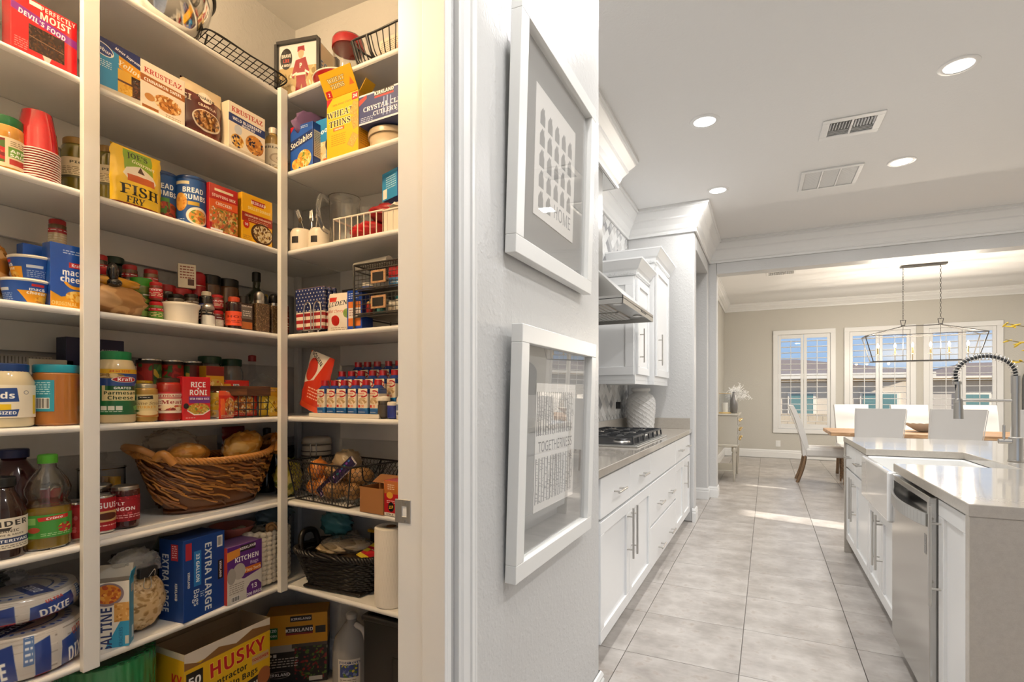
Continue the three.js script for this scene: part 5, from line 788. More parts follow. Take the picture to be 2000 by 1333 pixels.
    const L = (a, b, k) => a.map((v, i) => v + (b[i] - v) * k); for (let s = 0; s < 4; s++) { const k = s % 2 ? Math.max(3, Math.round(n * d / w)) : n; for (let i = 0; i <= k; i++) l.push(rod(L(rim[s], rim[(s + 1) % 4], i / k), L(bot[s], bot[(s + 1) % 4], i / k), q)); } for (let j = 1; j < (o.rows ?? 1); j++) { const k = j / o.rows; for (let s = 0; s < 4; s++) l.push(rod(L(bot[s], rim[s], k), L(bot[(s + 1) % 4], rim[(s + 1) % 4], k), q)); } for (let i = 0; i <= n; i++) l.push(rod(L(bot[0], bot[1], i / n), L(bot[3], bot[2], i / n), q)); for (let s = 0; s < 4; s++) l.push(rod(bot[s], bot[(s + 1) % 4], q)); part('wires', l, m, t).userData.kind = 'stuff'; return t; };
  mk.wireBasket = wireBasket;
  const wb = wireBasket('wire_basket', 'white wire basket holding folded red cloth', 0.235, 0.085, 0.16, pm('#ece4d6', 0.4), 8); putB(wb, 2, 0.375, 0.02, 0.05);
  const rd = A(200, 120, '#b3141c', (d) => { for (let k = 0; k < 26; k++) { const x = rr(0, 200), y = rr(0, 120); for (let a = 0; a < 3; a++) d.l([[x - 7 * Math.cos(a * 1.05), y - 7 * Math.sin(a * 1.05)], [x + 7 * Math.cos(a * 1.05), y + 7 * Math.sin(a * 1.05)]], 1.6, '#e8cfc6'); } });
  for (let k = 0; k < 3; k++) { const g = uvTo(blob(0.07 + k * 0.006, 0.034, 0.05, 0.13, 2.5, k + 2), k === 2 ? solid('#8e1016') : rd); const o = solo('red_cloth', g, PG.m, ['red snowflake cloth at the front of the white wire basket', 'red snowflake cloth at the right in the white wire basket', 'plain dark red cloth on top in the white wire basket'][k], 'cloth'); putB(o, 2, 0.35 + k * 0.018 * (k - 1) * 2 + k * 0.02, 0.09 + k * 0.005, 0.2 * k, [0.045, 0.046, 0.098][k]); }
  const tb = thing('plastic_bin', 'white translucent plastic bin at the right end of the third back shelf', 'bin'); part('bin', [rb(0.19, 0.075, 0.003, 0.001, 0, 0.0375, 0), rb(0.19, 0.075, 0.003, 0.001, 0, 0.0375, -0.15), rb(0.003, 0.075, 0.15, 0.001, -0.095, 0.0375, -0.075), rb(0.003, 0.075, 0.15, 0.001, 0.095, 0.0375, -0.075), rb(0.19, 0.003, 0.15, 0.001, 0, 0.002, -0.075)], pm('#e0d6c4', 0.35), tb); part('rim', [rb(0.196, 0.006, 0.008, 0.002, 0, 0.077, 0.002), rb(0.196, 0.006, 0.008, 0.002, 0, 0.077, -0.152)], pm('#ebe3d4'), tb); part('ribs', Array.from({ length: 7 }, (_, i) => rb(0.0025, 0.07, 0.004, 0.001, -0.08 + i * 0.027, 0.037, 0.002)), pm('#ece4d6'), tb).userData.kind = 'stuff'; putB(tb, 2, 0.6, 0.02, 0.02);
  const pf = solo('paper_liners', [blob(0.05, 0.018, 0.05, 0.22, 2.4, 8), blob(0.06, 0.016, 0.05, 0.2, 2.2, 9).translate(0.06, 0.018, 0)], pm('#e9e2d4', 0.7), 'crumpled white paper on the plastic bin', 'paper'); putB(pf, 2, 0.54, 0.08, 0, 0.098);
  f = A(150, 130, '#2a8cc4', (d) => { d.fine(40, 26, 96, 6, 10, '#bfe2f2', 6).r(10, 78, 40, 44, '#efe9dd').r(0, 0, 150, 12, '#3fa3d6'); }); const f3 = A(120, 130, '#1e3f9a', (d) => d.r(50, 30, 60, 70, '#8aa838'));
  putB(box('tissue_box', 'light blue and navy box on top of the plastic bin', 'box', 0.1, 0.105, 0.09, f, '#1e3f9a', { faces: { r: f3 } }), 2, 0.455, 0.1, -0.25, 0.155);
}
// ======== fourth shelf: spices ========
PG = page();
{
  let f, a;
  // noodle cups and macaroni box at the left
  f = A(420, 100, '#1d4fa6', (d) => { for (const o of [-105, 105, 315]) d.r(90 + o, 44, 120, 60, '#e8a01f').p([[90 + o, 44], [120 + o, 100], [90 + o, 100]], '#1d4fa6').t('mac&', 150 + o, 34, 20, '#fff').t('cheese', 150 + o, 52, 20, '#fff').r(130 + o, 10, 40, 12, '#c8232a').r(14 + o, 34, 50, 14, '#c9d3e6').fine(14 + o, 60, 60, 4, 9, '#9db0d8', 5).food(170 + o, 84, 26, 16, ['#e8b23a', '#f2cc6a', '#c9822a'], 20, 0.3); });
  const cup = (l, u, ins, dy, tn) => { const t = jar('noodle_cup', l, 'cup', [[0, 0], [0.038, 0], [0.04, 0.003], [0.0505, 0.058], [0.0525, 0.06], [0.0525, 0.064], [0, 0.064]], pm('#e7e2d6'), [[[0, 0.066], [0.05, 0.0655], [0.051, 0.064], [0, 0.063]], '#d9d4c8'], [[[0.0402, 0.004], [0.0507, 0.057]], f, 2 * PI]); return putL(t, 3, u, ins, tn, dy); };
  cup('upper blue and yellow noodle cup of the stacked pair', 0.705, 0.03, 0.0665, 0.7); cup('lower blue and yellow noodle cup of the stacked pair', 0.683, 0.015, 0, -0.5);
  f = A(150, 240, '#1a52b4', (d) => { d.fine(46, 22, 90, 2, 9, '#bcd0f0', 6).r(68, 66, 60, 20, '#c8232a').t('Kraft', 98, 76, 17, '#fff').t('mac &', 88, 104, 32, '#fff').t('cheese', 88, 130, 32, '#fff').ring(96, 130, 44, 32, 12, '#e8a01f').r(40, 90, 110, 52, '#1a52b4').t('mac &', 90, 104, 32, '#fff').t('cheese', 90, 130, 32, '#fff').p([[0, 182], [40, 200], [150, 172], [150, 240], [0, 240]], '#e8a01f').food(104, 194, 48, 22, ['#f0b93a', '#f7d272', '#d98f1f'], 50, 0.22).t('ORIGINAL', 52, 224, 20, '#f5d58a'); });
  putL(box('macaroni_box', 'blue and yellow macaroni and cheese box beside the tall upright', 'box', 0.095, 0.175, 0.04, f, '#17479c', { gloss: 1 }), 3, 0.785, 0.02, 0.04);
  putL(box('macaroni_box', 'second blue macaroni box peeking from behind the first', 'box', 0.09, 0.172, 0.035, solid('#1a52b4'), '#17479c'), 3, 0.752, 0.09);
  const pz = uvTo(blob(0.045, 0.075, 0.03, 0.16, 2.4, 5), A(120, 120, '#c98f4d', (d) => d.food(60, 60, 60, 60, ['#b5772f', '#e0b070', '#8d5a22', '#d9a05a'], 50, 0.3, 1))); putL(solo('pretzel_bag', pz, PG.gloss, 'bag of golden pretzel rods cut by the left edge', 'bag'), 3, 0.655, 0.14, 0, 0.095);
  // generic spice jar: glass body with contents colour, label, cap; scale by width and height
  const SP = [];
  const spice = (l, u, top, w, h, cap, body, lab, ins = 0.05, o = {}) => {
    const r = w / 2, ch = o.ch ?? h * 0.2, A1 = o.art ?? A(70, 70, lab[0], (d) => { d.r(0, 0, 70, 20, lab[1] ?? lab[0]).fine(12, 6, 46, 1, 8, '#eee', 6).fine(10, 30, 50, 3, 10, lab[2] ?? '#f0e8d8', 6); if (lab[3]) d.t(lab[3], 35, 14, 14, '#fff'); });
    const t = jar(o.name ?? 'spice_jar', l, 'jar', jarP(r, h - ch * 0.8, 0.012, r * 0.86), glossy(body), [lidP(r * (o.cr ?? 0.96), h - ch, ch), cap], [[[r + 0.0004, (o.l0 ?? 0.12) * h], [r + 0.0004, (o.l1 ?? 0.66) * h]], A1, PI * 1.3], { labelGloss: true });
    return putL(t, 3, u, ins, o.tn ?? -0.5, top);
  };
  const R = '#a3141b', MC = ['#b8202a', '#c42a30', '#f2e4c4', 'McC'];
  spice('red capped spice jar on top of the stack left of the upright', 0.815, 0.195, 0.042, 0.085, R, '#6b4a2a', ['#d9c9a5', '#b8202a'], 0.16); spice('lower spice jar of the stack left of the upright', 0.815, 0.11, 0.044, 0.084, R, '#5a3a22', MC, 0.16); spice('bottom spice jar of the stack left of the upright', 0.815, 0.02, 0.046, 0.088, R, '#5a3a22', MC, 0.16).position.y = S[3];
  spice('spice jar with red cap right of the upright, back stack top', 0.905, 0.105, 0.05, 0.09, R, '#3f2a1c', ['#3a2a20', '#9c1a20'], 0.13); spice('spice jar with red cap right of the upright, back stack bottom', 0.905, 0, 0.052, 0.104, R, '#3f2a1c', MC, 0.13);
  spice('shorter red capped jar in front of the dark green bottle', 0.9, 0.0, 0.056, 0.15, '#c01920', '#5d5148', ['#b7ab98', '#b7ab98', '#6b6256'], 0.09, { ch: 0.026 });
  putL(jar('oil_bottle', 'dark green round shouldered bottle behind the red capped jars', 'bottle', jarP(0.036, 0.2, 0.06, 0.02), glossy('#10241a'), [lidP(0.028, 0.195, 0.022), '#12301f']), 3, 0.985, 0.2);
  spice('upper red capped spice jar left of the centre stack', 1.0, 0.1, 0.042, 0.085, R, '#6b3f22', ['#5a3020', '#a3141b', '#e8d8b8'], 0.14); spice('lower dark spice jar left of the centre stack', 1.0, 0, 0.044, 0.098, R, '#2f2620', ['#8a8478', '#a3141b'], 0.14);
  spice('upper red capped spice jar of the centre stack', 1.065, 0.1, 0.042, 0.085, R, '#7c5a3a', ['#d9cdb0', '#b01c22', '#7c4a22'], 0.14); spice('lower red spice jar of the centre stack', 1.065, 0, 0.044, 0.098, R, '#a8421f', MC, 0.14);
  spice('tall parsley jar with a bright green cap', 1.012, 0, 0.066, 0.142, '#3f9a2c', '#6b7a3a', ['#8fb04a', '#4c6b22', '#3a5a1a'], 0.1, { ch: 0.03 });
  spice('upper small red capped jar beside the parsley jar', 1.035, 0.066, 0.038, 0.062, '#c01920', '#7c2f1c', MC, 0.06); spice('lower small red capped jar beside the parsley jar', 1.035, 0, 0.04, 0.064, '#c01920', '#5f7a2c', ['#4f8a2c', '#b8202a', '#e0c98a'], 0.06);
  spice('stout red and yellow labelled jar behind the white ramekin', 1.125, 0, 0.056, 0.145, R, '#3a2a20', ['#a3182a', '#7c1420', '#d9c43a'], 0.15, { ch: 0.026 });
  a = A(110, 80, '#e8e2d6', (d) => { d.ring(60, 44, 24, 24, 5, '#b8382e').ring(60, 44, 14, 14, 5, '#b8382e').ring(60, 44, 5, 5, 4, '#b8382e').fine(6, 14, 40, 4, 10, '#777'); });
  spice('white labelled jar with a red spiral and a broad red cap', 1.155, 0, 0.068, 0.135, R, '#cfc4b2', null, 0.12, { art: a, ch: 0.035 });
  f = A(70, 80, '#ddd4c0', (d) => d.fine(8, 8, 54, 5, 9, '#8a4a3a', 5).r(38, 50, 24, 20, '#4a2a22')); putL(box('spice_tin', 'square white spice tin standing on the spiral jar', 'tin', 0.055, 0.085, 0.03, f, '#c9c0ae', { faces: { t: solid('#a3141b') } }), 3, 1.178, 0.125, -0.5, 0.138);
  a = A(120, 150, '#b01620', (d) => { d.t('PAM', 60, 56, 44, '#f7efe4').r(0, 90, 120, 60, '#caa022').t('ORIGINAL', 60, 110, 18, '#7c1a12'); });
  { const t = putL(jar('cooking_spray', 'red and yellow cooking spray can with a red cap', 'can', [[0, 0], [0.029, 0], [0.03, 0.003], [0.03, 0.16], [0, 0.16]], M.nickel, [[[0, 0.212], [0.022, 0.21], [0.029, 0.2], [0.029, 0.16], [0, 0.16]], '#b01620'], [[[0.0303, 0.004], [0.0303, 0.158]], a, PI * 1.4], { labelGloss: true }), 3, 1.222, 0.14, -0.55); }
  a = A(110, 110, '#1b1712', (d) => { d.r(8, 8, 94, 94, '#2a221a').e(55, 40, 30, 24, '#c9bca0').t('MONTREAL', 55, 74, 17, '#e8dcc0').t('STEAK', 55, 92, 14, '#7fa3c9'); });
  spice('large seasoning jar with a black label and black cap', 1.285, 0, 0.082, 0.215, '#15120f', '#5c3a22', null, 0.16, { art: a, ch: 0.04, l0: 0.2, l1: 0.6 });
  a = A(110, 60, '#d6c4a6', (d) => d.fine(12, 14, 86, 4, 10, '#8a5a3a', 6)); spice('large reddish seasoning jar with a cream label and black cap', 1.36, 0, 0.08, 0.215, '#15120f', '#6b4426', null, 0.16, { art: a, ch: 0.035, l0: 0.16, l1: 0.36 });
  // oil bottle
  a = A(90, 60, '#8a8a1e', (d) => d.fine(10, 10, 70, 4, 11, '#4a4a12', 6));
  putL(jar('olive_oil_bottle', 'tall dark olive oil bottle with a black cap', 'bottle', [[0, 0], [0.043, 0], [0.047, 0.006], [0.047, 0.13], [0.04, 0.165], [0.018, 0.19], [0.0145, 0.2], [0.0145, 0.245], [0, 0.245]], mat([0.02, 0.03, 0.012], 0.06, { clearcoat: 1 }), [lidP(0.017, 0.225, 0.038), '#14130f'], [[[0.0474, 0.05], [0.0474, 0.105]], a, PI * 0.8], { lidName: 'cap' }), 3, 1.455, 0.12, -0.5);
  spice('yellow capped small jar behind the olive oil bottle', 1.545, 0, 0.05, 0.19, '#c9a022', '#2f2a1a', ['#3a3320'], 0.2);
  // front row
  { const g = uvTo(blob(0.085, 0.05, 0.045, 0.14, 2.2, 21), A(160, 100, '#b58a58', (d) => d.food(80, 50, 80, 50, ['#a87a48', '#bf9664', '#9c6f40'], 60, 0.2, 1))); const t = thing('brown_sugar_bag', 'bag of brown sugar folded shut with a yellow strip and a black clip', 'bag'); part('bag', flatten(g.translate(0, 0.045, -0.05), 0.0), PG.m, t); part('folded_top', blob(0.075, 0.018, 0.022, 0.1, 2, 4).translate(0.0, 0.1, -0.05), glossy('#c98f1c'), t); part('clip', [blob(0.016, 0.03, 0.016, 0.03, 2, 1).translate(-0.012, 0.125, -0.035), blob(0.02, 0.014, 0.018, 0.03, 2, 2).translate(-0.01, 0.095, -0.03)], glossy('#15110d'), t); putL(t, 3, 0.915, 0.012, 0, 0.001); }
  { const t = jar('ramekin', 'white ceramic ramekin at the shelf edge among the spices', 'ramekin', [[0, 0], [0.05, 0], [0.053, 0.004], [0.056, 0.05], [0.061, 0.058], [0.062, 0.066], [0.059, 0.068], [0.054, 0.06], [0.05, 0.012], [0, 0.01]], pm('#e8e0d0', 0.18)); putL(t, 3, 1.082, 0.012); const e = solo('egg_shape_timer', blob(0.02, 0.016, 0.016, 0.02, 2, 1), pm('#e0cdb8', 0.3), 'pale oval timer lying in the white ramekin', 'timer'); putL(e, 3, 1.11, 0.07, 0, 0.052); }
  spice('black capped small jar above the ramekin', 1.115, 0.05, 0.05, 0.075, '#15120f', '#6b6256', ['#5a5248'], 0.085).position.y = S[3] + 0.03; 
  spice('steel capped small jar behind the ramekin', 1.135, 0, 0.04, 0.085, '#a8a49a', '#4a3a2a', ['#5a4a38'], 0.09); spice('black capped pepper jar right of the ramekin', 1.17, 0.045, 0.046, 0.07, '#15120f', '#4a3d30', ['#6b5a48'], 0.09); spice('red capped herb jar under the pepper jar', 1.17, 0, 0.044, 0.045, '#b8141c', '#5a6b2a', ['#3a5a1a', '#b8141c'], 0.09);
  { const t = jar('salt_shaker', 'glass salt shaker with a steel top at the shelf edge', 'shaker', [[0, 0], [0.021, 0], [0.024, 0.004], [0.023, 0.05], [0.02, 0.062], [0, 0.062]], M.clear, [[[0, 0.082], [0.012, 0.08], [0.019, 0.07], [0.0205, 0.06], [0, 0.06]], '#b5b0a5', M.nickel]); part('salt', cyl(0.021, 0.0205, 0.034, 20, 0, 0.003, 0), pm('#f2ede2', 0.9), t); putL(t, 3, 1.185, 0.02); }
  spice('black capped dark bottle behind the salt shaker', 1.215, 0, 0.046, 0.132, '#e0d6c2', '#14110e', ['#1d1a18', '#3a4a8a'], 0.075, { ch: 0.02, cr: 0.7 });
  spice('upper red capped flake jar behind the syrup bottle', 1.252, 0.07, 0.042, 0.055, '#c01920', '#8a2f22', MC, 0.07); spice('lower red capped flake jar behind the syrup bottle', 1.252, 0, 0.044, 0.068, '#c01920', '#6b3022', ['#d9cdb8', '#6b1a1a'], 0.07);
  a = A(70, 80, '#e8502a', (d) => d.t('HOT', 36, 30, 18, '#7c1a12').fine(14, 50, 44, 2, 9, '#8a2a1a'));
  spice('dark sauce bottle with an orange label and orange cap', 1.29, 0, 0.056, 0.122, '#d9502a', '#2c0f0c', null, 0.03, { art: a, ch: 0.024, cr: 0.7, l0: 0.12, l1: 0.55, name: 'sauce_bottle' });
  f = A(80, 160, '#3a2a20', (d) => { d.r(8, 22, 64, 70, '#6b6258').t('KIRKLAND', 40, 18, 13, '#e8ddd0').fine(16, 46, 48, 3, 12, '#d9d0c0').r(8, 110, 64, 40, '#b5622a'); });
  { const t = thing('flavour_bottle', 'square brown bottle with a grey and orange label', 'bottle'); part('body', carton(0.058, 0.105, 0.04, { f, s: solid('#3a2418') }, 0.006).translate(0, 0, -0.022), PG.gloss, t); part('cap', cyl(0.02, 0.019, 0.026, 20, 0, 0.104, -0.022), pm('#15120f'), t); putL(t, 3, 1.345, 0.03); }
  a = A(120, 140, '#7c6244', (d) => d.food(60, 70, 60, 70, ['#5a4630', '#8a6e4c', '#3a2d20', '#a3855c', '#6b4a34'], 500, 0.045, 1));
  const gr = (l, u, ins, cap) => { const t = thing('pepper_grinder', l, 'grinder'); part('body', carton(0.056, 0.112, 0.056, { f: a, s: a }, 0.006).translate(0, 0, -0.028), PG.gloss, t); part('collar', cyl(0.02, 0.02, 0.012, 20, 0, 0.112, -0.028), M.nickel, t); part('cap', lathe([[0, 0.162], [0.012, 0.16], [0.019, 0.15], [0.02, 0.124], [0, 0.124]], 24).translate(0, 0, -0.028), cap, t); putL(t, 3, u, ins, -0.12); };
  gr('pepper grinder with a steel cap, left of the pair by the corner upright', 1.408, 0.02, M.nickel); gr('pepper grinder with a dark cap, right of the pair by the corner upright', 1.475, 0.02, pm('#2a2622', 0.25));
  spice('amber bottle squeezed between the grinders and the corner upright', 1.53, 0, 0.05, 0.13, '#6b1c14', '#7c2a12', ['#8a2a18'], 0.06);
  spice('red capped jar between the spray can and the seasoning jars', 1.245, 0, 0.044, 0.16, R, '#5c2a1c', MC, 0.2); 
  // back unit
  const nf = A(220, 230, '#1d2a5e', (d) => { for (let i = 0; i < 9; i++) for (let j = 0; j < 7; j++) d.p(Array.from({ length: 10 }, (_, q) => [14 + i * 24 + (j % 2) * 12 + Math.sin(q * PI / 5) * (q % 2 ? 2.6 : 6.5), 12 + j * 19 - Math.cos(q * PI / 5) * (q % 2 ? 2.6 : 6.5)]), '#ece4d4'); for (let k = 0; k < 5; k++) d.r(0, 138 + k * 19, 220, 19, k % 2 ? '#e8dcc8' : '#a31d24'); d.r(0, 132, 220, 8, '#e8dcc8'); });
  { const t = thing('napkin_holder', 'chrome wire napkin holder at the corner of the spice shelf', 'holder'); const arch = (z, w, h2, dx) => tube([[dx - w, 0.012, z], [dx - w, h2 * 0.7, z], [dx - w * 0.6, h2, z], [dx + w * 0.6, h2, z], [dx + w, h2 * 0.7, z], [dx + w, 0.012, z]], 0.0028, 40, 8); part('loop', [arch(0.0, 0.02, 0.115, -0.01), arch(0.0, 0.02, 0.115, 0.045), tube([[-0.03, 0.012, 0], [0.065, 0.012, 0]], 0.003, 4, 8), arch(-0.09, 0.02, 0.175, 0.0)], M.chrome, t); part('base', [rod([-0.06, 0.008, -0.09], [0.08, 0.008, -0.09], 0.003), rod([0.0, 0.008, 0], [0.0, 0.008, -0.09], 0.003), cyl(0.004, 0.004, 0.008, 8, 0.0, 0, 0), cyl(0.004, 0.004, 0.008, 8, 0.05, 0, 0), cyl(0.004, 0.004, 0.008, 8, 0.0, 0, -0.09)], M.chrome, t); putB(t, 3, 0.125, 0.012);
    for (let k = 0; k < 3; k++) { const g = carton(0.165, 0.165, 0.018, { f: nf, s: nf }, 0.008).translate(0, 0, 0), p = g.attributes.position; for (let i = 0; i < p.count; i++) p.setX(i, p.getX(i) * (0.92 + 0.1 * p.getY(i) / 0.165)); putB(solo('paper_napkins', g, PG.m, ['front stack of flag print napkins in the wire holder', 'middle stack of flag print napkins in the wire holder', 'rear stack of flag print napkins in the wire holder'][k], 'napkins'), 3, 0.112 + k * 0.004, 0.03 + k * 0.022, 0.0, 0.014); } }
  f = A(140, 170, '#e6ddd0', (d) => { d.r(16, 20, 40, 20, '#c8382a').t('LUDEN\'S', 74, 48, 27, '#26303f', { f: 'bold italic', rot: -0.1, ff: 'serif' }).t('Wild Cherry', 56, 82, 17, '#b5382e', { f: 'italic' }).e(60, 122, 22, 22, '#b8261f').e(116, 92, 16, 20, '#6b8a2a').fine(30, 150, 80, 2, 8, '#a89a8a'); });
  putB(bag('cough_drop_bag', 'white cough drop bag with a cherry print', 'bag', 0.13, 0.15, 0.05, f, solid('#d8cec0'), { seed: 9 }), 3, 0.255, 0.03, 0.1);
  putB(bag('dark_snack_bag', 'dark crumpled bag behind the flag napkins', 'bag', 0.11, 0.19, 0.04, solid('#1d1a1e'), null, { seed: 12 }), 3, 0.2, 0.14, 0);
  f = A(90, 180, '#2348a8', (d) => { d.fine(10, 14, 60, 3, 10, '#c9d6f0', 6).r(8, 52, 74, 110, '#d97a3a').r(8, 80, 74, 46, '#e0d6d0').fine(14, 88, 60, 3, 11, '#a88', 6); });
  putB(box('wafer_box', 'blue box with an orange panel left of the wire organiser', 'box', 0.072, 0.148, 0.06, f, '#1d3c8c', { gloss: 1 }), 3, 0.348, 0.03, 0.05);
  // two tier wire organiser with chalkboard tags
  { const t = thing('wire_organiser', 'two tier black wire organiser with framed chalkboard tags', 'organiser'), w = 0.25, d = 0.2, fr = [], ms = []; for (const x of [-w / 2, w / 2]) for (const z of [0, -d]) fr.push(rod([x, 0, z], [x, 0.235, z], 0.0035)); for (const y of [0.045, 0.235]) { for (const z of [0, -d]) fr.push(rod([-w / 2, y, z], [w / 2, y, z], 0.003)); for (const x of [-w / 2, w / 2]) fr.push(rod([x, y, 0], [x, y, -d], 0.003)); } part('frame', fr, M.bronze, t);
    for (let i = 0; i <= 22; i++) ms.push(rod([-w / 2 + w * i / 22, 0.235, 0], [-w / 2 + w * i / 22, 0.235, -d], 0.0011, 4)); for (let j = 0; j <= 16; j++) ms.push(rod([-w / 2, 0.235, -d * j / 16], [w / 2, 0.235, -d * j / 16], 0.0011, 4)); part('top_mesh', ms, M.bronze, t).userData.kind = 'stuff';
    for (const y of [0.05, 0.14]) { const b = part('drawer', [rod([-w / 2 + 0.012, y + 0.072, 0.006], [w / 2 - 0.012, y + 0.072, 0.006], 0.003), rod([-w / 2 + 0.012, y + 0.004, 0.006], [w / 2 - 0.012, y + 0.004, 0.006], 0.003), rod([-w / 2 + 0.012, y + 0.072, 0.006], [-w / 2 + 0.012, y + 0.072, -d], 0.0025), rod([w / 2 - 0.012, y + 0.072, 0.006], [w / 2 - 0.012, y + 0.072, -d], 0.0025), rb(w - 0.03, 0.004, d - 0.01, 0.001, 0, y, -d / 2 + 0.003)], M.bronze, t); const g = []; for (let i = 0; i <= 13; i++) { const x = -w / 2 + 0.012 + (w - 0.024) * i / 13; g.push(rod([x, y + 0.004, 0.006], [x, y + 0.072, 0.006], 0.0011, 4)); } for (let j = 1; j < 4; j++) g.push(rod([-w / 2 + 0.012, y + 0.004 + j * 0.017, 0.006], [w / 2 - 0.012, y + 0.004 + j * 0.017, 0.006], 0.0011, 4)); part('front_mesh', g, M.bronze, b).userData.kind = 'stuff';
      const tg = part('tag', rb(0.068, 0.046, 0.006, 0.001, 0.005, y + 0.04, 0.012), M.oak, b, 'wood framed chalkboard tag'); part('chalkboard', rb(0.05, 0.03, 0.002, 0.0005, 0.005, y + 0.04, 0.0155), pm('#1a1614', 0.6), b); }
    putB(t, 3, 0.478, 0.025, 0.02);
    const pill = (l, u, ins, y, w2, h2, c, cap, tag2) => { const x = jar('pill_bottle', l, 'bottle', jarP(w2 / 2, h2 * 0.8, 0.006, w2 * 0.4), pm(c, 0.25), [lidP(w2 * 0.48, h2 * 0.76, h2 * 0.22), cap], [[[w2 / 2 + 0.0004, h2 * 0.1], [w2 / 2 + 0.0004, h2 * 0.6]], solid(tag2), PI * 1.2]); putB(x, 3, u, ins, 0, y); };
    [['white pill bottle at the left of the lower organiser drawer', 0.39, 0.07, 0.053, 0.04, 0.068, '#e8e2d6', '#efe9dd', '#d9d0c0'], ['white pill bottle second in the lower organiser drawer', 0.43, 0.08, 0.053, 0.038, 0.065, '#e8e2d6', '#efe9dd', '#3f8a8a'], ['small red labelled vial in the lower organiser drawer', 0.41, 0.045, 0.053, 0.022, 0.052, '#b5382e', '#c9a05a', '#8e1c1a'], ['white pill bottle right of the tag in the lower organiser drawer', 0.51, 0.06, 0.053, 0.034, 0.05, '#e6e0d4', '#efe9dd', '#c9b8a0'], ['teal topped bottle at the right of the lower organiser drawer', 0.545, 0.06, 0.053, 0.044, 0.066, '#d9d4c8', '#2a9aa8', '#e8e2d6'], ['white tube at the left of the upper organiser drawer', 0.4, 0.05, 0.143, 0.05, 0.034, '#e0d9cc', '#e8e2d6', '#4a5a8a']].forEach((q) => pill(...q));
    putB(box('medicine_box', 'red and blue medicine box in the upper organiser drawer', 'box', 0.09, 0.075, 0.05, A(90, 70, '#b01c24', (d) => d.r(0, 36, 90, 34, '#4a8ac0').fine(8, 50, 70, 2, 9, '#dfe8f0')), '#8e161c'), 3, 0.545, 0.05, 0.1, 0.143);
    const rl = solo('paper_roll', [cyl(0.018, 0.018, 0.19, 24).rotateZ(PI / 2).translate(0.095, 0.018, 0)], pm('#ece6da', 0.8), 'white paper roll lying on top of the wire organiser', 'roll'); putB(rl, 3, 0.37, 0.1, -0.1, 0.2375); }
}
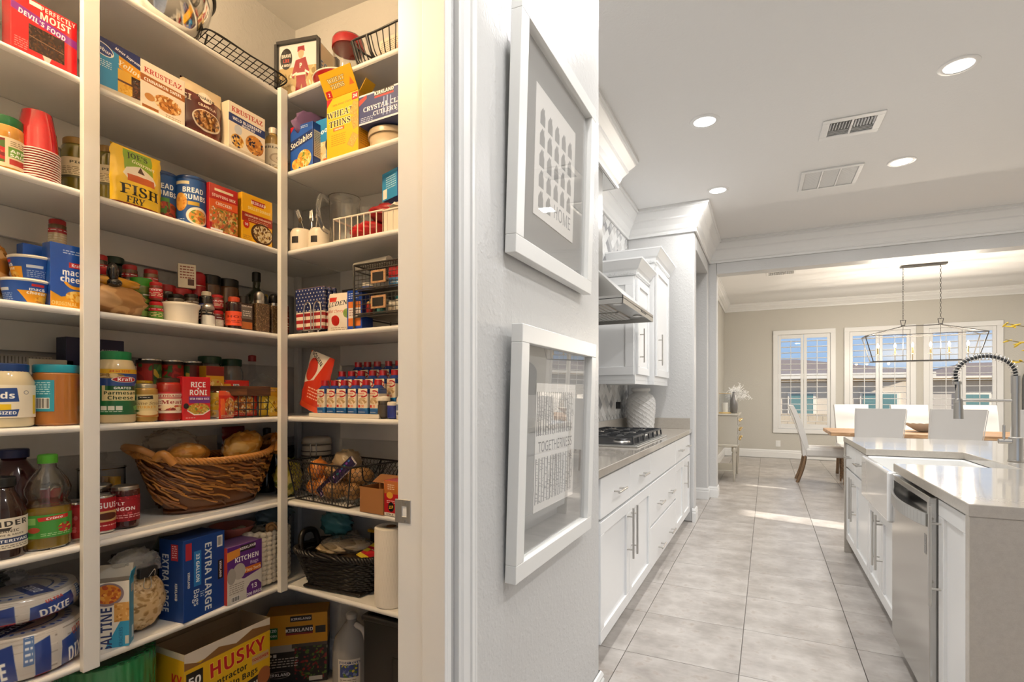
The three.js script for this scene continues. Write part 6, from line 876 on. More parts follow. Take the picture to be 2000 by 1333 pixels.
// ======== fifth shelf: jars, rice mix, shakes ========
{
  let f, a;
  a = A(300, 130, '#ece4cf', (d) => { d.p([[70, 18], [170, 12], [176, 66], [70, 70]], '#27498c').t('Foods', 118, 42, 34, '#fff').r(60, 76, 96, 40, '#e8c41f').p([[120, 100], [176, 96], [170, 124], [124, 124]], '#27498c').t('SIZED', 148, 110, 16, '#fff').r(222, 40, 18, 76, '#e8c41f').fine(252, 30, 30, 10, 9, '#6b6b6b', 4).ring(196, 30, 7, 7, 2, '#888'); });
  putL(jar('mayonnaise_jar', 'large mayonnaise jar with a dark blue lid at the left edge', 'jar', [[0, 0], [0.05, 0], [0.057, 0.006], [0.058, 0.12], [0.048, 0.142], [0.046, 0.148], [0, 0.148]], glossy('#ddd0ac'), [lidP(0.047, 0.144, 0.022), '#1d3f7c'], [[[0.0585, 0.026], [0.0585, 0.11]], a, PI * 1.3]), 4, 0.642, 0.012, -0.25);
  a = A(80, 130, '#2a93ab', (d) => { d.fine(8, 10, 60, 6, 9, '#bfe3ea', 5).code(10, 74, 56, 44); });
  putL(jar('peanut_butter_jar', 'large peanut butter jar with a turquoise lid', 'jar', [[0, 0], [0.048, 0], [0.053, 0.008], [0.0525, 0.14], [0.05, 0.148], [0, 0.148]], glossy('#a8692a'), [lidP(0.052, 0.146, 0.022), '#1f90a8'], [[[0.0534, 0.04], [0.0534, 0.125]], a, PI * 0.35]), 4, 0.75, 0.014, -1.05);
  putL(box('foil_box', 'silver wrap box behind the mayonnaise jar', 'box', 0.2, 0.05, 0.05, A(200, 50, '#8f8b86', (d) => { for (let k = 0; k < 26; k++) d.r(k * 8, 4, rr(1, 3), rr(10, 30), '#4a4744'); }), '#85817c'), 4, 0.72, 0.2, 0, 0.15).position.y = S[4] + 0.148;
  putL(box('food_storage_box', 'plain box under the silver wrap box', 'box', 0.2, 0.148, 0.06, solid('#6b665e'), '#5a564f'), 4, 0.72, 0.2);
  f = A(120, 90, '#cfc8b4', (d) => d.p([[20, 22], [84, 14], [86, 40], [22, 46]], '#1d1d1d').t('Signature', 54, 30, 15, '#eee', { f: 'bold italic', rot: -0.1 })); putL(box('tea_box', 'cream box with a black ribbon label behind the peanut butter jar', 'box', 0.11, 0.19, 0.05, f, '#b8b09c'), 4, 0.815, 0.19);
  f = A(200, 160, '#20254f', (d) => { d.t('SPAGHETTI', 130, 26, 18, '#c9c4d0').p([[0, 50], [90, 100], [80, 116], [0, 76]], '#c9a05a').r(0, 60, 30, 12, '#c9a53a').t('Barilla', 96, 120, 26, '#b8506a', { f: 'bold italic', ff: 'serif' }); }); putL(box('pasta_box', 'dark blue pasta box crossing behind the tall upright', 'box', 0.16, 0.262, 0.06, f, '#1a1f42'), 4, 0.93, 0.19);
  putL(box('stock_box', 'white and black carton behind the grated cheese jar', 'box', 0.07, 0.19, 0.05, A(70, 150, '#d3ccbc', (d) => d.r(0, 0, 70, 6, '#222').r(30, 30, 12, 30, '#333').r(0, 80, 70, 70, '#c0b8a6').t('a', 40, 110, 40, '#222')), '#b8b09c'), 4, 1.045, 0.2);
  a = A(300, 260, '#17663a', (d) => { d.r(0, 0, 300, 26, '#e0b02a').t('24 oz SIZE!', 165, 13, 16, '#c4501f').p([[20, 26], [280, 26], [230, 96], [70, 96]], '#27498c').food(120, 40, 60, 14, ['#b5945a', '#8d6e3a', '#d9c08a'], 40, 0.2).e(184, 60, 52, 17, '#e8dfd0').e(184, 60, 47, 14, '#b51d2a').t('Kraft', 184, 60, 26, '#fff').r(120, 96, 110, 24, '#14502e').t('GRATED', 174, 108, 18, '#fff').p([[96, 94], [110, 94], [110, 122], [232, 122], [232, 180], [96, 180]], '#d9cf9a').t('Parmesan', 168, 136, 27, '#2a3a22').t('Cheese', 168, 164, 29, '#2a3a22'); for (let k = 0; k < 4; k++) d.r(64 + k * 28, 210, 24, 24, '#dfe6dc'); d.fine(64, 240, 110, 1, 8, '#cfe0d2', 5).p([[220, 214], [262, 204], [262, 232], [226, 236]], '#4d9a4a'); });
  putL(jar('grated_cheese_jar', 'large grated parmesan jar with a green label and green lid', 'jar', [[0, 0], [0.047, 0], [0.0515, 0.006], [0.051, 0.155], [0.0505, 0.168], [0.043, 0.188], [0.038, 0.192], [0, 0.192]], glossy('#cdbb92'), [lidP(0.0395, 0.188, 0.028), '#157a45'], [[[0.0519, 0.026], [0.0516, 0.162]], a, PI * 1.25], { labelGloss: true }), 4, 0.893, 0.012, -0.45);
  a = A(170, 130, '#d9c690', (d) => { d.p([[54, 12], [110, 6], [112, 26], [56, 32]], '#26231d').fine(62, 16, 40, 1, 8, '#ddd', 5).t('Home Style', 86, 50, 21, '#5a3a1a', { f: 'italic', ff: 'serif' }).t('TURKEY', 88, 72, 18, '#d9942a', SERIF).food(40, 106, 26, 20, ['#3a5a1d', '#5d7a2c'], 14, 0.4).e(100, 112, 60, 18, '#b5732f').e(94, 106, 46, 14, '#e8d3a0'); });
  putL(jar('gravy_jar', 'turkey gravy jar with a gold lid', 'jar', jarP(0.032, 0.108, 0.016, 0.027), glossy('#a8823a'), [lidP(0.0285, 0.104, 0.016), '#b5a882', mat([0.55, 0.5, 0.38], 0.3, { metalness: 0.8 })], [[[0.0324, 0.016], [0.0324, 0.086]], a, PI * 1.2]), 4, 0.978, 0.014, -0.5);
  putL(jar('mustard_jar', 'dark jar with a yellow lid behind the gravy jar', 'jar', jarP(0.034, 0.12, 0.018, 0.03), glossy('#3a1c10'), [lidP(0.031, 0.116, 0.016), '#c9a01f']), 4, 1.02, 0.11);
  a = A(190, 130, '#b81f2a', (d) => { d.p([[40, 10], [150, 10], [140, 34], [50, 34]], '#d9cdb8').t('BEDDARD', 95, 23, 18, '#a31a22', SERIF).r(20, 40, 150, 46, '#e8dcc4').t('Meat', 106, 62, 31, '#8a1a1a', SERIF).fine(28, 58, 40, 2, 9, '#8a4a3a', 4).food(95, 98, 84, 16, ['#7c2418', '#d9a05a', '#b5382a', '#e8d3b0'], 40, 0.16, 1).r(0, 114, 190, 16, '#e3d6c6'); });
  putL(jar('pasta_sauce_jar', 'red meat sauce jar with a dark lid', 'jar', jarP(0.039, 0.128, 0.03, 0.032), glossy('#a02416'), [lidP(0.033, 0.122, 0.018), '#3a2418'], [[[0.0394, 0.026], [0.0394, 0.094]], a, PI * 1.25]), 4, 1.047, 0.014, -0.5);
  f = A(150, 220, '#cf1f2a', (d) => { d.t('RICE', 82, 40, 38, '#fff').t('RONI', 82, 80, 38, '#fff').e(82, 60, 5, 5, '#fff').r(32, 100, 118, 34, '#6f2a86').t('STIR FRIED RICE', 90, 112, 14, '#fff').food(84, 164, 60, 30, ['#c9a23a', '#e0c060', '#a8822a', '#d9642a', '#6b8a3a'], 120, 0.1).l([[24, 170], [60, 192], [108, 192], [146, 170]], 6, '#efe8de').e(18, 148, 14, 14, '#2a2426').fine(16, 206, 50, 1, 8, '#f0d0d0', 6); });
  putL(box('rice_mix_box', 'red rice mix box with white lettering', 'box', 0.098, 0.146, 0.032, f, '#b01a24', { gloss: 1 }), 4, 1.141, 0.014, 0.02);
  a = A(240, 110, '#e3c95a', (d) => { d.food(120, 50, 60, 30, ['#e8b82a', '#f0d060', '#f5e6a0'], 60, 0.16).food(200, 50, 40, 30, ['#e8b82a', '#f0d060'], 40, 0.2).e(40, 20, 14, 14, '#2a7aa8').r(0, 78, 240, 32, '#cdb98a').food(70, 92, 40, 14, ['#d9a83a', '#e8c86a', '#8a6a3a'], 30, 0.2).t('Corn', 130, 46, 26, '#7c6a1a', { f: 'italic', ff: 'serif' }); });
  putL(can('corn_can', 'yellow labelled corn can left of the wire bread basket', 0.07, 0.1, a), 4, 1.226, 0.02, -0.6);
  // cans and boxes behind
  a = A(240, 110, '#6b2a20', (d) => { d.food(60, 60, 50, 44, ['#b5281f', '#3a6b2a', '#8a1c1a'], 30, 0.3, 1).food(170, 60, 56, 44, ['#2f5a2a', '#c9a83a', '#4a7a3a'], 30, 0.3, 1).r(0, 0, 240, 12, '#2a2420'); });
  [['dark labelled vegetable can, left of three behind the rice mix box', 1.07], ['green and yellow labelled can, middle of three behind the rice mix box', 1.145], ['dark labelled can, right of three behind the rice mix box', 1.215]].forEach(([l, u], k) => { putL(can('vegetable_can', l, 0.075, 0.105, a), 4, u, 0.16, k * 1.4, 0.105); putL(can('vegetable_can', l.replace('labelled', 'labelled lower'), 0.075, 0.104, a), 4, u, 0.16, k + 0.5); });
  f = A(70, 160, '#d9a022', (d) => { d.r(0, 0, 70, 30, '#7c1f1a').food(36, 70, 30, 30, ['#d9b04a', '#f0d48a', '#c4622a'], 40, 0.2).r(0, 110, 70, 50, '#b5281f'); }); putL(box('noodle_box', 'yellow and red noodle box behind the corn can', 'box', 0.07, 0.19, 0.04, f, '#b8861c'), 4, 1.26, 0.09);
  const gj = (l, u, ins, r, h, c) => { const t = jar('glass_jar', l, 'jar', [[0, 0.0], [r - 0.004, 0], [r, 0.006], [r, h - 0.03], [r * 0.75, h], [r * 0.7, h], [r - 0.003, h - 0.032], [r - 0.004, 0.008], [0, 0.007]], glassSolid, [lidP(r * 0.9, h - 0.004, 0.028), c]); putL(t, 4, u, ins); };
  gj('empty glass jar with a dark green lid above the yellow noodle box', 1.3, 0.18, 0.045, 0.21, '#123f2a'); gj('empty glass jar with a dark green lid left of the red capped bottle', 1.39, 0.18, 0.042, 0.205, '#123f2a');
  putL(jar('vinegar_bottle', 'clear slim bottle with a red cap behind the wire bread basket', 'bottle', [[0, 0.003], [0.036, 0], [0.038, 0.006], [0.038, 0.12], [0.03, 0.155], [0.0145, 0.18], [0.013, 0.235], [0, 0.235]], M.clear, [lidP(0.0155, 0.225, 0.025), '#8e141a'], null, { lidName: 'cap' }), 4, 1.475, 0.17);
  putL(solo('clear_bag', blob(0.07, 0.08, 0.05, 0.1, 2, 4), M.clear, 'clear plastic bag behind the yellow packet near the corner', 'bag'), 4, 1.5, 0.13, 0, 0.085);
  // wire basket with wooden rim holding sauce packets
  { const w = 0.2, h = 0.1, d = 0.14, t = thing('wire_basket', 'black wire basket with a wooden rim holding sauce packets', 'basket'), l = []; part('wooden_rim', [uvm(rb(w + 0.01, 0.036, 0.01, 0.002, 0, h, 0)), uvm(rb(w + 0.01, 0.036, 0.01, 0.002, 0, h, -d)), uvm(rb(0.01, 0.036, d, 0.002, -w / 2, h, -d / 2)), uvm(rb(0.01, 0.036, d, 0.002, w / 2, h, -d / 2))], mat('#ffffff', 0.55, { map: wood([66, 38, 22], [128, 80, 48]) }), t);
    for (let i = 0; i <= 6; i++) { const x = -w / 2 + w * i / 6; l.push(rod([x * 0.92, 0.003, 0], [x, h, 0], 0.0018)); l.push(rod([x * 0.92, 0.003, -d], [x, h, -d], 0.0018)); l.push(rod([x * 0.92, 0.003, 0], [x * 0.92, 0.003, -d], 0.0018)); } for (let j = 0; j < 4; j++) for (const z of [0, -d]) l.push(rod([-w / 2, 0.004 + j * 0.026, z], [w / 2, 0.004 + j * 0.026, z], 0.0018)); part('wires', l, M.black, t).userData.kind = 'stuff'; part('handle', tube([[-0.09, h + 0.018, -0.07], [-0.09, h + 0.035, -0.07], [-0.05, h + 0.042, -0.07], [-0.02, h + 0.022, -0.07]], 0.003, 20, 6), M.black, t); putL(t, 4, 1.34, 0.03);
    f = A(170, 140, '#c9281c', (d) => { d.r(0, 0, 170, 24, '#e0502a').food(96, 80, 56, 46, ['#b5642a', '#e0983a', '#7c3a1a', '#d9b05a', '#e8d0a0'], 90, 0.14).r(10, 40, 30, 80, '#e8672a').fine(14, 120, 140, 2, 8, '#f0c9a0'); });
    putL(bag('sauce_packet', 'red noodle sauce packet at the front of the wooden rimmed basket', 'bag', 0.135, 0.105, 0.03, f, solid('#a8201a'), { seed: 14 }), 4, 1.335, 0.036, 0, 0.006); putL(bag('sauce_packet', 'bright red packet rising from the wooden rimmed basket', 'bag', 0.13, 0.135, 0.03, A(130, 130, '#d9281f', (d) => d.r(20, 14, 30, 16, '#e8a02a').r(60, 14, 24, 14, '#f0e8e0').t('100', 72, 21, 12, '#222').r(40, 50, 70, 26, '#f06a3a')), solid('#b8201a'), { seed: 15 }), 4, 1.34, 0.085, 0, 0.006); putL(bag('sauce_packet', 'red packet leaning out at the left of the wooden rimmed basket', 'bag', 0.09, 0.1, 0.025, f, solid('#a8201a'), { seed: 16 }), 4, 1.262, 0.012, 0.35, 0.0); }
  f = A(110, 140, '#d9b022', (d) => { d.food(60, 80, 44, 40, ['#e8cf4a', '#b5932a', '#8a7a2a', '#f0e08a'], 60, 0.16).l([[20, 40], [90, 120]], 3, '#7c6a1a').fine(10, 10, 80, 2, 9, '#7c6a1a'); }); putL(bag('seasoning_packet', 'yellow seasoning packet beside the corner upright', 'bag', 0.095, 0.115, 0.03, f, solid('#b8941c'), { seed: 18 }), 4, 1.455, 0.03);
  // leaning orange bag on the back unit
  f = A(150, 220, '#c9361f', (d) => { d.p([[0, 0], [120, 0], [80, 100], [0, 130]], '#e3dccf').e(44, 66, 34, 44, '#b8301f').t('GOLDEN', 54, 22, 22, '#2a2624', { rot: 0.4 }).fine(60, 130, 70, 4, 12, '#f0b8a0').r(0, 196, 150, 24, '#e04a22'); });
  { const o = bag('frozen_bag', 'white and orange bag leaning beside the shake cartons', 'bag', 0.14, 0.235, 0.05, f, solid('#c9481f'), { seed: 21 }); putB(o, 4, 0.045, 0.06, 0, 0.024); o.rotation.order = 'YXZ'; o.rotation.z = -0.32; }
  // shakes on a stepped tray
  { const t = thing('stepped_tray', 'white stepped tray under the rows of shake cartons', 'tray'); part('steps', [rb(0.36, 0.012, 0.075, 0.002, 0, 0.006, -0.037), rb(0.36, 0.05, 0.07, 0.002, 0, 0.025, -0.111), rb(0.36, 0.09, 0.07, 0.002, 0, 0.045, -0.183)], pm('#e0d8c8', 0.4), t); part('front_lip', rb(0.37, 0.016, 0.005, 0.002, 0, 0.008, 0.003), pm('#e8e0d2', 0.4), t); putB(t, 4, 0.305, 0.016, -0.02);
    f = A(100, 200, '#e6d8c2', (d) => { d.ring(60, 42, 40, 22, 10, '#b5242c').r(0, 20, 40, 60, '#e6d8c2').t('PREMIER', 34, 40, 17, '#c4392f', { f: 'bold italic' }).t('PROTEIN', 34, 58, 12, '#7c6a5a').food(54, 96, 44, 26, ['#c9b08a', '#e8d6b8', '#b5966b'], 20, 0.4).r(8, 128, 24, 20, '#c4392f').t('30', 54, 138, 26, '#e0642a').r(0, 152, 100, 48, '#1d7ab8').p([[0, 164], [50, 152], [100, 170], [100, 200], [0, 200]], '#1a5a9c').fine(10, 180, 70, 1, 9, '#cfe3f2'); }); const sd2 = A(40, 200, '#2a4a8a', (d) => d.r(0, 40, 40, 110, '#d9cfc0').r(0, 150, 40, 50, '#1a5a9c'));
    const p = thing('shake_carton', 'x', 'carton', [0, 0, 0], 0, 'protein shake cartons on the stepped tray'); const bg = carton(0.05, 0.098, 0.045, { f, s: sd2 }, 0.008).translate(0, 0, -0.024); part('body', bg, PG.gloss, p); part('shoulder', cyl(0.024, 0.013, 0.012, 20, 0, 0.0975, -0.024), glossy('#27408a'), p); part('cap', cyl(0.0145, 0.0145, 0.02, 20, 0, 0.1085, -0.024), glossy('#b01a24'), p);
    const on = ['first', 'second', 'third', 'fourth', 'fifth', 'sixth']; for (let r2 = 0; r2 < 3; r2++) for (let k = 0; k < 6; k++) { const l = on[k] + ' shake carton from the left in the ' + ['front', 'middle', 'rear'][r2] + ' row on the stepped tray', o = r2 + k ? dup(p, null, undefined, l) : tag(p, l); putB(o, 4, 0.163 + k * 0.0555 + r2 * 0.014, 0.03 + r2 * 0.073, -0.02 + ((k * 7 + r2 * 5) % 5 - 2) * 0.05, [0.0125, 0.0505, 0.0905][r2]); } }
  putB(jar('vitamin_bottle', 'brown vitamin bottle with a white cap right of the shakes', 'bottle', jarP(0.021, 0.066, 0.008, 0.017), glossy('#3a332c'), [lidP(0.022, 0.064, 0.015), '#e8e0d2'], [[[0.0214, 0.008], [0.0214, 0.05]], solid('#4a443c'), PI]), 4, 0.503, 0.02); putB(jar('vitamin_bottle', 'blue vitamin bottle with a white cap near the door jamb', 'bottle', jarP(0.0195, 0.05, 0.006, 0.016), glossy('#1c2f8a'), [lidP(0.0195, 0.048, 0.012), '#e8e0d2']), 4, 0.545, 0.018);
  { const t = jar('spray_bottle', 'small white spray bottle against the door jamb', 'bottle', [[0, 0], [0.017, 0], [0.019, 0.004], [0.019, 0.07], [0.011, 0.085], [0, 0.085]], pm('#e3dccf', 0.3), [lidP(0.011, 0.084, 0.016), '#efe9df'], [[[0.0194, 0.01], [0.0194, 0.06]], A(40, 60, '#cfd3d6', (d) => d.r(6, 10, 26, 24, '#6b7ca0').code(6, 40, 28, 16)), PI]); part('nozzle', cyl(0.006, 0.003, 0.032, 12, 0, 0.1, 0), pm('#efe9df'), t); putB(t, 4, 0.585, 0.02); }
  putB(bag('candy_bag', 'white bag with green edge behind the small spray bottle', 'bag', 0.1, 0.18, 0.05, A(80, 130, '#d9d3c4', (d) => d.r(0, 0, 10, 130, '#2f5a34').t('N', 50, 40, 30, '#333')), null, { seed: 23 }), 4, 0.575, 0.12);
}
// ======== sixth shelf: sauces, baskets ========
PG = page();
{
  let f, a;
  a = A(230, 150, '#e3dccb', (d) => { d.t('KINDER', 120, 28, 36, '#2f2d2b', { rot: -0.06 }).t('ORGANIC', 120, 62, 17, '#6b6256').p([[100, 46], [140, 46], [132, 60], [108, 60]], '#3a3632').t('MARINADE & SAUCE', 120, 80, 11, '#6b6256').e(40, 80, 18, 14, '#4c6b44').r(0, 94, 230, 26, '#2c3d66').t('TERIYAKI', 150, 107, 18, '#fff').fine(60, 128, 130, 2, 9, '#7c746a'); });
  putL(jar('marinade_jar', 'dark marinade jar with a cream label at the left edge', 'jar', [[0, 0], [0.046, 0], [0.05, 0.006], [0.05, 0.115], [0.036, 0.15], [0.026, 0.17], [0.026, 0.19], [0, 0.19]], glossy('#2a1510'), [lidP(0.029, 0.182, 0.024), '#22211f'], [[[0.0505, 0.025], [0.0505, 0.105]], a, PI * 1.2]), 5, 0.635, 0.014, -0.35);
  putL(jar('juice_bottle', 'dark red juice bottle with a navy cap behind the marinade jar', 'bottle', [[0, 0], [0.05, 0], [0.055, 0.01], [0.055, 0.16], [0.05, 0.2], [0.028, 0.235], [0.026, 0.25], [0, 0.25]], glossy('#3a0f14'), [lidP(0.033, 0.244, 0.024), '#1f2a5c'], null, { lidName: 'cap' }), 5, 0.7, 0.12); putL(can('coffee_can', 'red can lying behind the cooking oil bottle', 0.11, 0.15, A(200, 120, '#a3171f', (d) => d.r(0, 20, 200, 14, '#7c1218').fine(20, 60, 160, 3, 14, '#e0b0a8'))), 5, 0.775, 0.16, 0, 0.06).position.y = S[5];
  // cooking oil: clear waisted bottle, oil to mid height
  { const t = thing('cooking_oil_bottle', 'clear waisted cooking oil bottle with a bright green cap', 'bottle'), n = 24; const oval = (g) => g.scale(1, 1, 0.72);
    const pr = [[0, 0], [0.046, 0], [0.052, 0.008], [0.052, 0.116], [0.049, 0.122], [0.042, 0.13], [0.043, 0.136], [0.05, 0.152], [0.051, 0.165], [0.044, 0.185], [0.028, 0.21], [0.019, 0.22], [0.019, 0.235], [0.0175, 0.235], [0.0175, 0.22], [0.026, 0.209], [0.042, 0.1835], [0.0485, 0.165], [0.0475, 0.152], [0.0405, 0.137], [0.0405, 0.129], [0.0475, 0.12], [0.0502, 0.115], [0.0502, 0.009], [0.045, 0.002], [0, 0.002]]; const g = lathe(pr, 48), p = g.attributes.position; for (let i = 0; i < p.count; i++) { const y = p.getY(i), an = Math.atan2(p.getX(i), p.getZ(i)), k = y > 0.1 && y < 0.215 ? 1 + 0.02 * Math.cos(an * 14) : 1; p.setX(i, p.getX(i) * k); p.setZ(i, p.getZ(i) * k); } g.computeVertexNormals();
    part('bottle', oval(g).translate(0, 0, -0.04), glassSolid, t); part('oil', oval(lathe([[0, 0.0035], [0.044, 0.0035], [0.0495, 0.01], [0.0495, 0.112], [0.0, 0.112]], 40)).translate(0, 0, -0.04), mat([0.85, 0.58, 0.05], 0.04, { transmission: 0.6, thickness: 0, ior: 1.3 }), t); part('cap', lathe(lidP(0.022, 0.232, 0.024), 28).translate(0, 0, -0.04), pm('#4a9a2a', 0.3), t);
    a = A(170, 120, '#3f8f35', (d) => { d.p([[50, 14], [140, 6], [140, 26], [54, 34]], '#c42a24').t('Crisco', 96, 20, 16, '#fff', { f: 'bold italic', rot: -0.07 }).r(20, 14, 26, 34, '#7ab05a').e(40, 76, 18, 15, '#a8442a').food(130, 76, 24, 26, ['#b5332a', '#d9c43a', '#5a9a3a'], 20, 0.3).fine(60, 96, 90, 2, 9, '#9cc98a'); }); part('label', oval(wrap([[0.0526, 0.034], [0.0526, 0.096]], PI * 0.8, a)).translate(0, 0, -0.04), PG.gloss, t); putL(t, 5, 0.738, 0.018, -0.25); }
  a = A(300, 110, '#b01c28', (d) => { d.t('GUUS', 180, 26, 26, '#fff').r(120, 44, 120, 36, '#d9b878').e(180, 62, 40, 12, '#5a2a1a').fine(120, 90, 120, 1, 9, '#f0c9c0').food(60, 50, 50, 40, ['#c9303a', '#8e1620', '#e0727a'], 60, 0.14, 1); });
  putL(can('bean_can', 'red labelled bean can just right of the tall upright', 0.075, 0.11, a), 5, 0.862, 0.03, -0.6, 0.012); putL(can('bean_can', 'red labelled bean can just left of the tall upright', 0.075, 0.11, a), 5, 0.815, 0.055, 0.6);
  a = A(190, 120, '#a8182a', (d) => { d.food(95, 60, 95, 60, ['#8e1220', '#c92a3a', '#a8182a', '#d9505a'], 160, 0.04, 1).r(26, 22, 120, 54, '#9c1424').t('SYLT', 70, 34, 22, '#fff').t('LINGON', 84, 60, 24, '#fff').fine(30, 88, 130, 2, 10, '#f0c0c0'); });
  putL(jar('lingonberry_jar', 'lingonberry jam jar with a steel lid beside the wicker basket', 'jar', jarP(0.037, 0.118, 0.014, 0.033), glossy('#3a0a10'), [lidP(0.035, 0.112, 0.016), '#b5b0a5', M.nickel], [[[0.0374, 0.022], [0.0374, 0.098]], a, PI * 1.25]), 5, 0.928, 0.03, -0.5, 0.012); putL(jar('jam_jar', 'dark jar with a steel lid behind the lingonberry jam', 'jar', jarP(0.037, 0.118, 0.014, 0.033), glossy('#241410'), [lidP(0.035, 0.112, 0.016), '#b5b0a5', M.nickel]), 5, 0.9, 0.12, 0, 0.012);
  { const t = thing('apothecary_jar', 'clear lidded glass jar of yellow and blue packets by the upright', 'jar'); part('jar', lathe([[0, 0.0], [0.06, 0], [0.064, 0.006], [0.062, 0.17], [0.066, 0.175], [0.063, 0.175], [0.059, 0.168], [0.06, 0.01], [0, 0.008]], 36), glassSolid, t); part('lid', lathe([[0.066, 0.176], [0.06, 0.182], [0.012, 0.195], [0.008, 0.2], [0.016, 0.21], [0.012, 0.224], [0, 0.226]], 30), M.clear, t); putL(t, 5, 0.95, 0.2, 0, 0.012); for (let k = 0; k < 7; k++) { const o = solo('sugar_packet', pouch(0.03, 0.13, 0.012, solid(['#d9a51f', '#c98f1a', '#2a5a8a', '#e0b53a', '#d9a51f', '#7c8aa8', '#e0b53a'][k]), solid('#d9a51f'), { nx: 4, ny: 6 }), PG.m, ['first', 'second', 'third', 'fourth', 'fifth', 'sixth', 'seventh'][k] + ' packet from the left inside the lidded glass jar', 'packet'); putL(o, 5, 0.915 + k * 0.0115, 0.19 + (k % 3) * 0.015, k * 0.4, 0.022); } }
  { const t = thing('liner_board', 'white board under the wicker basket and the jam jars', 'board'); part('board', rb(0.64, 0.01, 0.27, 0.002, 0, 0.005, -0.135), M.shelf, t); part('front_edge', rb(0.64, 0.012, 0.004, 0.001, 0, 0.006, 0.001), M.trim, t); putL(t, 5, 1.17, 0.012); }
  // wicker basket: twisted, slanted withies
  { const t = thing('wicker_basket', 'large oval brown wicker basket of bread on the sixth shelf', 'basket'); const RX = 0.255, RZ = 0.118, H = 0.165, cz = -0.122; const P = (an, y, k = 1) => { const v = y / H, s = (0.66 + 0.34 * Math.pow(v, 0.7)) * k; return [Math.cos(an) * RX * s, 0.012 + y + 0.035 * Math.pow(Math.abs(Math.cos(an)), 3) * v, cz + Math.sin(an) * RZ * s]; };
    const cols = [mat([0.3, 0.105, 0.02], 0.32, { clearcoat: 0.5 }), mat([0.5, 0.215, 0.045], 0.3, { clearcoat: 0.5 }), mat([0.14, 0.045, 0.01], 0.4, { clearcoat: 0.4 })], g = [[], [], []];
    for (let k = 0; k < 150; k++) { const a0 = rr(0, 2 * PI), y0 = rr(0, H * 0.85), len = rr(0.5, 1.2), pts = []; for (let j = 0; j <= 7; j++) { const s = j / 7; pts.push(P(a0 + len * s, clamp(y0 + 0.055 * s + 0.004 * Math.sin(j * 2.2 + k), 0, H), 1 + 0.012 * Math.sin(j * 2.4 + k))); } g[k % 3].push(tube(pts, rr(0.0034, 0.0056), 14, 5)); }
    const sh = lathe(Array.from({ length: 9 }, (_, j) => [(0.66 + 0.34 * Math.pow(j / 8, 0.7)) * 0.97, j / 8 * H]), 48), p = sh.attributes.position; for (let i = 0; i < p.count; i++) { const x = p.getX(i), y = p.getY(i), z = p.getZ(i), an = Math.atan2(z, x), v = y / H; p.setXYZ(i, x * RX, 0.012 + y + 0.035 * Math.pow(Math.abs(Math.cos(an)), 3) * v, cz + z * RZ); } sh.computeVertexNormals();
    part('inner_wall', sh, cols[2], t); part('base', lathe([[0, 0.001], [0.67, 0.001], [0.67, 0.016], [0, 0.016]], 40).scale(RX, 1, RZ).translate(0, 0, cz), cols[2], t);
    g.forEach((l, i) => { const o = part('withies', l, cols[i], t); o.userData.kind = 'stuff'; });
    const rim = []; for (let q = 0; q < 4; q++) { const pts = []; for (let i = 0; i < 130; i++) { const an = i / 130 * 2 * PI, c = P(an, H, 1.0), w = an * 26 + q * PI / 2; pts.push([c[0] + Math.cos(an) * Math.cos(w) * 0.008, c[1] + Math.sin(w) * 0.008, c[2] + Math.sin(an) * Math.cos(w) * 0.008]); } rim.push(tube(pts, 0.0055, 390, 5, true)); } part('braided_rim', rim, cols[1], t).userData.kind = 'stuff';
    for (const s of [-1, 1]) { part('handle', [tube([P(s < 0 ? PI - 0.5 : 0.5, H), [s * 0.275, 0.235, cz + 0.04], [s * 0.275, 0.235, cz - 0.04], P(s < 0 ? PI + 0.5 : -0.5, H)], 0.011, 30, 8)], mat([0.42, 0.19, 0.055], 0.45), t); part('binding', [tube([[s * 0.2, 0.18, cz + 0.1], [s * 0.225, 0.215, cz + 0.085], [s * 0.235, 0.2, cz + 0.06]], 0.014, 10, 8)], cols[1], t); }
    putL(t, 5, 1.27, 0.0, 0, 0.012);
    const br = A(180, 120, '#d9963f', (d) => d.food(90, 60, 90, 60, ['#e09a3f', '#eab060', '#cc842c', '#f0c27c'], 90, 0.12, 1)), bun = (l, u, ins, y, rx, ry, rz, sd, tn) => { const o = solo('bread', uvTo(blob(rx, ry, rz, 0.05, 1.6, sd), br), PG.m, l, 'bread'); putL(o, 5, u, ins, tn, y); };
    bun('round golden bun at the left in the wicker basket', 1.17, 0.12, 0.215, 0.065, 0.036, 0.055, 31, 0); bun('second bun behind the round golden one in the wicker basket', 1.24, 0.19, 0.205, 0.06, 0.034, 0.055, 32, 0.3); bun('loaf lying under the buns in the wicker basket', 1.2, 0.125, 0.11, 0.1, 0.06, 0.055, 34, 0); bun('loaf lying under the printed bread bag in the wicker basket', 1.37, 0.125, 0.11, 0.07, 0.055, 0.05, 35, 0);
    const film = mat([0.92, 0.9, 0.86], 0.12, { transmission: 0.85, thickness: 0, ior: 1.3 }); const fb = (l, u, ins, y, rx, ry, rz, sd) => { const o = solo('bread_bag', blob(rx, ry, rz, 0.16, 2.6, sd, 30), film, l, 'bag'); putL(o, 5, u, ins, 0, y); }; fb('clear bread bag bunched over the round bun', 1.15, 0.17, 0.25, 0.08, 0.045, 0.075, 41);
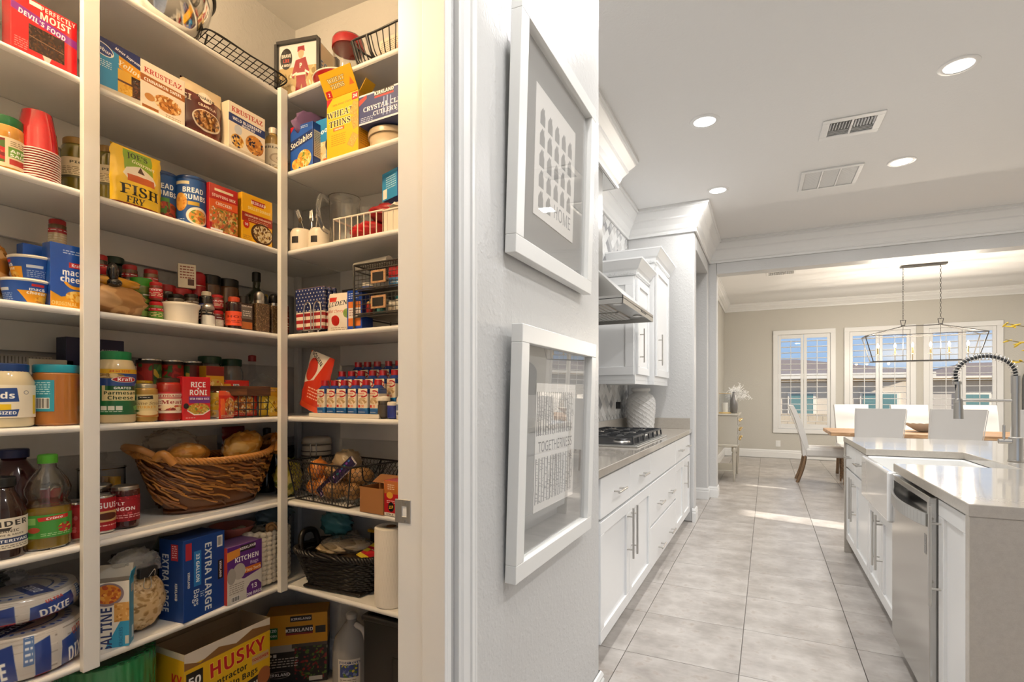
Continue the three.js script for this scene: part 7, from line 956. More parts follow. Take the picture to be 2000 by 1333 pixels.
    f = A(200, 140, '#d9a04a', (d) => { d.food(80, 80, 90, 60, ['#d99a3f', '#e8b868', '#c4802a', '#e0a850'], 70, 0.2, 1).e(140, 60, 56, 40, '#d9c8a8').t('POINT', 140, 56, 30, '#2a2420', { rot: 0.5 }); }); { const o = solo('bread_bag', uvTo(blob(0.088, 0.055, 0.052, 0.1, 2.2, 44, 30), f), PG.gloss, 'printed orange bread bag heaped at the right of the wicker basket', 'bag'); putL(o, 5, 1.395, 0.12, 0.1, 0.22); o.rotation.order = 'YXZ'; o.rotation.z = 0.25; }
    putL(solo('twisted_bag_end', blob(0.022, 0.035, 0.02, 0.2, 3, 46), glossy('#c9781f'), 'twisted orange bag end at the right rim of the wicker basket', 'bag'), 5, 1.53, 0.1, 0, 0.225);
    const rp = putL(solo('red_bag', pouch(0.1, 0.13, 0.03, solid('#8e1a1c'), solid('#8e1a1c'), { seed: 48 }), PG.gloss, 'dark red bag behind the printed bread bag', 'bag'), 5, 1.45, 0.25, 0, 0.19); rp.position.y = S[5] + 0.16; const wp = putL(solo('flour_bag', pouch(0.16, 0.26, 0.035, solid('#c9c2b6'), solid('#c9c2b6'), { seed: 49 }), PG.m, 'tall off white bag standing behind the wicker basket', 'bag'), 5, 1.3, 0.25); }
  putL(jar('wine_bottle', 'dark wine bottle standing behind the wicker basket', 'bottle', [[0, 0], [0.034, 0], [0.037, 0.006], [0.037, 0.16], [0.016, 0.2], [0.0145, 0.27], [0, 0.27]], glossy('#0f100e'), [lidP(0.0165, 0.24, 0.036), '#15120f'], null, { lidName: 'foil' }), 5, 1.57, 0.2); { const ch = A(120, 120, '#a8a23a', (d) => d.food(60, 60, 60, 60, ['#b8b04a', '#8a8a2f', '#d9d07a', '#6b7a2a'], 60, 0.2, 1)); putL(solo('chips_bag', uvTo(blob(0.06, 0.075, 0.05, 0.14, 2.4, 51), ch), PG.gloss, 'clear bag of greenish chips beside the corner upright', 'bag'), 5, 1.56, 0.06, 0, 0.083); putL(solo('dark_pouch', pouch(0.1, 0.2, 0.05, solid('#14161c'), solid('#14161c'), { seed: 52 }), PG.gloss, 'black pouch between the wicker basket and the chips bag', 'bag'), 5, 1.62, 0.15); }
  // back unit
  { const t = thing('clamp_canister', 'cream ceramic canister with a wire clamp lid at the back corner', 'canister'); part('body', lathe([[0, 0], [0.058, 0], [0.062, 0.006], [0.062, 0.15], [0.056, 0.156], [0, 0.156]], 40), pm('#d3cbbd', 0.25), t); part('lid', lathe([[0, 0.185], [0.05, 0.183], [0.062, 0.176], [0.064, 0.158], [0, 0.158]], 40), pm('#d8d0c2', 0.25), t); part('bands', [new THREE.TorusGeometry(0.0625, 0.002, 6, 40).rotateX(PI / 2).translate(0, 0.135, 0), new THREE.TorusGeometry(0.0625, 0.002, 6, 40).rotateX(PI / 2).translate(0, 0.12, 0)], pm('#4a4038'), t); part('clamp', [rod([-0.012, 0.1, 0.066], [-0.012, 0.165, 0.066], 0.002), rod([0.012, 0.1, 0.066], [0.012, 0.165, 0.066], 0.002), rb(0.03, 0.012, 0.006, 0.002, 0, 0.1, 0.067)], M.chrome, t); t.position.set(-1.805, S[5], -1.735); t.rotation.y = 0.6; t.scale.y = 1.28; }
  { // chicken wire basket
    const t = thing('chicken_wire_basket', 'black chicken wire basket of onions and potatoes on the back shelf', 'basket'), w = 0.39, d = 0.24, h = 0.155, tp = 0.035; const T = [[-w / 2, h + 0.0, 0.0], [w / 2, h, 0], [w / 2, h, -d], [-w / 2, h, -d]], B = [[-w / 2 + tp, 0.004, -tp * 0.4], [w / 2 - tp, 0.004, -tp * 0.4], [w / 2 - tp, 0.004, -d + tp * 0.4], [-w / 2 + tp, 0.004, -d + tp * 0.4]];
    const L = (a2, b2, k) => a2.map((v, i) => v + (b2[i] - v) * k), fr = []; for (let s = 0; s < 4; s++) { fr.push(rod(T[s], T[(s + 1) % 4], 0.0036), rod(B[s], B[(s + 1) % 4], 0.003), rod(T[s], B[s], 0.003)); } for (const k of [0.36, 0.72]) { fr.push(rod(L(T[0], T[1], k), L(B[0], B[1], k), 0.0028)); fr.push(rod(L(T[3], T[2], k), L(B[3], B[2], k), 0.0028)); } part('frame', fr, M.black, t);
    for (const s of [0, 2]) { const hnd = tube([L(T[s], T[(s + 1) % 4], 0.28), L(L(T[s], T[(s + 1) % 4], 0.36), L(B[s], B[(s + 1) % 4], 0.36), 0.4), L(L(T[s], T[(s + 1) % 4], 0.5), L(B[s], B[(s + 1) % 4], 0.5), 0.42), L(T[s], T[(s + 1) % 4], 0.6)], 0.003, 24, 6); if (s) part('handle', hnd, M.black, t); } part('handle', tube([[w / 2, h, -0.05], [w / 2 - 0.02, h - 0.06, -0.08], [w / 2 - 0.02, h - 0.06, -0.14], [w / 2, h, -0.17]], 0.003, 24, 6), M.black, t);
    const ms = []; const hexes = (A0, A1, B0, B1, nx, ny) => { const pt = (u, v) => L(L(B0, B1, u), L(A0, A1, u), v); for (let j = 0; j < ny; j++) for (let i = 0; i < nx; i++) { const o = (j % 2) * 0.5, u = (i + o) / nx, v = j / ny; if (u > 1 - 0.5 / nx) continue; const c = pt(u, v), a1 = pt(u, v + 0.45 / ny), l1 = pt(Math.max(0, u - 0.5 / nx), v + 1 / ny), r1 = pt(Math.min(1, u + 0.5 / nx), v + 1 / ny); ms.push(rod(c, a1, 0.0011, 3), rod(a1, l1, 0.0011, 3), rod(a1, r1, 0.0011, 3)); } };
    hexes(T[0], T[1], B[0], B[1], 18, 9); hexes(T[3], T[2], B[3], B[2], 18, 9); hexes(T[0], T[3], B[0], B[3], 11, 9); hexes(T[1], T[2], B[1], B[2], 11, 9); part('wire_mesh', ms, M.black, t).userData.kind = 'stuff'; putB(t, 5, 0.172, 0.012, -0.09);
    const on = A(120, 120, '#b56a2a', (d) => { for (let k = 0; k < 40; k++) d.l([[rr(0, 120), 0], [rr(0, 120), 120]], rr(1, 3), ['#a85a20', '#c9803a', '#d99a55', '#8e4a1a'][k % 4]); }), po = A(120, 120, '#9c7444', (d) => d.food(60, 60, 60, 60, ['#8d683c', '#a87f4e', '#b58d5a', '#7c5a32'], 90, 0.1, 1));
    const onion = (l, u, ins, y, r, sd) => { const o = thing('onion', l, 'onion'); const g = lathe([[0, -r], [r * 0.3, -r * 0.96], [r * 0.75, -r * 0.65], [r, -0.1 * r], [r * 0.88, r * 0.42], [r * 0.45, r * 0.8], [r * 0.16, r * 1.0], [r * 0.1, r * 1.25], [0, r * 1.25]], 24); part('bulb', uvTo(g, on), PG.gloss, o); part('roots', lathe([[0, -r * 1.06], [r * 0.16, -r * 1.02], [r * 0.18, -r * 0.94], [0, -r * 0.94]], 10), pm('#8a6a48'), o); putB(o, 5, u, ins, sd, y + r); o.rotation.order = 'YXZ'; o.rotation.z = rr(-0.8, 0.8); o.rotation.x = rr(-0.6, 0.6); };
    onion('large orange onion high at the left in the wire basket', 0.075, 0.1, 0.075, 0.044, 1); onion('orange onion low at the left in the wire basket', 0.055, 0.1, 0.012, 0.036, 2); onion('orange onion beside the front strut of the wire basket', 0.115, 0.085, 0.012, 0.04, 3); onion('onion half hidden at the back left of the wire basket', 0.09, 0.125, 0.05, 0.03, 4);
    [[0.15, 0.12, 0.075, 'potato right of the high onion in the wire basket'], [0.2, 0.075, 0.012, 'potato at the front middle of the wire basket'], [0.285, 0.09, 0.014, 'potato right of the middle in the wire basket'], [0.24, 0.13, 0.07, 'potato on top in the middle of the wire basket'], [0.3, 0.11, 0.07, 'potato at the right in the wire basket'], [0.21, 0.125, 0.02, 'potato at the back right in the wire basket']].forEach(([u, ins, y, l], k) => { const o = solo('potato', uvTo(blob(0.05, 0.034, 0.036, 0.07, 1.6, 60 + k), po), PG.m, l, 'potato'); putB(o, 5, u, ins, k, y + 0.036); });
    putB(solo('mesh_bag', blob(0.06, 0.05, 0.05, 0.14, 2.6, 71), mat([0.55, 0.42, 0.26], 0.3, { transmission: 0.4 }), 'bag of small potatoes bunched at the back of the wire basket', 'bag'), 5, 0.2, 0.135, 0, 0.15);
    f = A(220, 60, '#241a3a', (d) => { d.p([[0, 40], [90, 18], [220, 0], [220, 40], [110, 56], [0, 60]], '#2a1f48'); for (let k = 0; k < 9; k++) d.r(12 + k * 11, 36 - k * 2.4, 4, 16, '#c9a8c9'); for (let k = 0; k < 6; k++) d.e(124 + k * 15, 26 - k * 2, 6, 6, ['#2a8a8a', '#7c3a9c', '#3a6ab0'][k % 3]); }); { const o = solo('ribbon_tag', carton(0.2, 0.045, 0.012, { f, s: solid('#d9d0e0') }, 0.006), PG.gloss, 'purple and teal printed bag band lying across the potatoes', 'packaging'); putB(o, 5, 0.225, 0.07, 0.15, 0.085); o.rotation.order = 'YXZ'; o.rotation.z = 0.78; o.rotation.x = -0.25; } }
  { const t = thing('cardboard_box', 'small open brown cardboard box in front of the wire basket', 'box'); part('carton', [rb(0.118, 0.09, 0.002, 0.0008, 0, 0.045, 0), rb(0.118, 0.09, 0.002, 0.0008, 0, 0.045, -0.09), rb(0.002, 0.09, 0.09, 0.0008, -0.058, 0.045, -0.045), rb(0.002, 0.09, 0.09, 0.0008, 0.058, 0.045, -0.045), rb(0.118, 0.002, 0.09, 0.0008, 0, 0.001, -0.045)], pm('#9c6a3c', 0.8), t); const fl = rb(0.1, 0.002, 0.05, 0.0008, 0, 0, -0.025); fl.rotateX(0.5).translate(0, 0.1, -0.05); part('flap', fl, pm('#8a5c34', 0.8), t); putB(t, 5, 0.452, -0.0, -0.05); t.position.x += 0.01; t.position.z += 0.0; }
  f = A(110, 190, '#b01c24', (d) => { d.r(0, 0, 110, 70, '#b5662a').t('RITZ', 0, 0, 1, '#fff').fine(30, 20, 50, 3, 11, '#e8d0b0').e(46, 78, 24, 18, '#d9a03a').fine(24, 106, 60, 2, 9, '#f0c9c0').e(56, 140, 22, 26, '#1d1a1a').t('ZIP', 56, 142, 22, '#e0b02a', { rot: -0.15 }).r(0, 172, 110, 18, '#e3dccf').t('EXTRA 20', 46, 181, 12, '#333'); }); putB(box('snack_bag_box', 'small red box of bags standing on end by the door jamb', 'box', 0.07, 0.122, 0.06, f, '#8e161c', { gloss: 1, faces: { r: solid('#1d1a1a'), t: solid('#d95a62') } }), 5, 0.553, 0.0, -0.05);
}
// ======== lowest shelf ========
{
  let f, a;
  // packs of paper plates in printed film
  const pa = A(560, 130, '#c9c6c2', (d) => { for (let k = 0; k < 150; k++) d.r(rr(0, 560), rr(0, 130), rr(20, 70), rr(1, 2.5), ['#b0aaa4', '#d9d5d0', '#98928c', '#c4bdb6'][k % 4]); for (const o of [0, 140, 280, 420]) { d.p([[8 + o, 44], [78 + o, 30], [86 + o, 84], [8 + o, 100]], '#23408f').p([[0 + o, 96], [66 + o, 80], [74 + o, 130], [0 + o, 130]], '#b02030').t('DIXIE', 46 + o, 66, 32, '#fff', { rot: -0.14, sx: 0.62 }).t('ULTRA', 44 + o, 36, 14, '#c4392f', { rot: -0.14, sx: 0.7 }).r(92 + o, 16, 14, 46, '#5a7ab0').fine(94 + o, 22, 10, 5, 8, '#dfe6f0', 3).p([[106 + o, 36], [128 + o, 30], [130 + o, 78], [108 + o, 82]], '#23408f').p([[108 + o, 82], [130 + o, 78], [130 + o, 124], [109 + o, 126]], '#b02030'); } });
  const pt = A(300, 300, '#c4c0bc', (d) => { d.ring(150, 150, 120, 120, 20, '#aab0c4').ring(150, 150, 90, 90, 6, '#4a5f9c'); for (let k = 0; k < 30; k++) d.e(150 + 120 * Math.cos(k * 0.21), 150 + 120 * Math.sin(k * 0.21), 9, 5, '#4a5f9c', k * 0.21); d.p([[30, 170], [150, 140], [160, 200], [30, 230]], '#23408f').t('DIXIE', 100, 184, 34, '#fff', { rot: -0.25 }); });
  const plates = (l, u, ins, y, h, tn, tilt) => { const t = thing('paper_plate_pack', l, 'pack'); part('stack', uvTo(new THREE.LatheGeometry([[0.0, 0], [0.115, 0], [0.135, 0.012], [0.138, h * 0.5], [0.134, h - 0.012], [0.125, h - 0.004]].map((p) => new THREE.Vector2(...p)), 48), pa), PG.gloss, t); const top = new THREE.CircleGeometry(0.127, 48).rotateX(-PI / 2).translate(0, h - 0.004, 0); part('top_film', uvTo(top, pt), PG.gloss, t); const rd2 = blob(0.04, 0.018, 0.03, 0.25, 3, 77).translate(0.06, h + 0.012, 0.0); part('film_gather', rd2, mat([0.85, 0.86, 0.9], 0.15, { transmission: 0.7 }), t); RAD.set(t, 0.138); putL(t, 6, u, ins, tn, y); t.rotation.order = 'YXZ'; t.rotation.z = tilt; };
  plates('lower printed pack of paper plates on the lowest left shelf', 0.67, 0.006, 0, 0.125, 0.2, 0); plates('upper printed pack of paper plates resting on the lower pack', 0.665, 0.014, 0.148, 0.07, 1.3, 0.0); 
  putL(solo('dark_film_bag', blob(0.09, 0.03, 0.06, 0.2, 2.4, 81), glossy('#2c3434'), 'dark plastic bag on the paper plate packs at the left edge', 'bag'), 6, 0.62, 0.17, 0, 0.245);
  f = A(150, 320, '#e6e2da', (d) => { d.e(70, 60, 60, 56, '#8a7a84').food(70, 58, 50, 46, ['#d98a2f', '#c4641f', '#e8a84a', '#b5502a'], 60, 0.2).p([[0, 100], [40, 110], [16, 140], [0, 132]], '#d9a45a').p([[60, 320], [150, 120], [150, 320]], '#2f9ac9').t('SALTINE', 66, 226, 58, '#27376b', { rot: -PI / 2, sx: 0.92 }).t('CRACKERS', 118, 270, 19, '#1d6a9c', { rot: -PI / 2 }).food(122, 150, 28, 46, ['#d9a45a', '#e8c07a', '#c4873a'], 20, 0.3, 1).e(36, 296, 1, 1, '#fff').t('Original', 20, 292, 14, '#4a8a5a', { rot: -PI / 2, f: 'italic' }).r(134, 268, 14, 40, '#d9d4c8'); });
  const sx = A(50, 320, '#3a9ec9', (d) => { d.r(20, 30, 26, 40, '#d0d0ce').fine(22, 34, 22, 5, 8, '#555', 3).r(28, 240, 18, 60, '#cfe3ee'); });
  { const t = thing('saltine_box', 'open saltine cracker box beside the tall upright', 'box'); part('carton', openCarton(0.1, 0.195, 0.05, { f, r: sx, l: sx, s: solid('#d9d4c8') }, '#b9ad9c'), PG.m, t); const fl = rb(0.094, 0.04, 0.0018, 0.0008, 0, 0.02, 0); fl.rotateX(-0.35).translate(0, 0.194, -0.049); part('flap', fl, pm('#d3cdc0', 0.7), t); const f2 = rb(0.0018, 0.028, 0.05, 0.0008, 0, 0.014, 0); f2.rotateZ(-0.2).translate(0.049, 0.194, -0.028); part('flap', f2, pm('#3a9ec9', 0.5), t); putL(t, 6, 0.884, 0.03, -0.72); }
  const ot = A(200, 160, '#c9a878', (d) => d.food(100, 80, 100, 80, ['#d9bb8c', '#b8935f', '#e6cfa5', '#a07c4c', '#c4a06c'], 900, 0.035, 1));
  { const t = thing('oats_bag', 'clear bag of rolled oats closed with a black binder clip', 'bag'); const g = blob(0.072, 0.088, 0.052, 0.05, 1.8, 83, 40), p = g.attributes.position; for (let i = 0; i < p.count; i++) { const k = 1 + 0.035 * noise3(p.getX(i) * 120, p.getY(i) * 120, p.getZ(i) * 120); p.setXYZ(i, p.getX(i) * k, p.getY(i) * k, p.getZ(i) * k); } g.computeVertexNormals(); part('oats', uvTo(g, ot).translate(0, 0.094, -0.055), PG.m, t); t.position.y = 0; part('film', [blob(0.062, 0.05, 0.035, 0.22, 2.4, 84, 30).translate(-0.005, 0.205, -0.06), blob(0.05, 0.03, 0.03, 0.2, 2, 85).translate(-0.03, 0.235, -0.06)], mat([0.9, 0.89, 0.86], 0.12, { transmission: 0.8, thickness: 0 }), t); const c = part('binder_clip', [rb(0.055, 0.032, 0.02, 0.003, 0.002, 0.19, -0.022)], M.black, t); part('clip_wire', [tube([[-0.012, 0.178, -0.01], [-0.02, 0.15, 0.0], [0.0, 0.145, 0.0], [0.006, 0.178, -0.01]], 0.0014, 20, 5), tube([[0.0, 0.178, -0.01], [0.012, 0.2, 0.0], [0.018, 0.178, -0.01]], 0.0014, 16, 5)], M.chrome, c); putL(t, 6, 0.997, 0.022); }
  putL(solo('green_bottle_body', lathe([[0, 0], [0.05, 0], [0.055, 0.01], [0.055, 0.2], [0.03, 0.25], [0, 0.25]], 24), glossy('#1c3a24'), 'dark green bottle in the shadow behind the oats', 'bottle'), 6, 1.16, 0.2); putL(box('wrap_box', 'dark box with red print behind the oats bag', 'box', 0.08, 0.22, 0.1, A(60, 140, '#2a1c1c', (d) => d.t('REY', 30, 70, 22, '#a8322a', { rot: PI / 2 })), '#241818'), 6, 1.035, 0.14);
  f = A(170, 300, '#14418f', (d) => { d.t('EXTRA LARGE', 98, 158, 39, '#eef1f5', { rot: PI / 2, sx: 1.05 }).r(40, 50, 30, 130, '#2a7ac4').t('33 GALLON', 56, 114, 20, '#fff', { rot: PI / 2 }).t('Bags', 50, 222, 30, '#fff', { rot: PI / 2, f: 'normal' }).fine(66, 206, 16, 3, 8, '#c9d6ea', 5).r(136, 16, 24, 44, '#e8e4dc').code(138, 20, 20, 36).r(140, 112, 22, 74, '#1d1418').t('KIRKLAND', 151, 149, 13, '#fff', { rot: PI / 2 }).r(8, 14, 24, 62, '#b5283a').t('KIRKLAND', 20, 150, 12, '#f0e8e0', { rot: PI / 2 }); });
  const xs = A(90, 300, '#123a80', (d) => { d.t('EXTRA LARGE', 24, 160, 34, '#e6eaf0', { rot: PI / 2, sx: 1.0 }).r(44, 16, 26, 60, '#b5283a').fine(48, 22, 18, 6, 8, '#f0d0d0', 4).t('KIRKLAND', 62, 190, 13, '#f0e8e0', { rot: PI / 2 }); });
  putL(box('bin_bag_box', 'tall blue box of extra large bin bags', 'box', 0.16, 0.27, 0.11, f, '#123a80', { faces: { l: xs, t: solid('#0f2f6a') } }), 6, 1.165, 0.008, 0.12);
  f = A(170, 240, '#d9d4cc', (d) => { d.p([[0, 0], [170, 0], [170, 130], [80, 150], [0, 120]], '#5e2a80').p([[0, 20], [60, 14], [60, 46], [0, 60]], '#e0923a').r(62, 6, 74, 26, '#231a1e').t('KIRKLAND', 99, 18, 16, '#fff', { rot: -0.05 }).t('KITCHEN', 94, 62, 28, '#fff').t('Bags', 130, 88, 20, '#e8e0f0', { f: 'normal' }).r(84, 104, 80, 26, '#d9742a').t('Flex-Tech', 124, 118, 18, '#fbe6c8').e(56, 112, 30, 34, '#b8b2ac').e(20, 124, 20, 34, '#a8a29c').fine(10, 160, 70, 5, 9, '#9c958c', 5).p([[92, 236], [92, 196], [112, 174], [146, 174], [166, 196], [166, 236]], '#5e2a80').t('13', 129, 196, 28, '#fff').t('200 BAGS', 129, 226, 17, '#fff').code(18, 212, 40, 22); });
  putL(box('kitchen_bag_box', 'purple and white box of kitchen bin bags', 'box', 0.15, 0.205, 0.11, f, '#c9c2ba', { faces: { l: solid('#a8322a'), t: solid('#7c5a8a') } }), 6, 1.318, 0.006, 0.06);
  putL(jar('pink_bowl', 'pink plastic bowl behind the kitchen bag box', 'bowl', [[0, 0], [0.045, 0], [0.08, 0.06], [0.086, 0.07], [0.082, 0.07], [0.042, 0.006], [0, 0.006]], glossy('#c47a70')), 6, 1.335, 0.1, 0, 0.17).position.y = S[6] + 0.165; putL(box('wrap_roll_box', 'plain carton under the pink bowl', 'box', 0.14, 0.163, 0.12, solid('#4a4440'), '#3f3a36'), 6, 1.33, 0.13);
  // white rope basket
  { const t = thing('rope_basket', 'white cotton rope basket with a jute tie beside the corner upright', 'basket'), l = []; for (let j = 0; j < 11; j++) { const y = 0.0165 + j * 0.0185, pts = []; for (let i = 0; i < 60; i++) { const an = i / 60 * 2 * PI; const q = 0.075 + 0.02 * Math.pow(Math.abs(Math.sin(2 * an)), 2); pts.push([Math.cos(an) * q, y + 0.004 * Math.sin(i * 1.6 + j), Math.sin(an) * q - 0.09]); } l.push(tube(pts, 0.0115, 120, 6, true)); } part('rope_coil', l, pm('#ddd2bd', 0.85), t).userData.kind = 'stuff'; const tw = []; for (let j = 0; j < 11; j++) for (let i = 0; i < 26; i++) { const an = i / 26 * 2 * PI, q = 0.0865 + 0.02 * Math.pow(Math.abs(Math.sin(2 * an)), 2); tw.push(new THREE.SphereGeometry(1, 6, 5).scale(0.006, 0.011, 0.013).rotateZ(0.0).rotateX(0.5).rotateY(-an).translate(Math.cos(an) * q, 0.0165 + j * 0.0185, Math.sin(an) * q - 0.09)); } part('rope_strands', tw, pm('#e6dccb', 0.85), t).userData.kind = 'stuff'; part('tie', [tube([[-0.03, 0.2, -0.01], [-0.045, 0.235, 0.0], [-0.02, 0.24, 0.0], [0.0, 0.215, 0.005], [0.02, 0.19, 0.01]], 0.0055, 30, 7), blob(0.014, 0.012, 0.012, 0.1, 3, 2).translate(-0.025, 0.225, 0.0)], pm('#8a6a44', 0.9), t); putL(t, 6, 1.48, 0.035, 0, 0.003); }
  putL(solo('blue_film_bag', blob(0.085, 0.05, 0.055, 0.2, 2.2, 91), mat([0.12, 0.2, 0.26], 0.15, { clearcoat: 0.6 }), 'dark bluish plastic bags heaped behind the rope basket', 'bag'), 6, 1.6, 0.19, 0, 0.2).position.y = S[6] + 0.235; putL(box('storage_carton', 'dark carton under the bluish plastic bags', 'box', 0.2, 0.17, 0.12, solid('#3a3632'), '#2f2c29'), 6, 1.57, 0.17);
  // back unit: dark wicker basket, paper towel, tools
  { const t = thing('dark_wicker_basket', 'low dark wicker basket of packets on the lowest back shelf', 'basket'), w = 0.2, dd = 0.112, H = 0.13, cz = -0.11, bk = mat([0.007, 0.005, 0.004], 0.42), P = (an, y, k = 1) => { const ca = Math.cos(an), sa = Math.sin(an), e = 0.55, s = (0.72 + 0.28 * y / H) * k; return [Math.sign(ca) * Math.pow(Math.abs(ca), e) * w * s, 0.008 + y, cz + Math.sign(sa) * Math.pow(Math.abs(sa), e) * dd * s]; };
    const l = []; for (let j = 0; j < 13; j++) { const y = j * H / 13, pts = []; for (let i = 0; i < 90; i++) { const an = i / 90 * 2 * PI; pts.push(P(an, y + 0.002 * Math.sin(i), 1 + 0.018 * Math.sin(i * PI / 2 + j * PI))); } l.push(tube(pts, 0.0058, 180, 5, true)); } part('weave', l, bk, t).userData.kind = 'stuff'; const rm = []; for (let q = 0; q < 3; q++) { const pts = []; for (let i = 0; i < 120; i++) { const an = i / 120 * 2 * PI, c = P(an, H + 0.004), wv = an * 22 + q * 2.1; pts.push([c[0] + Math.cos(an) * 0.007 * Math.cos(wv), c[1] + 0.007 * Math.sin(wv), c[2] + Math.sin(an) * 0.007 * Math.cos(wv)]); } rm.push(tube(pts, 0.0065, 240, 5, true)); } part('braided_rim', rm, bk, t).userData.kind = 'stuff'; part('base', rb(0.28, 0.012, 0.18, 0.006, 0, 0.007, cz), bk, t); part('handle', [tube([[-0.19, H, cz - 0.05], [-0.2, H + 0.06, cz - 0.03], [-0.2, H + 0.06, cz + 0.03], [-0.19, H, cz + 0.05]], 0.012, 24, 7)], bk, t); putB(t, 6, 0.235, 0.0, 0.1, 0.002);
    const film = mat([0.8, 0.78, 0.74], 0.12, { transmission: 0.92, thickness: 0 }); const pk = A(160, 100, '#b5a68a', (d) => d.food(80, 50, 80, 50, ['#c9b898', '#8a7a5c', '#b56a5a', '#d9ccb0'], 40, 0.3, 1).r(60, 30, 60, 24, '#ddd2be')); const pb = (l2, u, ins, y, sx2, sz, m2, tn, sd) => { const o = solo('snack_packet', uvTo(blob(sx2, 0.02, sz, 0.12, 2, sd), pk), m2, l2, 'packet'); putB(o, 6, u, ins, tn, y); };
    pb('tan packet at the left in the dark wicker basket', 0.15, 0.11, 0.135, 0.07, 0.05, PG.m, 0.3, 93); pb('packet with a cream block in the middle of the dark wicker basket', 0.22, 0.15, 0.15, 0.075, 0.05, PG.m, 0.1, 94); putB(solo('clear_packet_bag', blob(0.12, 0.03, 0.07, 0.14, 2.4, 95, 30), film, 'clear bag over the packets in the dark wicker basket', 'bag'), 6, 0.21, 0.13, 0.1, 0.155);
    f = A(140, 120, '#b01a20', (d) => { d.p([[0, 40], [70, 0], [140, 20], [140, 60], [60, 100]], '#c9262a').fine(40, 40, 60, 3, 12, '#e8c9a0').r(0, 100, 140, 20, '#d9c02a').r(70, 30, 40, 20, '#d0c8b8'); }); for (let k = 0; k < 3; k++) { const o = solo('seasoning_sachet', carton(0.1, 0.12, 0.008, { f, s: solid('#8e141a') }, 0.003), PG.gloss, ['front red seasoning sachet lying in the dark wicker basket', 'middle red seasoning sachet lying in the dark wicker basket', 'rear red seasoning sachet lying in the dark wicker basket'][k], 'packet'); putB(o, 6, 0.35 + k * 0.012, 0.06 + k * 0.03, -0.4 + k * 0.1, 0.138 + k * 0.012); o.rotation.order = 'YXZ'; o.rotation.x = -1.2; }
    putB(solo('packet_fill', blob(0.11, 0.045, 0.058, 0.08, 2, 97), pm('#5a4a3a', 0.7), 'brown packets filling the bottom of the dark wicker basket', 'packet'), 6, 0.235, 0.13, 0.1, 0.075); 
    const tl = thing('tool_case', 'black and yellow tool case at the back of the lowest back shelf', 'case'); part('body', rb(0.3, 0.18, 0.055, 0.008, 0, 0.09, -0.0275, 2), M.black, tl); part('yellow_edge', [rb(0.012, 0.19, 0.02, 0.003, -0.06, 0.095, 0.002), rb(0.3, 0.012, 0.02, 0.003, 0, 0.186, 0.002)], pm('#c99a1a', 0.5), tl); part('latch', rb(0.08, 0.02, 0.008, 0.003, 0.06, 0.15, 0.003), pm('#2a2a2a'), tl); putB(tl, 6, 0.36, 0.246); 
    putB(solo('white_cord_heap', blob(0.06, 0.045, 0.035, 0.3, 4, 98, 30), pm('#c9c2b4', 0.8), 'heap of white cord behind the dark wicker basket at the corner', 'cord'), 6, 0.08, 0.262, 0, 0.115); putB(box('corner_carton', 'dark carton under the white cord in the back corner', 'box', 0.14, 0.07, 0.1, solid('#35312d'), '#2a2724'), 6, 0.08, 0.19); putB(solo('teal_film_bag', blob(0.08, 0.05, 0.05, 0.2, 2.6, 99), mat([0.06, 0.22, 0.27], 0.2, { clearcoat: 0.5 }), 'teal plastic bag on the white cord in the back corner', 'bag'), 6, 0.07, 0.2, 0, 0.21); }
  { const g = lathe([[0.018, 0], [0.056, 0], [0.059, 0.004], [0.059, 0.274], [0.056, 0.278], [0.018, 0.278], [0.018, 0]], 48), t = thing('paper_towel_roll', 'white paper towel roll standing against the door jamb', 'paper towel'); const tx = dtex(256, 256, (u, v) => { const k = Math.sin(u * 2 * PI * 36) * Math.sin(v * 2 * PI * 30); return [128 + k * 90]; }, false); part('paper', g, mat([0.8, 0.77, 0.72], 0.95, { bumpMap: tx, bumpScale: 0.0008 }), t); part('core', lathe([[0.0165, 0.002], [0.0178, 0.002], [0.0178, 0.279], [0.0165, 0.279]], 24), pm('#8a6a4a', 0.9), t); putB(t, 6, 0.5, 0.06); t.userData.label = 'white paper towel roll standing against the door jamb'; }
}
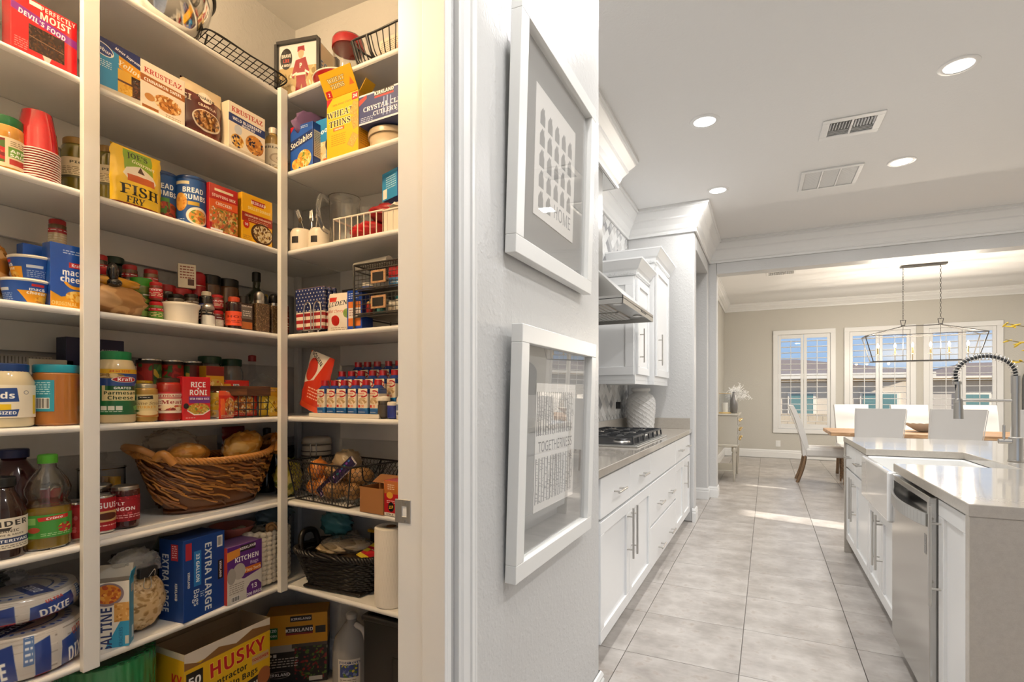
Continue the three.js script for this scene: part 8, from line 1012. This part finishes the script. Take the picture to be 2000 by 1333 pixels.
// ======== on the pantry floor ========
{
  let f;
  f = A(300, 367, '#e0b41f', (d) => { d.p([[0, 0], [300, 0], [300, 34], [0, 40]], '#d9d0c4').p([[0, 26], [50, 44], [110, 22], [170, 36], [230, 14], [300, 26], [300, 44], [0, 50]], '#8a6238').r(6, 62, 52, 96, '#231f1c').t('50', 32, 92, 38, '#fff').t('COUNT', 32, 124, 14, '#fff').t('HUSKY', 178, 84, 64, '#c4202a', { rot: -0.05, ol: '#f2d24a', lw: 4 }).r(228, 108, 66, 28, '#c9a878').t('TOUGHER', 261, 122, 14, '#b5302a').t('Contractor', 140, 130, 27, '#1d1a16', { rot: -0.04 }).t('Clean-Up Bags', 158, 160, 27, '#1d1a16', { rot: -0.04 }).p([[0, 210], [300, 170], [300, 367], [0, 367]], '#262422').e(276, 190, 26, 30, '#a8643c').t('3 MIL', 220, 206, 30, '#f0e8dc', { rot: -0.1 }); });
  const hs = A(100, 210, '#d9ac1c', (d) => { d.r(0, 0, 100, 12, '#cfc6ba').t('KY', 74, 50, 30, '#c4202a'); });
  { const t = thing('contractor_bag_box', 'large yellow and black contractor bag box on the pantry floor', 'box'); part('carton', openCarton(0.327, 0.4, 0.16, { f, l: hs, s: solid('#c99f1a') }, '#a8957a'), PG.m, t); const fl = rb(0.32, 0.06, 0.002, 0.0008, 0, 0.03, 0); fl.rotateX(-0.5).translate(0, 0.36, -0.158); part('flap', fl, pm('#a8957a', 0.8), t); t.position.set(-1.7, 0, -1.24); t.rotation.y = PI / 2; }
  f = A(230, 300, '#e0a01f', (d) => { d.r(90, 8, 80, 24, '#231b18').t('KIRKLAND', 130, 20, 15, '#fff').r(74, 52, 100, 34, '#231b18').r(74, 80, 100, 8, '#8e1c20').t('KIRKLAND', 124, 68, 21, '#fff').r(8, 52, 36, 48, '#1c7a48').t('120', 26, 64, 17, '#fff').t('PODS', 26, 86, 12, '#fff').r(184, 58, 38, 30, '#2a2620').r(0, 128, 230, 30, '#a8a49c').r(96, 128, 134, 18, '#4a4642').r(0, 158, 230, 142, '#2a2523').food(166, 214, 60, 72, ['#2a2523', '#4c6b2a', '#7c1a22', '#5d7a34', '#8e2a30', '#33421f', '#a8382f'], 130, 0.12, 1).fine(8, 184, 110, 4, 11, '#c9c2b8', 6).r(6, 240, 84, 28, '#241c1a').t('KIRKLAND', 48, 254, 17, '#fff').ring(48, 254, 42, 14, 2, '#c9c2b8').r(160, 274, 50, 18, '#e0dbd2').e(16, 170, 8, 6, '#ddd').r(28, 164, 12, 14, '#ddd'); });
  { const t = thing('coffee_pod_box', 'yellow and black coffee pod box on the pantry floor', 'box'); part('carton', carton(0.25, 0.3, 0.115, { f, s: solid('#8a5a1a'), t: solid('#c98f1c'), r: A(60, 300, '#a8741a', (d) => d.r(0, 128, 60, 172, '#231f1d')) }).translate(0, 0, -0.0575), PG.m, t); t.position.set(-1.823, 0, -1.642); t.rotation.y = 0.7; }
  { const t = thing('water_jug', 'translucent gallon water jug with a printed label on the floor', 'jug'); const g = lathe([[0, 0.004], [0.07, 0], [0.076, 0.008], [0.076, 0.17], [0.066, 0.215], [0.03, 0.262], [0.02, 0.268], [0.02, 0.285]], 36); part('body', g, mat([0.62, 0.62, 0.62], 0.2, { transmission: 0.45, thickness: 0, ior: 1.3 }), t); part('cap', lathe(lidP(0.023, 0.282, 0.018), 24), pm('#c9c6c0'), t); part('handle', tube([[0.02, 0.262, 0.02], [0.055, 0.25, 0.05], [0.07, 0.2, 0.055], [0.072, 0.15, 0.045]], 0.011, 24, 8), mat([0.66, 0.66, 0.66], 0.25), t); f = A(90, 150, '#d9d5ce', (d) => { d.t('FOUR', 30, 16, 17, '#27386b', SERIF).t('MONTS', 64, 16, 15, '#27386b', SERIF).food(46, 56, 36, 30, ['#3a4a8a', '#7c8ab8', '#c9b84a', '#4a6b3a'], 40, 0.2, 1).fine(10, 96, 66, 4, 10, '#8a867e', 5); }); part('label', wrap([[0.0766, 0.04], [0.0766, 0.155]], 1.2, f), PG.m, t); t.position.set(-1.57, 0, -1.7); t.scale.y = 1.1; t.rotation.y = 0.6; }
  { const t = thing('bubble_wrap_roll', 'green bubble wrap roll on the pantry floor', 'roll'); const g = lathe([[0.05, 0], [0.125, 0], [0.13, 0.005], [0.13, 0.435], [0.125, 0.44], [0.05, 0.44], [0.05, 0]], 96); const bt = dtex(128, 128, (u, v) => { const x = (u * 16) % 1 - 0.5, y = (v * 16 + (Math.floor(u * 16) % 2) * 0.5) % 1 - 0.5; const k = Math.max(0, 1 - (x * x + y * y) * 5); return [k * 255]; }, false); bt.repeat.set(2.4, 1.3); part('wrap', g, mat([0.03, 0.26, 0.09], 0.2, { bumpMap: bt, bumpScale: 0.003, clearcoat: 0.6 }), t); part('core', cyl(0.05, 0.05, 0.436, 24, 0, 0.001, 0), pm('#14251a', 0.9), t); t.position.set(-1.865, 0, -0.935); }
  { const t = thing('black_bin', 'black plastic bin with a grip slot beside the door jamb', 'bin'), w = 0.5, d = 0.26, h = 0.445, q = 0.012; t.position.set(-1.055, 0, -1.61); part('shell', [rb(w, h, q, 0.005, 0, h / 2, d / 2, 2), rb(w, h, q, 0.005, 0, h / 2, -d / 2, 2), rb(q, h, d, 0.005, -w / 2, h / 2, 0, 2), rb(q, h, d, 0.005, w / 2, h / 2, 0, 2), rb(w, q, d, 0.004, 0, q / 2, 0)], mat([0.014, 0.013, 0.014], 0.3), t); part('rim', [rb(w + 0.02, 0.02, 0.024, 0.008, 0, h, d / 2, 2), rb(w + 0.02, 0.02, 0.024, 0.008, 0, h, -d / 2, 2), rb(0.024, 0.02, d, 0.008, -w / 2, h, 0, 2), rb(0.024, 0.02, d, 0.008, w / 2, h, 0, 2)], mat([0.014, 0.013, 0.014], 0.35), t); part('front_panel', rb(0.2, 0.26, 0.006, 0.003, -0.02, 0.2, d / 2 + 0.007), mat([0.012, 0.012, 0.012], 0.25), t); part('grip', [rb(0.09, 0.035, 0.01, 0.004, 0.02, 0.385, d / 2 + 0.006)], mat([0.05, 0.055, 0.06], 0.25), t); 
    const o = solo('red_film_pack', uvTo(blob(0.16, 0.045, 0.1, 0.14, 2.4, 103), A(160, 120, '#7c161c', (d) => d.food(80, 60, 80, 60, ['#6b1418', '#a32a2e', '#c9c0b8', '#3a1014'], 30, 0.3, 1))), PG.gloss, 'red printed film pack inside the black bin', 'pack', [-1.02, 0.405, -1.61]); 
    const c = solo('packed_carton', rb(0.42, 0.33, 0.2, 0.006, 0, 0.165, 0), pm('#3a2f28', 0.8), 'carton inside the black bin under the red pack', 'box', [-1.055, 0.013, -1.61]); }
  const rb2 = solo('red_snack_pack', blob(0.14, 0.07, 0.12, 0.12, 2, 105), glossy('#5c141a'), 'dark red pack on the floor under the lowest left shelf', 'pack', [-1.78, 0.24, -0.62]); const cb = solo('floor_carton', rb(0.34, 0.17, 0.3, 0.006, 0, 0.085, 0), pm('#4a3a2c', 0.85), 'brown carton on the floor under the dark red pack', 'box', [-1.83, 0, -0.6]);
}
renderer.render(scene, camera);
